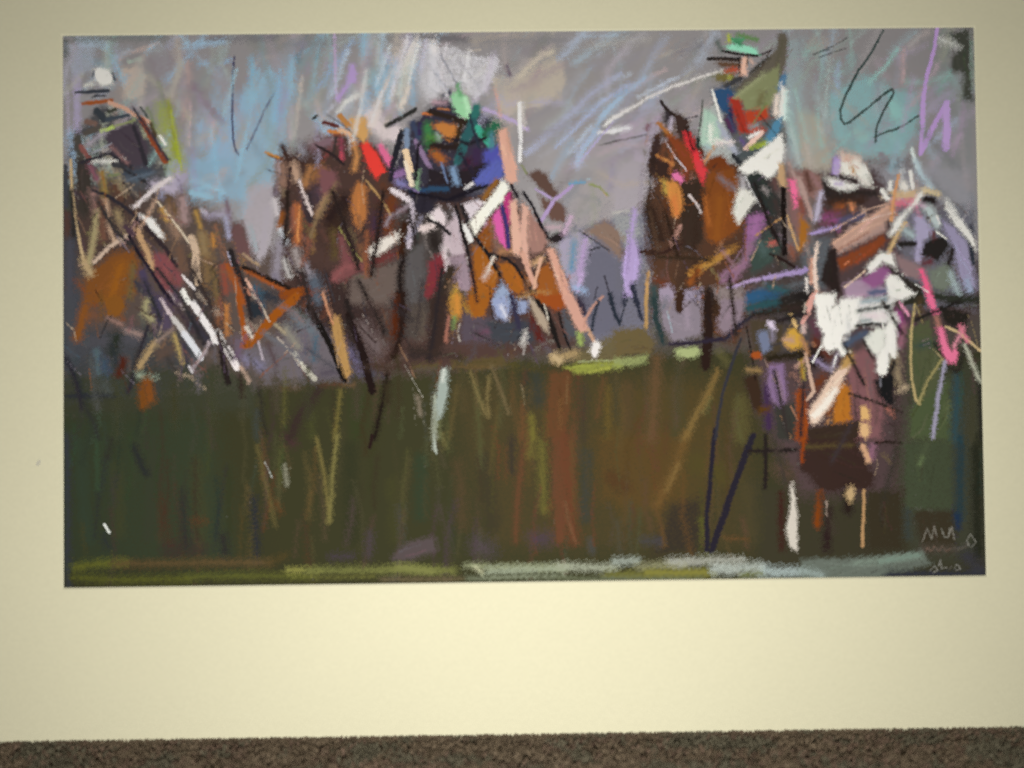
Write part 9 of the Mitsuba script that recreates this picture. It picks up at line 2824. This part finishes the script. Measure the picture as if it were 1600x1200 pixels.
turf L 57 57 42 10.06 0.7 0.9:1907 1689 1897 1314
turf L 66 60 48 8.8 0.7 0.9:2283 1684 2287 1308
turf L 57 51 36 8.8 0.7 0.9:2609 1755 2618 1304
turf L 63 66 48 11.31 0.7 0.9:407 1559 418 1184
turf L 72 66 45 8.8 0.6 0.9:3111 1749 3119 1347
turf L 54 54 45 10.06 0.65 0.9:3613 1742 3620 1340
turf L 66 63 45 8.8 0.6 0.9:4315 1632 4322 1231
turf L 72 66 48 10.06 0.6 0.9:4819 1726 4805 1324
turf L 81 84 84 8.8 0.6 0.9:206 1787 258 1386
turf L 63 63 63 7.54 0.6 0.9:706 1780 737 1479
h1 L 105 99 108 6.28 0.55 0.9:1006 1776 1057 1525
h1 L 87 81 81 6.28 0.55 0.9:1457 1770 1487 1519
h1 L 105 96 93 5.66 0.5 0.9:1782 1766 1807 1540
h2 L 51 42 39 10.06 0.65 0.9:2710 1829 3111 1749
h2 L 60 48 42 10.06 0.6 0.9:2308 1684 2709 1694
h2 L 81 72 84 7.54 0.55 0.9:3112 1975 3412 1845
sky L 222 222 237 5.66 0.7 0.6:2718 4283 2656 4080 2575 3827
sky L 216 213 237 5.03 0.65 0.6:2859 4271 2818 4027
sky L 225 222 234 4.4 0.7 0.6:3021 4229 2969 3975 3019 3822
sky L 228 228 237 5.03 0.65 0.6:3197 4176 3161 3947
sky L 210 204 225 6.28 0.6 0.7:3374 4123 3332 3869
sky L 168 168 186 2.51 0.7 0.6:2793 4206 3019 3872
sky L 159 159 174 2.51 0.7 0.6:3121 4100 3322 3818
sky L 150 153 171 2.51 0.7 0.6:2970 4153 3095 3922
sky L 168 168 180 3.14 0.6 0.7:2717 4028 2969 3822
sky L 219 219 222 5.03 0.65 0.6:2389 4032 2312 3627 2272 3475
sky L 219 228 240 4.4 0.6 0.6:2576 4234 2464 3930
sky L 198 216 240 5.66 0.55 0.7:2238 4187 2111 3832
sky L 174 201 228 5.66 0.6 0.7:2616 4106 2539 3751
sky L 180 171 216 2.77 0.8 0.5:4051 3276 4331 3603
sky L 174 189 228 4.4 0.7 0.6:3875 3405 4231 3756 4460 3906
sky L 165 192 225 3.77 0.7 0.6:4051 3301 4281 3705 4587 3956
sky L 207 219 240 3.77 0.6 0.6:4535 3804 4840 3953
sky L 171 207 207 5.03 0.6 0.7:5776 3840 5857 3432
sky L 198 213 216 3.77 0.6 0.7:5737 3535 5804 3229
sky L 189 213 216 5.03 0.5 0.8:6058 4092 6002 3634
sky L 156 198 201 5.66 0.55 0.8:6202 3479 5997 3278
sky L 135 135 144 11.31 0.5 0.9:3324 4251 3931 4259
sky L 132 132 147 10.06 0.5 0.9:4842 4157 5045 4206
sky L 132 135 144 11.31 0.5 0.9:6761 3523 7060 3214
sky L 138 141 150 12.57 0.5 0.9:6856 3115 7055 2859
sky L 135 141 153 11.31 0.5 0.9:1758 4243 2112 4259
sky L 144 141 156 10.06 0.45 0.9:3623 3459 4028 3606
sky L 186 183 183 11.31 0.45 0.9:4184 4215 4590 4262
sky L 126 132 135 6.28 0.6 0.8:96 4303 801 4305
sky L 189 180 210 6.28 0.6 0.8:6716 3931 6619 3525
sky L 168 171 186 10.06 0.5 0.9:1002 4226 1305 3943
sky L 153 138 159 7.54 0.55 0.8:1053 3845 1255 3639
h4 L 45 42 45 1.33 0.85 0.4:5992 2124 6021 2012
h4 L 60 60 66 1.33 0.85 0.4:6093 2112 6112 1971
h4 L 81 81 84 1.11 0.8 0.4:6052 2012 6080 1860
h4 L 63 63 69 1.22 0.85 0.4:6165 2162 6183 2010
h4 L 240 240 240 2.49 0.9 0.4:5943 1812 5876 1687
h4 L 240 240 240 2.21 0.9 0.4:6058 1735 6037 1649
h4 L 240 240 240 2.21 0.9 0.4:6396 2108 6463 1855
h4 L 240 240 240 1.94 0.9 0.4:6510 1930 6522 1714
h4 L 240 240 240 2.21 0.9 0.4:5912 2165 5941 2013
h4 L 240 240 240 1.94 0.85 0.4:6692 2297 6802 2224
h4 L 240 240 240 1.66 0.85 0.4:6566 2359 6479 2249
h4 L 240 240 240 1.66 0.85 0.4:6299 2362 6431 2472
h4 L 60 51 48 7.54 0.7 0.9:6529 1502 6512 1050
h4 L 66 57 54 8.8 0.7 0.9:5566 1063 5638 762
h4 L 54 51 45 7.54 0.7 0.9:6521 1000 6415 601
h4 L 63 51 51 6.28 0.7 0.9:6200 1406 6212 1205
h4 L 87 69 69 5.66 0.6 0.9:6377 1504 6363 1203
h4 L 63 54 48 8.8 0.7 0.9:5913 658 6010 356
h4 L 108 93 96 3.77 0.6 0.8:6305 1706 6336 1404
sky L 180 192 63 3.14 0.75 0.7:842 3720 883 3517 924 3263
sky L 126 144 96 3.77 0.7 0.8:661 3748 732 3569
sky L 141 153 129 4.4 0.6 0.8:751 3950 792 3771
sky L 216 192 192 3.14 0.6 0.8:1003 3769 984 3440
sky L 210 189 192 3.77 0.6 0.8:1179 3640 1164 3463
sky L 174 216 240 4.4 0.6 0.8:1355 4044 1255 3690
sky L 162 201 228 5.03 0.6 0.8:1004 3187 1255 3082
sky L 156 201 231 4.4 0.6 0.8:1809 4141 1783 3836
h1 L 48 54 60 5.66 0.75 0.8:381 1885 407 1734
h1 L 63 81 96 4.4 0.7 0.8:306 1786 337 1635
h1 L 81 99 102 3.77 0.6 0.8:256 1836 267 1661
h1 L 54 51 51 4.4 0.7 0.7:581 1857 507 1583
h1 L 63 57 57 6.28 0.7 0.8:806 1779 907 1627
h1 L 48 45 54 3.77 0.8 0.6:17 1790 97 1588 138 1387
h1 L 60 48 60 5.66 0.75 0.7:881 2180 1006 1977
h1 L 45 42 48 3.77 0.8 0.6:1006 2078 1096 1876
h1 L 57 72 90 5.03 0.7 0.7:1482 2298 1567 2171
h1 L 69 69 78 5.66 0.7 0.8:1908 1840 2108 1687
h2 L 45 39 42 6.28 0.75 0.7:2560 2208 2710 2055
h2 L 54 48 51 7.54 0.7 0.8:2812 2356 2760 1954
h2 L 42 36 36 5.03 0.75 0.7:2209 2062 2288 1759
h2 L 69 54 54 5.66 0.7 0.8:2385 2211 2459 1958
j4 L 192 138 123 2.51 0.7 0.7:6174 3276 6275 3214
j4 L 219 180 168 2.51 0.7 0.7:6140 3337 6230 3295
j4 L 240 240 240 1.94 0.9 0.4:6311 3249 6379 3096
j4 L 168 138 132 2.51 0.6 0.7:6249 3148 6359 3070
j4 L 63 51 51 1.66 0.85 0.5:6024 3024 6196 2996 6409 3019
j4 L 183 177 207 2.51 0.7 0.6:6078 3246 6106 3124
h4 L 213 177 162 2.51 0.7 0.6:6041 2720 6346 2893 6524 2942
h4 L 147 99 87 3.14 0.7 0.7:6089 2567 6344 2716
h4 L 234 213 207 1.66 0.8 0.5:6269 2793 6548 2865
h4 L 96 75 72 3.77 0.7 0.7:5940 2771 6144 2870
h4 L 240 240 240 1.66 0.85 0.5:6475 3018 6527 3119
h4 L 201 168 189 2.51 0.7 0.7:6600 2966 6751 2863
j3 L 117 129 78 3.14 0.7 0.7:5547 3741 5444 3590
j3 L 129 48 39 2.51 0.75 0.6:5303 3693 5367 3514
j3 L 75 87 120 2.51 0.7 0.7:5242 3643 5291 3515
j3 L 99 66 63 2.51 0.7 0.7:5470 3615 5494 3538
j3 L 240 240 240 1.94 0.9 0.4:5675 3841 5658 3714
j3 L 36 33 33 1.66 0.95 0.4:5095 4098 5222 4112 5348 4100
j3 L 36 33 33 1.66 0.95 0.4:5207 4163 5323 4131 5490 4119
j3 L 96 93 78 3.77 0.8 0.7:5685 4239 5632 4046
j3 L 153 186 177 2.51 0.7 0.7:5091 3695 5063 3467
j3 L 228 234 231 2.51 0.8 0.6:5139 3466 5240 3429
h3 L 171 165 186 3.77 0.6 0.8:4644 3548 4591 3295
h3 L 153 144 162 4.4 0.55 0.9:4555 3245 4527 2890
h3 L 81 63 51 3.77 0.6 0.8:4603 2889 4676 2585
sky L 150 198 231 6.28 0.6 0.8:1154 3590 1230 3032
sky L 156 204 234 5.66 0.6 0.8:1506 3839 1356 3182
sky L 147 195 231 5.66 0.6 0.8:1708 4040 1657 3634
sky L 234 237 240 3.77 0.7 0.6:2793 4231 2717 3927
sky L 222 228 240 3.14 0.7 0.6:2515 3878 2423 3625
sky L 186 204 231 3.77 0.65 0.7:3976 3353 4154 3579
sky L 117 117 129 10.06 0.5 0.9:1153 4291 1658 4305
sky L 117 117 126 11.31 0.5 0.9:2768 4308 3122 4278
"""
CELL = 0.68
def vnoise(x, y, seed):
    return mk.noise(np.stack([x, y, np.full_like(x, 0.5)], -1), seed)
def polyline(px, py, pts):
    """distance to the polyline, length along it, signed offset across it"""
    best = np.full(px.shape, 1e9); along = np.zeros(px.shape); side = np.zeros(px.shape); s = 0.0
    for (ax, ay), (bx, by) in zip(pts[:-1], pts[1:]):
        dx, dy = bx - ax, by - ay
        n = math.hypot(dx, dy) or 1e-6
        t = np.clip(((px - ax) * dx + (py - ay) * dy) / n / n, 0, 1)
        qx, qy = px - ax - t * dx, py - ay - t * dy
        d = np.hypot(qx, qy)
        near = d < best
        best = np.where(near, d, best); along = np.where(near, s + t * n, along)
        side = np.where(near, (qx * dy - qy * dx) / n, side)
        s += n
    return best, along, side, s
def polygon(px, py, pts):
    """signed distance, positive inside"""
    d, _, _, _ = polyline(px, py, pts + pts[:1])
    inside = np.zeros(px.shape, bool)
    for (ax, ay), (bx, by) in zip(pts, pts[1:] + pts[:1]):
        if ay != by:
            inside ^= ((ay > py) != (by > py)) & (px < (bx - ax) * (py - ay) / (by - ay) + ax)
    return np.where(inside, d, -d)
def coverage(kind, w, cov, soft, pts, px, py, seed):
    """how much of the paper under each point the mark covers, 0 to 1"""
    # the hand is never straight: wander a little
    if kind != "B":
        ox = 1.4 * (vnoise(px / 12, py / 12, seed + 3) - 0.5) + 0.4 * (vnoise(px / 3.2, py / 3.2, seed + 4) - 0.5)
        oy = 1.4 * (vnoise(px / 12, py / 12, seed + 5) - 0.5) + 0.4 * (vnoise(px / 3.2, py / 3.2, seed + 6) - 0.5)
        amount = min(1.0, w / 4.0) if kind == "L" else 1.0
        px, py = px + amount * ox, py + amount * oy
    if kind in "LS":
        hw = w / 2
        d, along, side, total = polyline(px, py, pts)
        d = d + hw * (0.2 if soft < 0.55 else 0.4) * (vnoise(px / (0.5 * hw + 1), py / (0.5 * hw + 1), seed) - 0.5)
        drag = vnoise(side / 0.55 + 9, along / 14.0, seed + 9)                  # streaks of the dragged stick, ragged at both ends
        if total > 3 * w:
            d = d + 0.55 * hw * np.clip(drag - 0.45, 0, 1) * (1 + 2.2 * np.clip(np.abs(along / total - 0.5) * 2 - 0.6, 0, 1))
        a = np.clip((hw - d) / (soft * hw + 0.5), 0, 1)
        grain = vnoise(side / 0.75 + 40, along / 9.0, seed + 7)
        a = a * (1 - (0.42 if soft < 0.55 else 0.3) * np.clip(grain * 1.7 - 0.75, 0, 1))
        if kind == "L" and w > 3.2:
            a = np.maximum(a, (0.2 if soft < 0.45 else 0.5) * np.clip(1 - (d - 0.6 * hw) / (1.0 * hw + 1.5), 0, 1))
    else:
        d = polygon(px, py, pts)
        d = d + min(2.0, 0.5 + soft * 0.4) * (vnoise(px / 3.1, py / 3.1, seed) + vnoise((px + 0.35 * py) / 0.7, (py - 0.35 * px) / 7, seed + 1) - 1)
        a = np.clip(d / (soft + 0.6) + 0.5, 0, 1)
        if kind != "B":
            grain = vnoise((px + 0.35 * py) / 0.8, (py - 0.35 * px) / 8.0, seed + 7)
            a = a * (1 - 0.22 * np.clip(grain * 1.7 - 0.75, 0, 1))
            a = np.maximum(a, 0.5 * np.clip(1 + d / (3.0 + soft), 0, 1))
    return cov * a * a * (3 - 2 * a)
def lay(marks, width, height, margin):
    """owner of every fleck of the sheet: the last mark whose pigment caught on the tooth of the paper there"""
    nx, ny = int((width + 2 * margin) / CELL), int((height + 2 * margin) / CELL)
    X, Y = np.meshgrid((np.arange(nx) + 0.5) * CELL - margin, (np.arange(ny) + 0.5) * CELL - margin)
    I, J = np.meshgrid(np.arange(nx), np.arange(ny))
    even = (52.9829189 * ((0.06711056 * I + 0.00583715 * J) % 1)) % 1
    rng = np.random.default_rng(5)
    white = rng.random(X.shape)
    tooth = np.clip((vnoise(X / 1.0, Y / 1.0, 3) - 0.5) * 1.5 + 0.5 + 0.25 * (white - 0.5), 0, 1)
    owner = np.full(X.shape, -1, np.int32)
    for k, (kind, w, cov, soft, pts) in enumerate(marks):
        xs, ys = [p[0] for p in pts], [p[1] for p in pts]
        pad = 0.95 * w + 5 + (soft if kind in "PQB" else 0)
        i0, i1 = (int(np.clip((v + margin) / CELL, 0, nx)) for v in (min(xs) - pad, max(xs) + pad))
        j0, j1 = (int(np.clip((v + margin) / CELL, 0, ny)) for v in (min(ys) - pad, max(ys) + pad))
        if i1 <= i0 or j1 <= j0:
            continue
        sl = (slice(j0, j1), slice(i0, i1))
        c = coverage(kind, w, cov, soft, pts, X[sl], Y[sl], k + 11)
        rubbed = 0.88 if (kind in "SQB" or (kind == "L" and soft >= 0.55)) else (0.8 if kind == "P" and cov > 0.8 else 0.55)
        t = rubbed * ((even[sl] + 0.618 * k) % 1) + (1 - rubbed) * tooth[sl]
        owner[sl] = np.where(t < c, k, owner[sl])
    return owner

MARGIN = 5.0
marks, who = [], []
for line in MARKS.strip().splitlines():
    head, tail = line.split(":")
    g, kind, r, gr, b, w, cov, soft = head.split()
    n = [int(a) / 10 for a in tail.split()]
    marks.append((kind, float(w), float(cov), float(soft), list(zip(n[::2], n[1::2]))))
    who.append((g, (int(r), int(gr), int(b))))
owner = lay(marks, WIDTH, HEIGHT, MARGIN)

SHEET_Z = -1.2
add("pastel_drawing__paper_sheet", (stand([(X0 - 9, Y0 - 9, SHEET_Z), (X1 + 9, Y0 - 9, SHEET_Z), (X1 + 9, Y1 + 9, SHEET_Z), (X0 - 9, Y1 + 9, SHEET_Z)]), np.array([[0, 1, 2, 3]])), "pastel_paper")
labels["pastel_drawing"] = {"label": "wide pastel drawing of racing horses and jockeys in the window of the cream mat", "category": "drawing"}
for name, text in PARTS.values():
    labels["pastel_drawing__" + name] = {"label": text}

ny, nx = owner.shape
gx, gy = np.meshgrid(np.arange(nx + 1), np.arange(ny + 1))
wob = np.random.default_rng(2).uniform(-0.3, 0.3, (2, ny + 1, nx + 1))
corner = np.stack([(gx + wob[0]) * CELL - MARGIN + X0, (gy + wob[1]) * CELL - MARGIN + Y0], -1).reshape(-1, 2)
relief = np.random.default_rng(3).uniform(0, 0.10, (ny + 1) * (nx + 1))
flat = owner.ravel()
rank = np.argsort(flat, kind="stable")
edges = np.searchsorted(flat[rank], np.arange(len(marks) + 1))
count = {}
for k, (g, colour) in enumerate(who):
    cells = rank[edges[k]:edges[k + 1]]
    if len(cells) < 6:
        continue
    kind, w, soft = marks[k][0], marks[k][1], marks[k][3]
    word = {"B": "chalk_ground", "S": "smudge", "Q": "smudge_patch", "P": "chalk_patch"}.get(kind) or ("chalk_line" if w < 5.5 else "chalk_stroke" if soft < 0.6 else "chalk_smear")
    base = "pastel_drawing__" + PARTS[g][0] + "__" + word
    count[base] = count.get(base, -1) + 1
    key = base + (f"_{count[base]:03d}" if count[base] else "")
    j, i = cells // nx, cells % nx
    a = j * (nx + 1) + i
    quads = np.stack([a, a + 1, a + nx + 2, a + nx + 1], 1)
    used, inverse = np.unique(quads, return_inverse=True)
    lift = SHEET_Z + 0.12 + 0.25 * k / len(who)
    pts = stand(np.c_[corner[used], lift + relief[used]])
    pig = "pigment_%d_%d_%d" % colour
    if pig not in scene:
        scene[pig] = {"type": "twosided", "bsdf": {"type": "diffuse", "reflectance": {"type": "rgb", "value": lin(colour)}}}
    add(key, (pts, inverse.reshape(quads.shape)), pig)
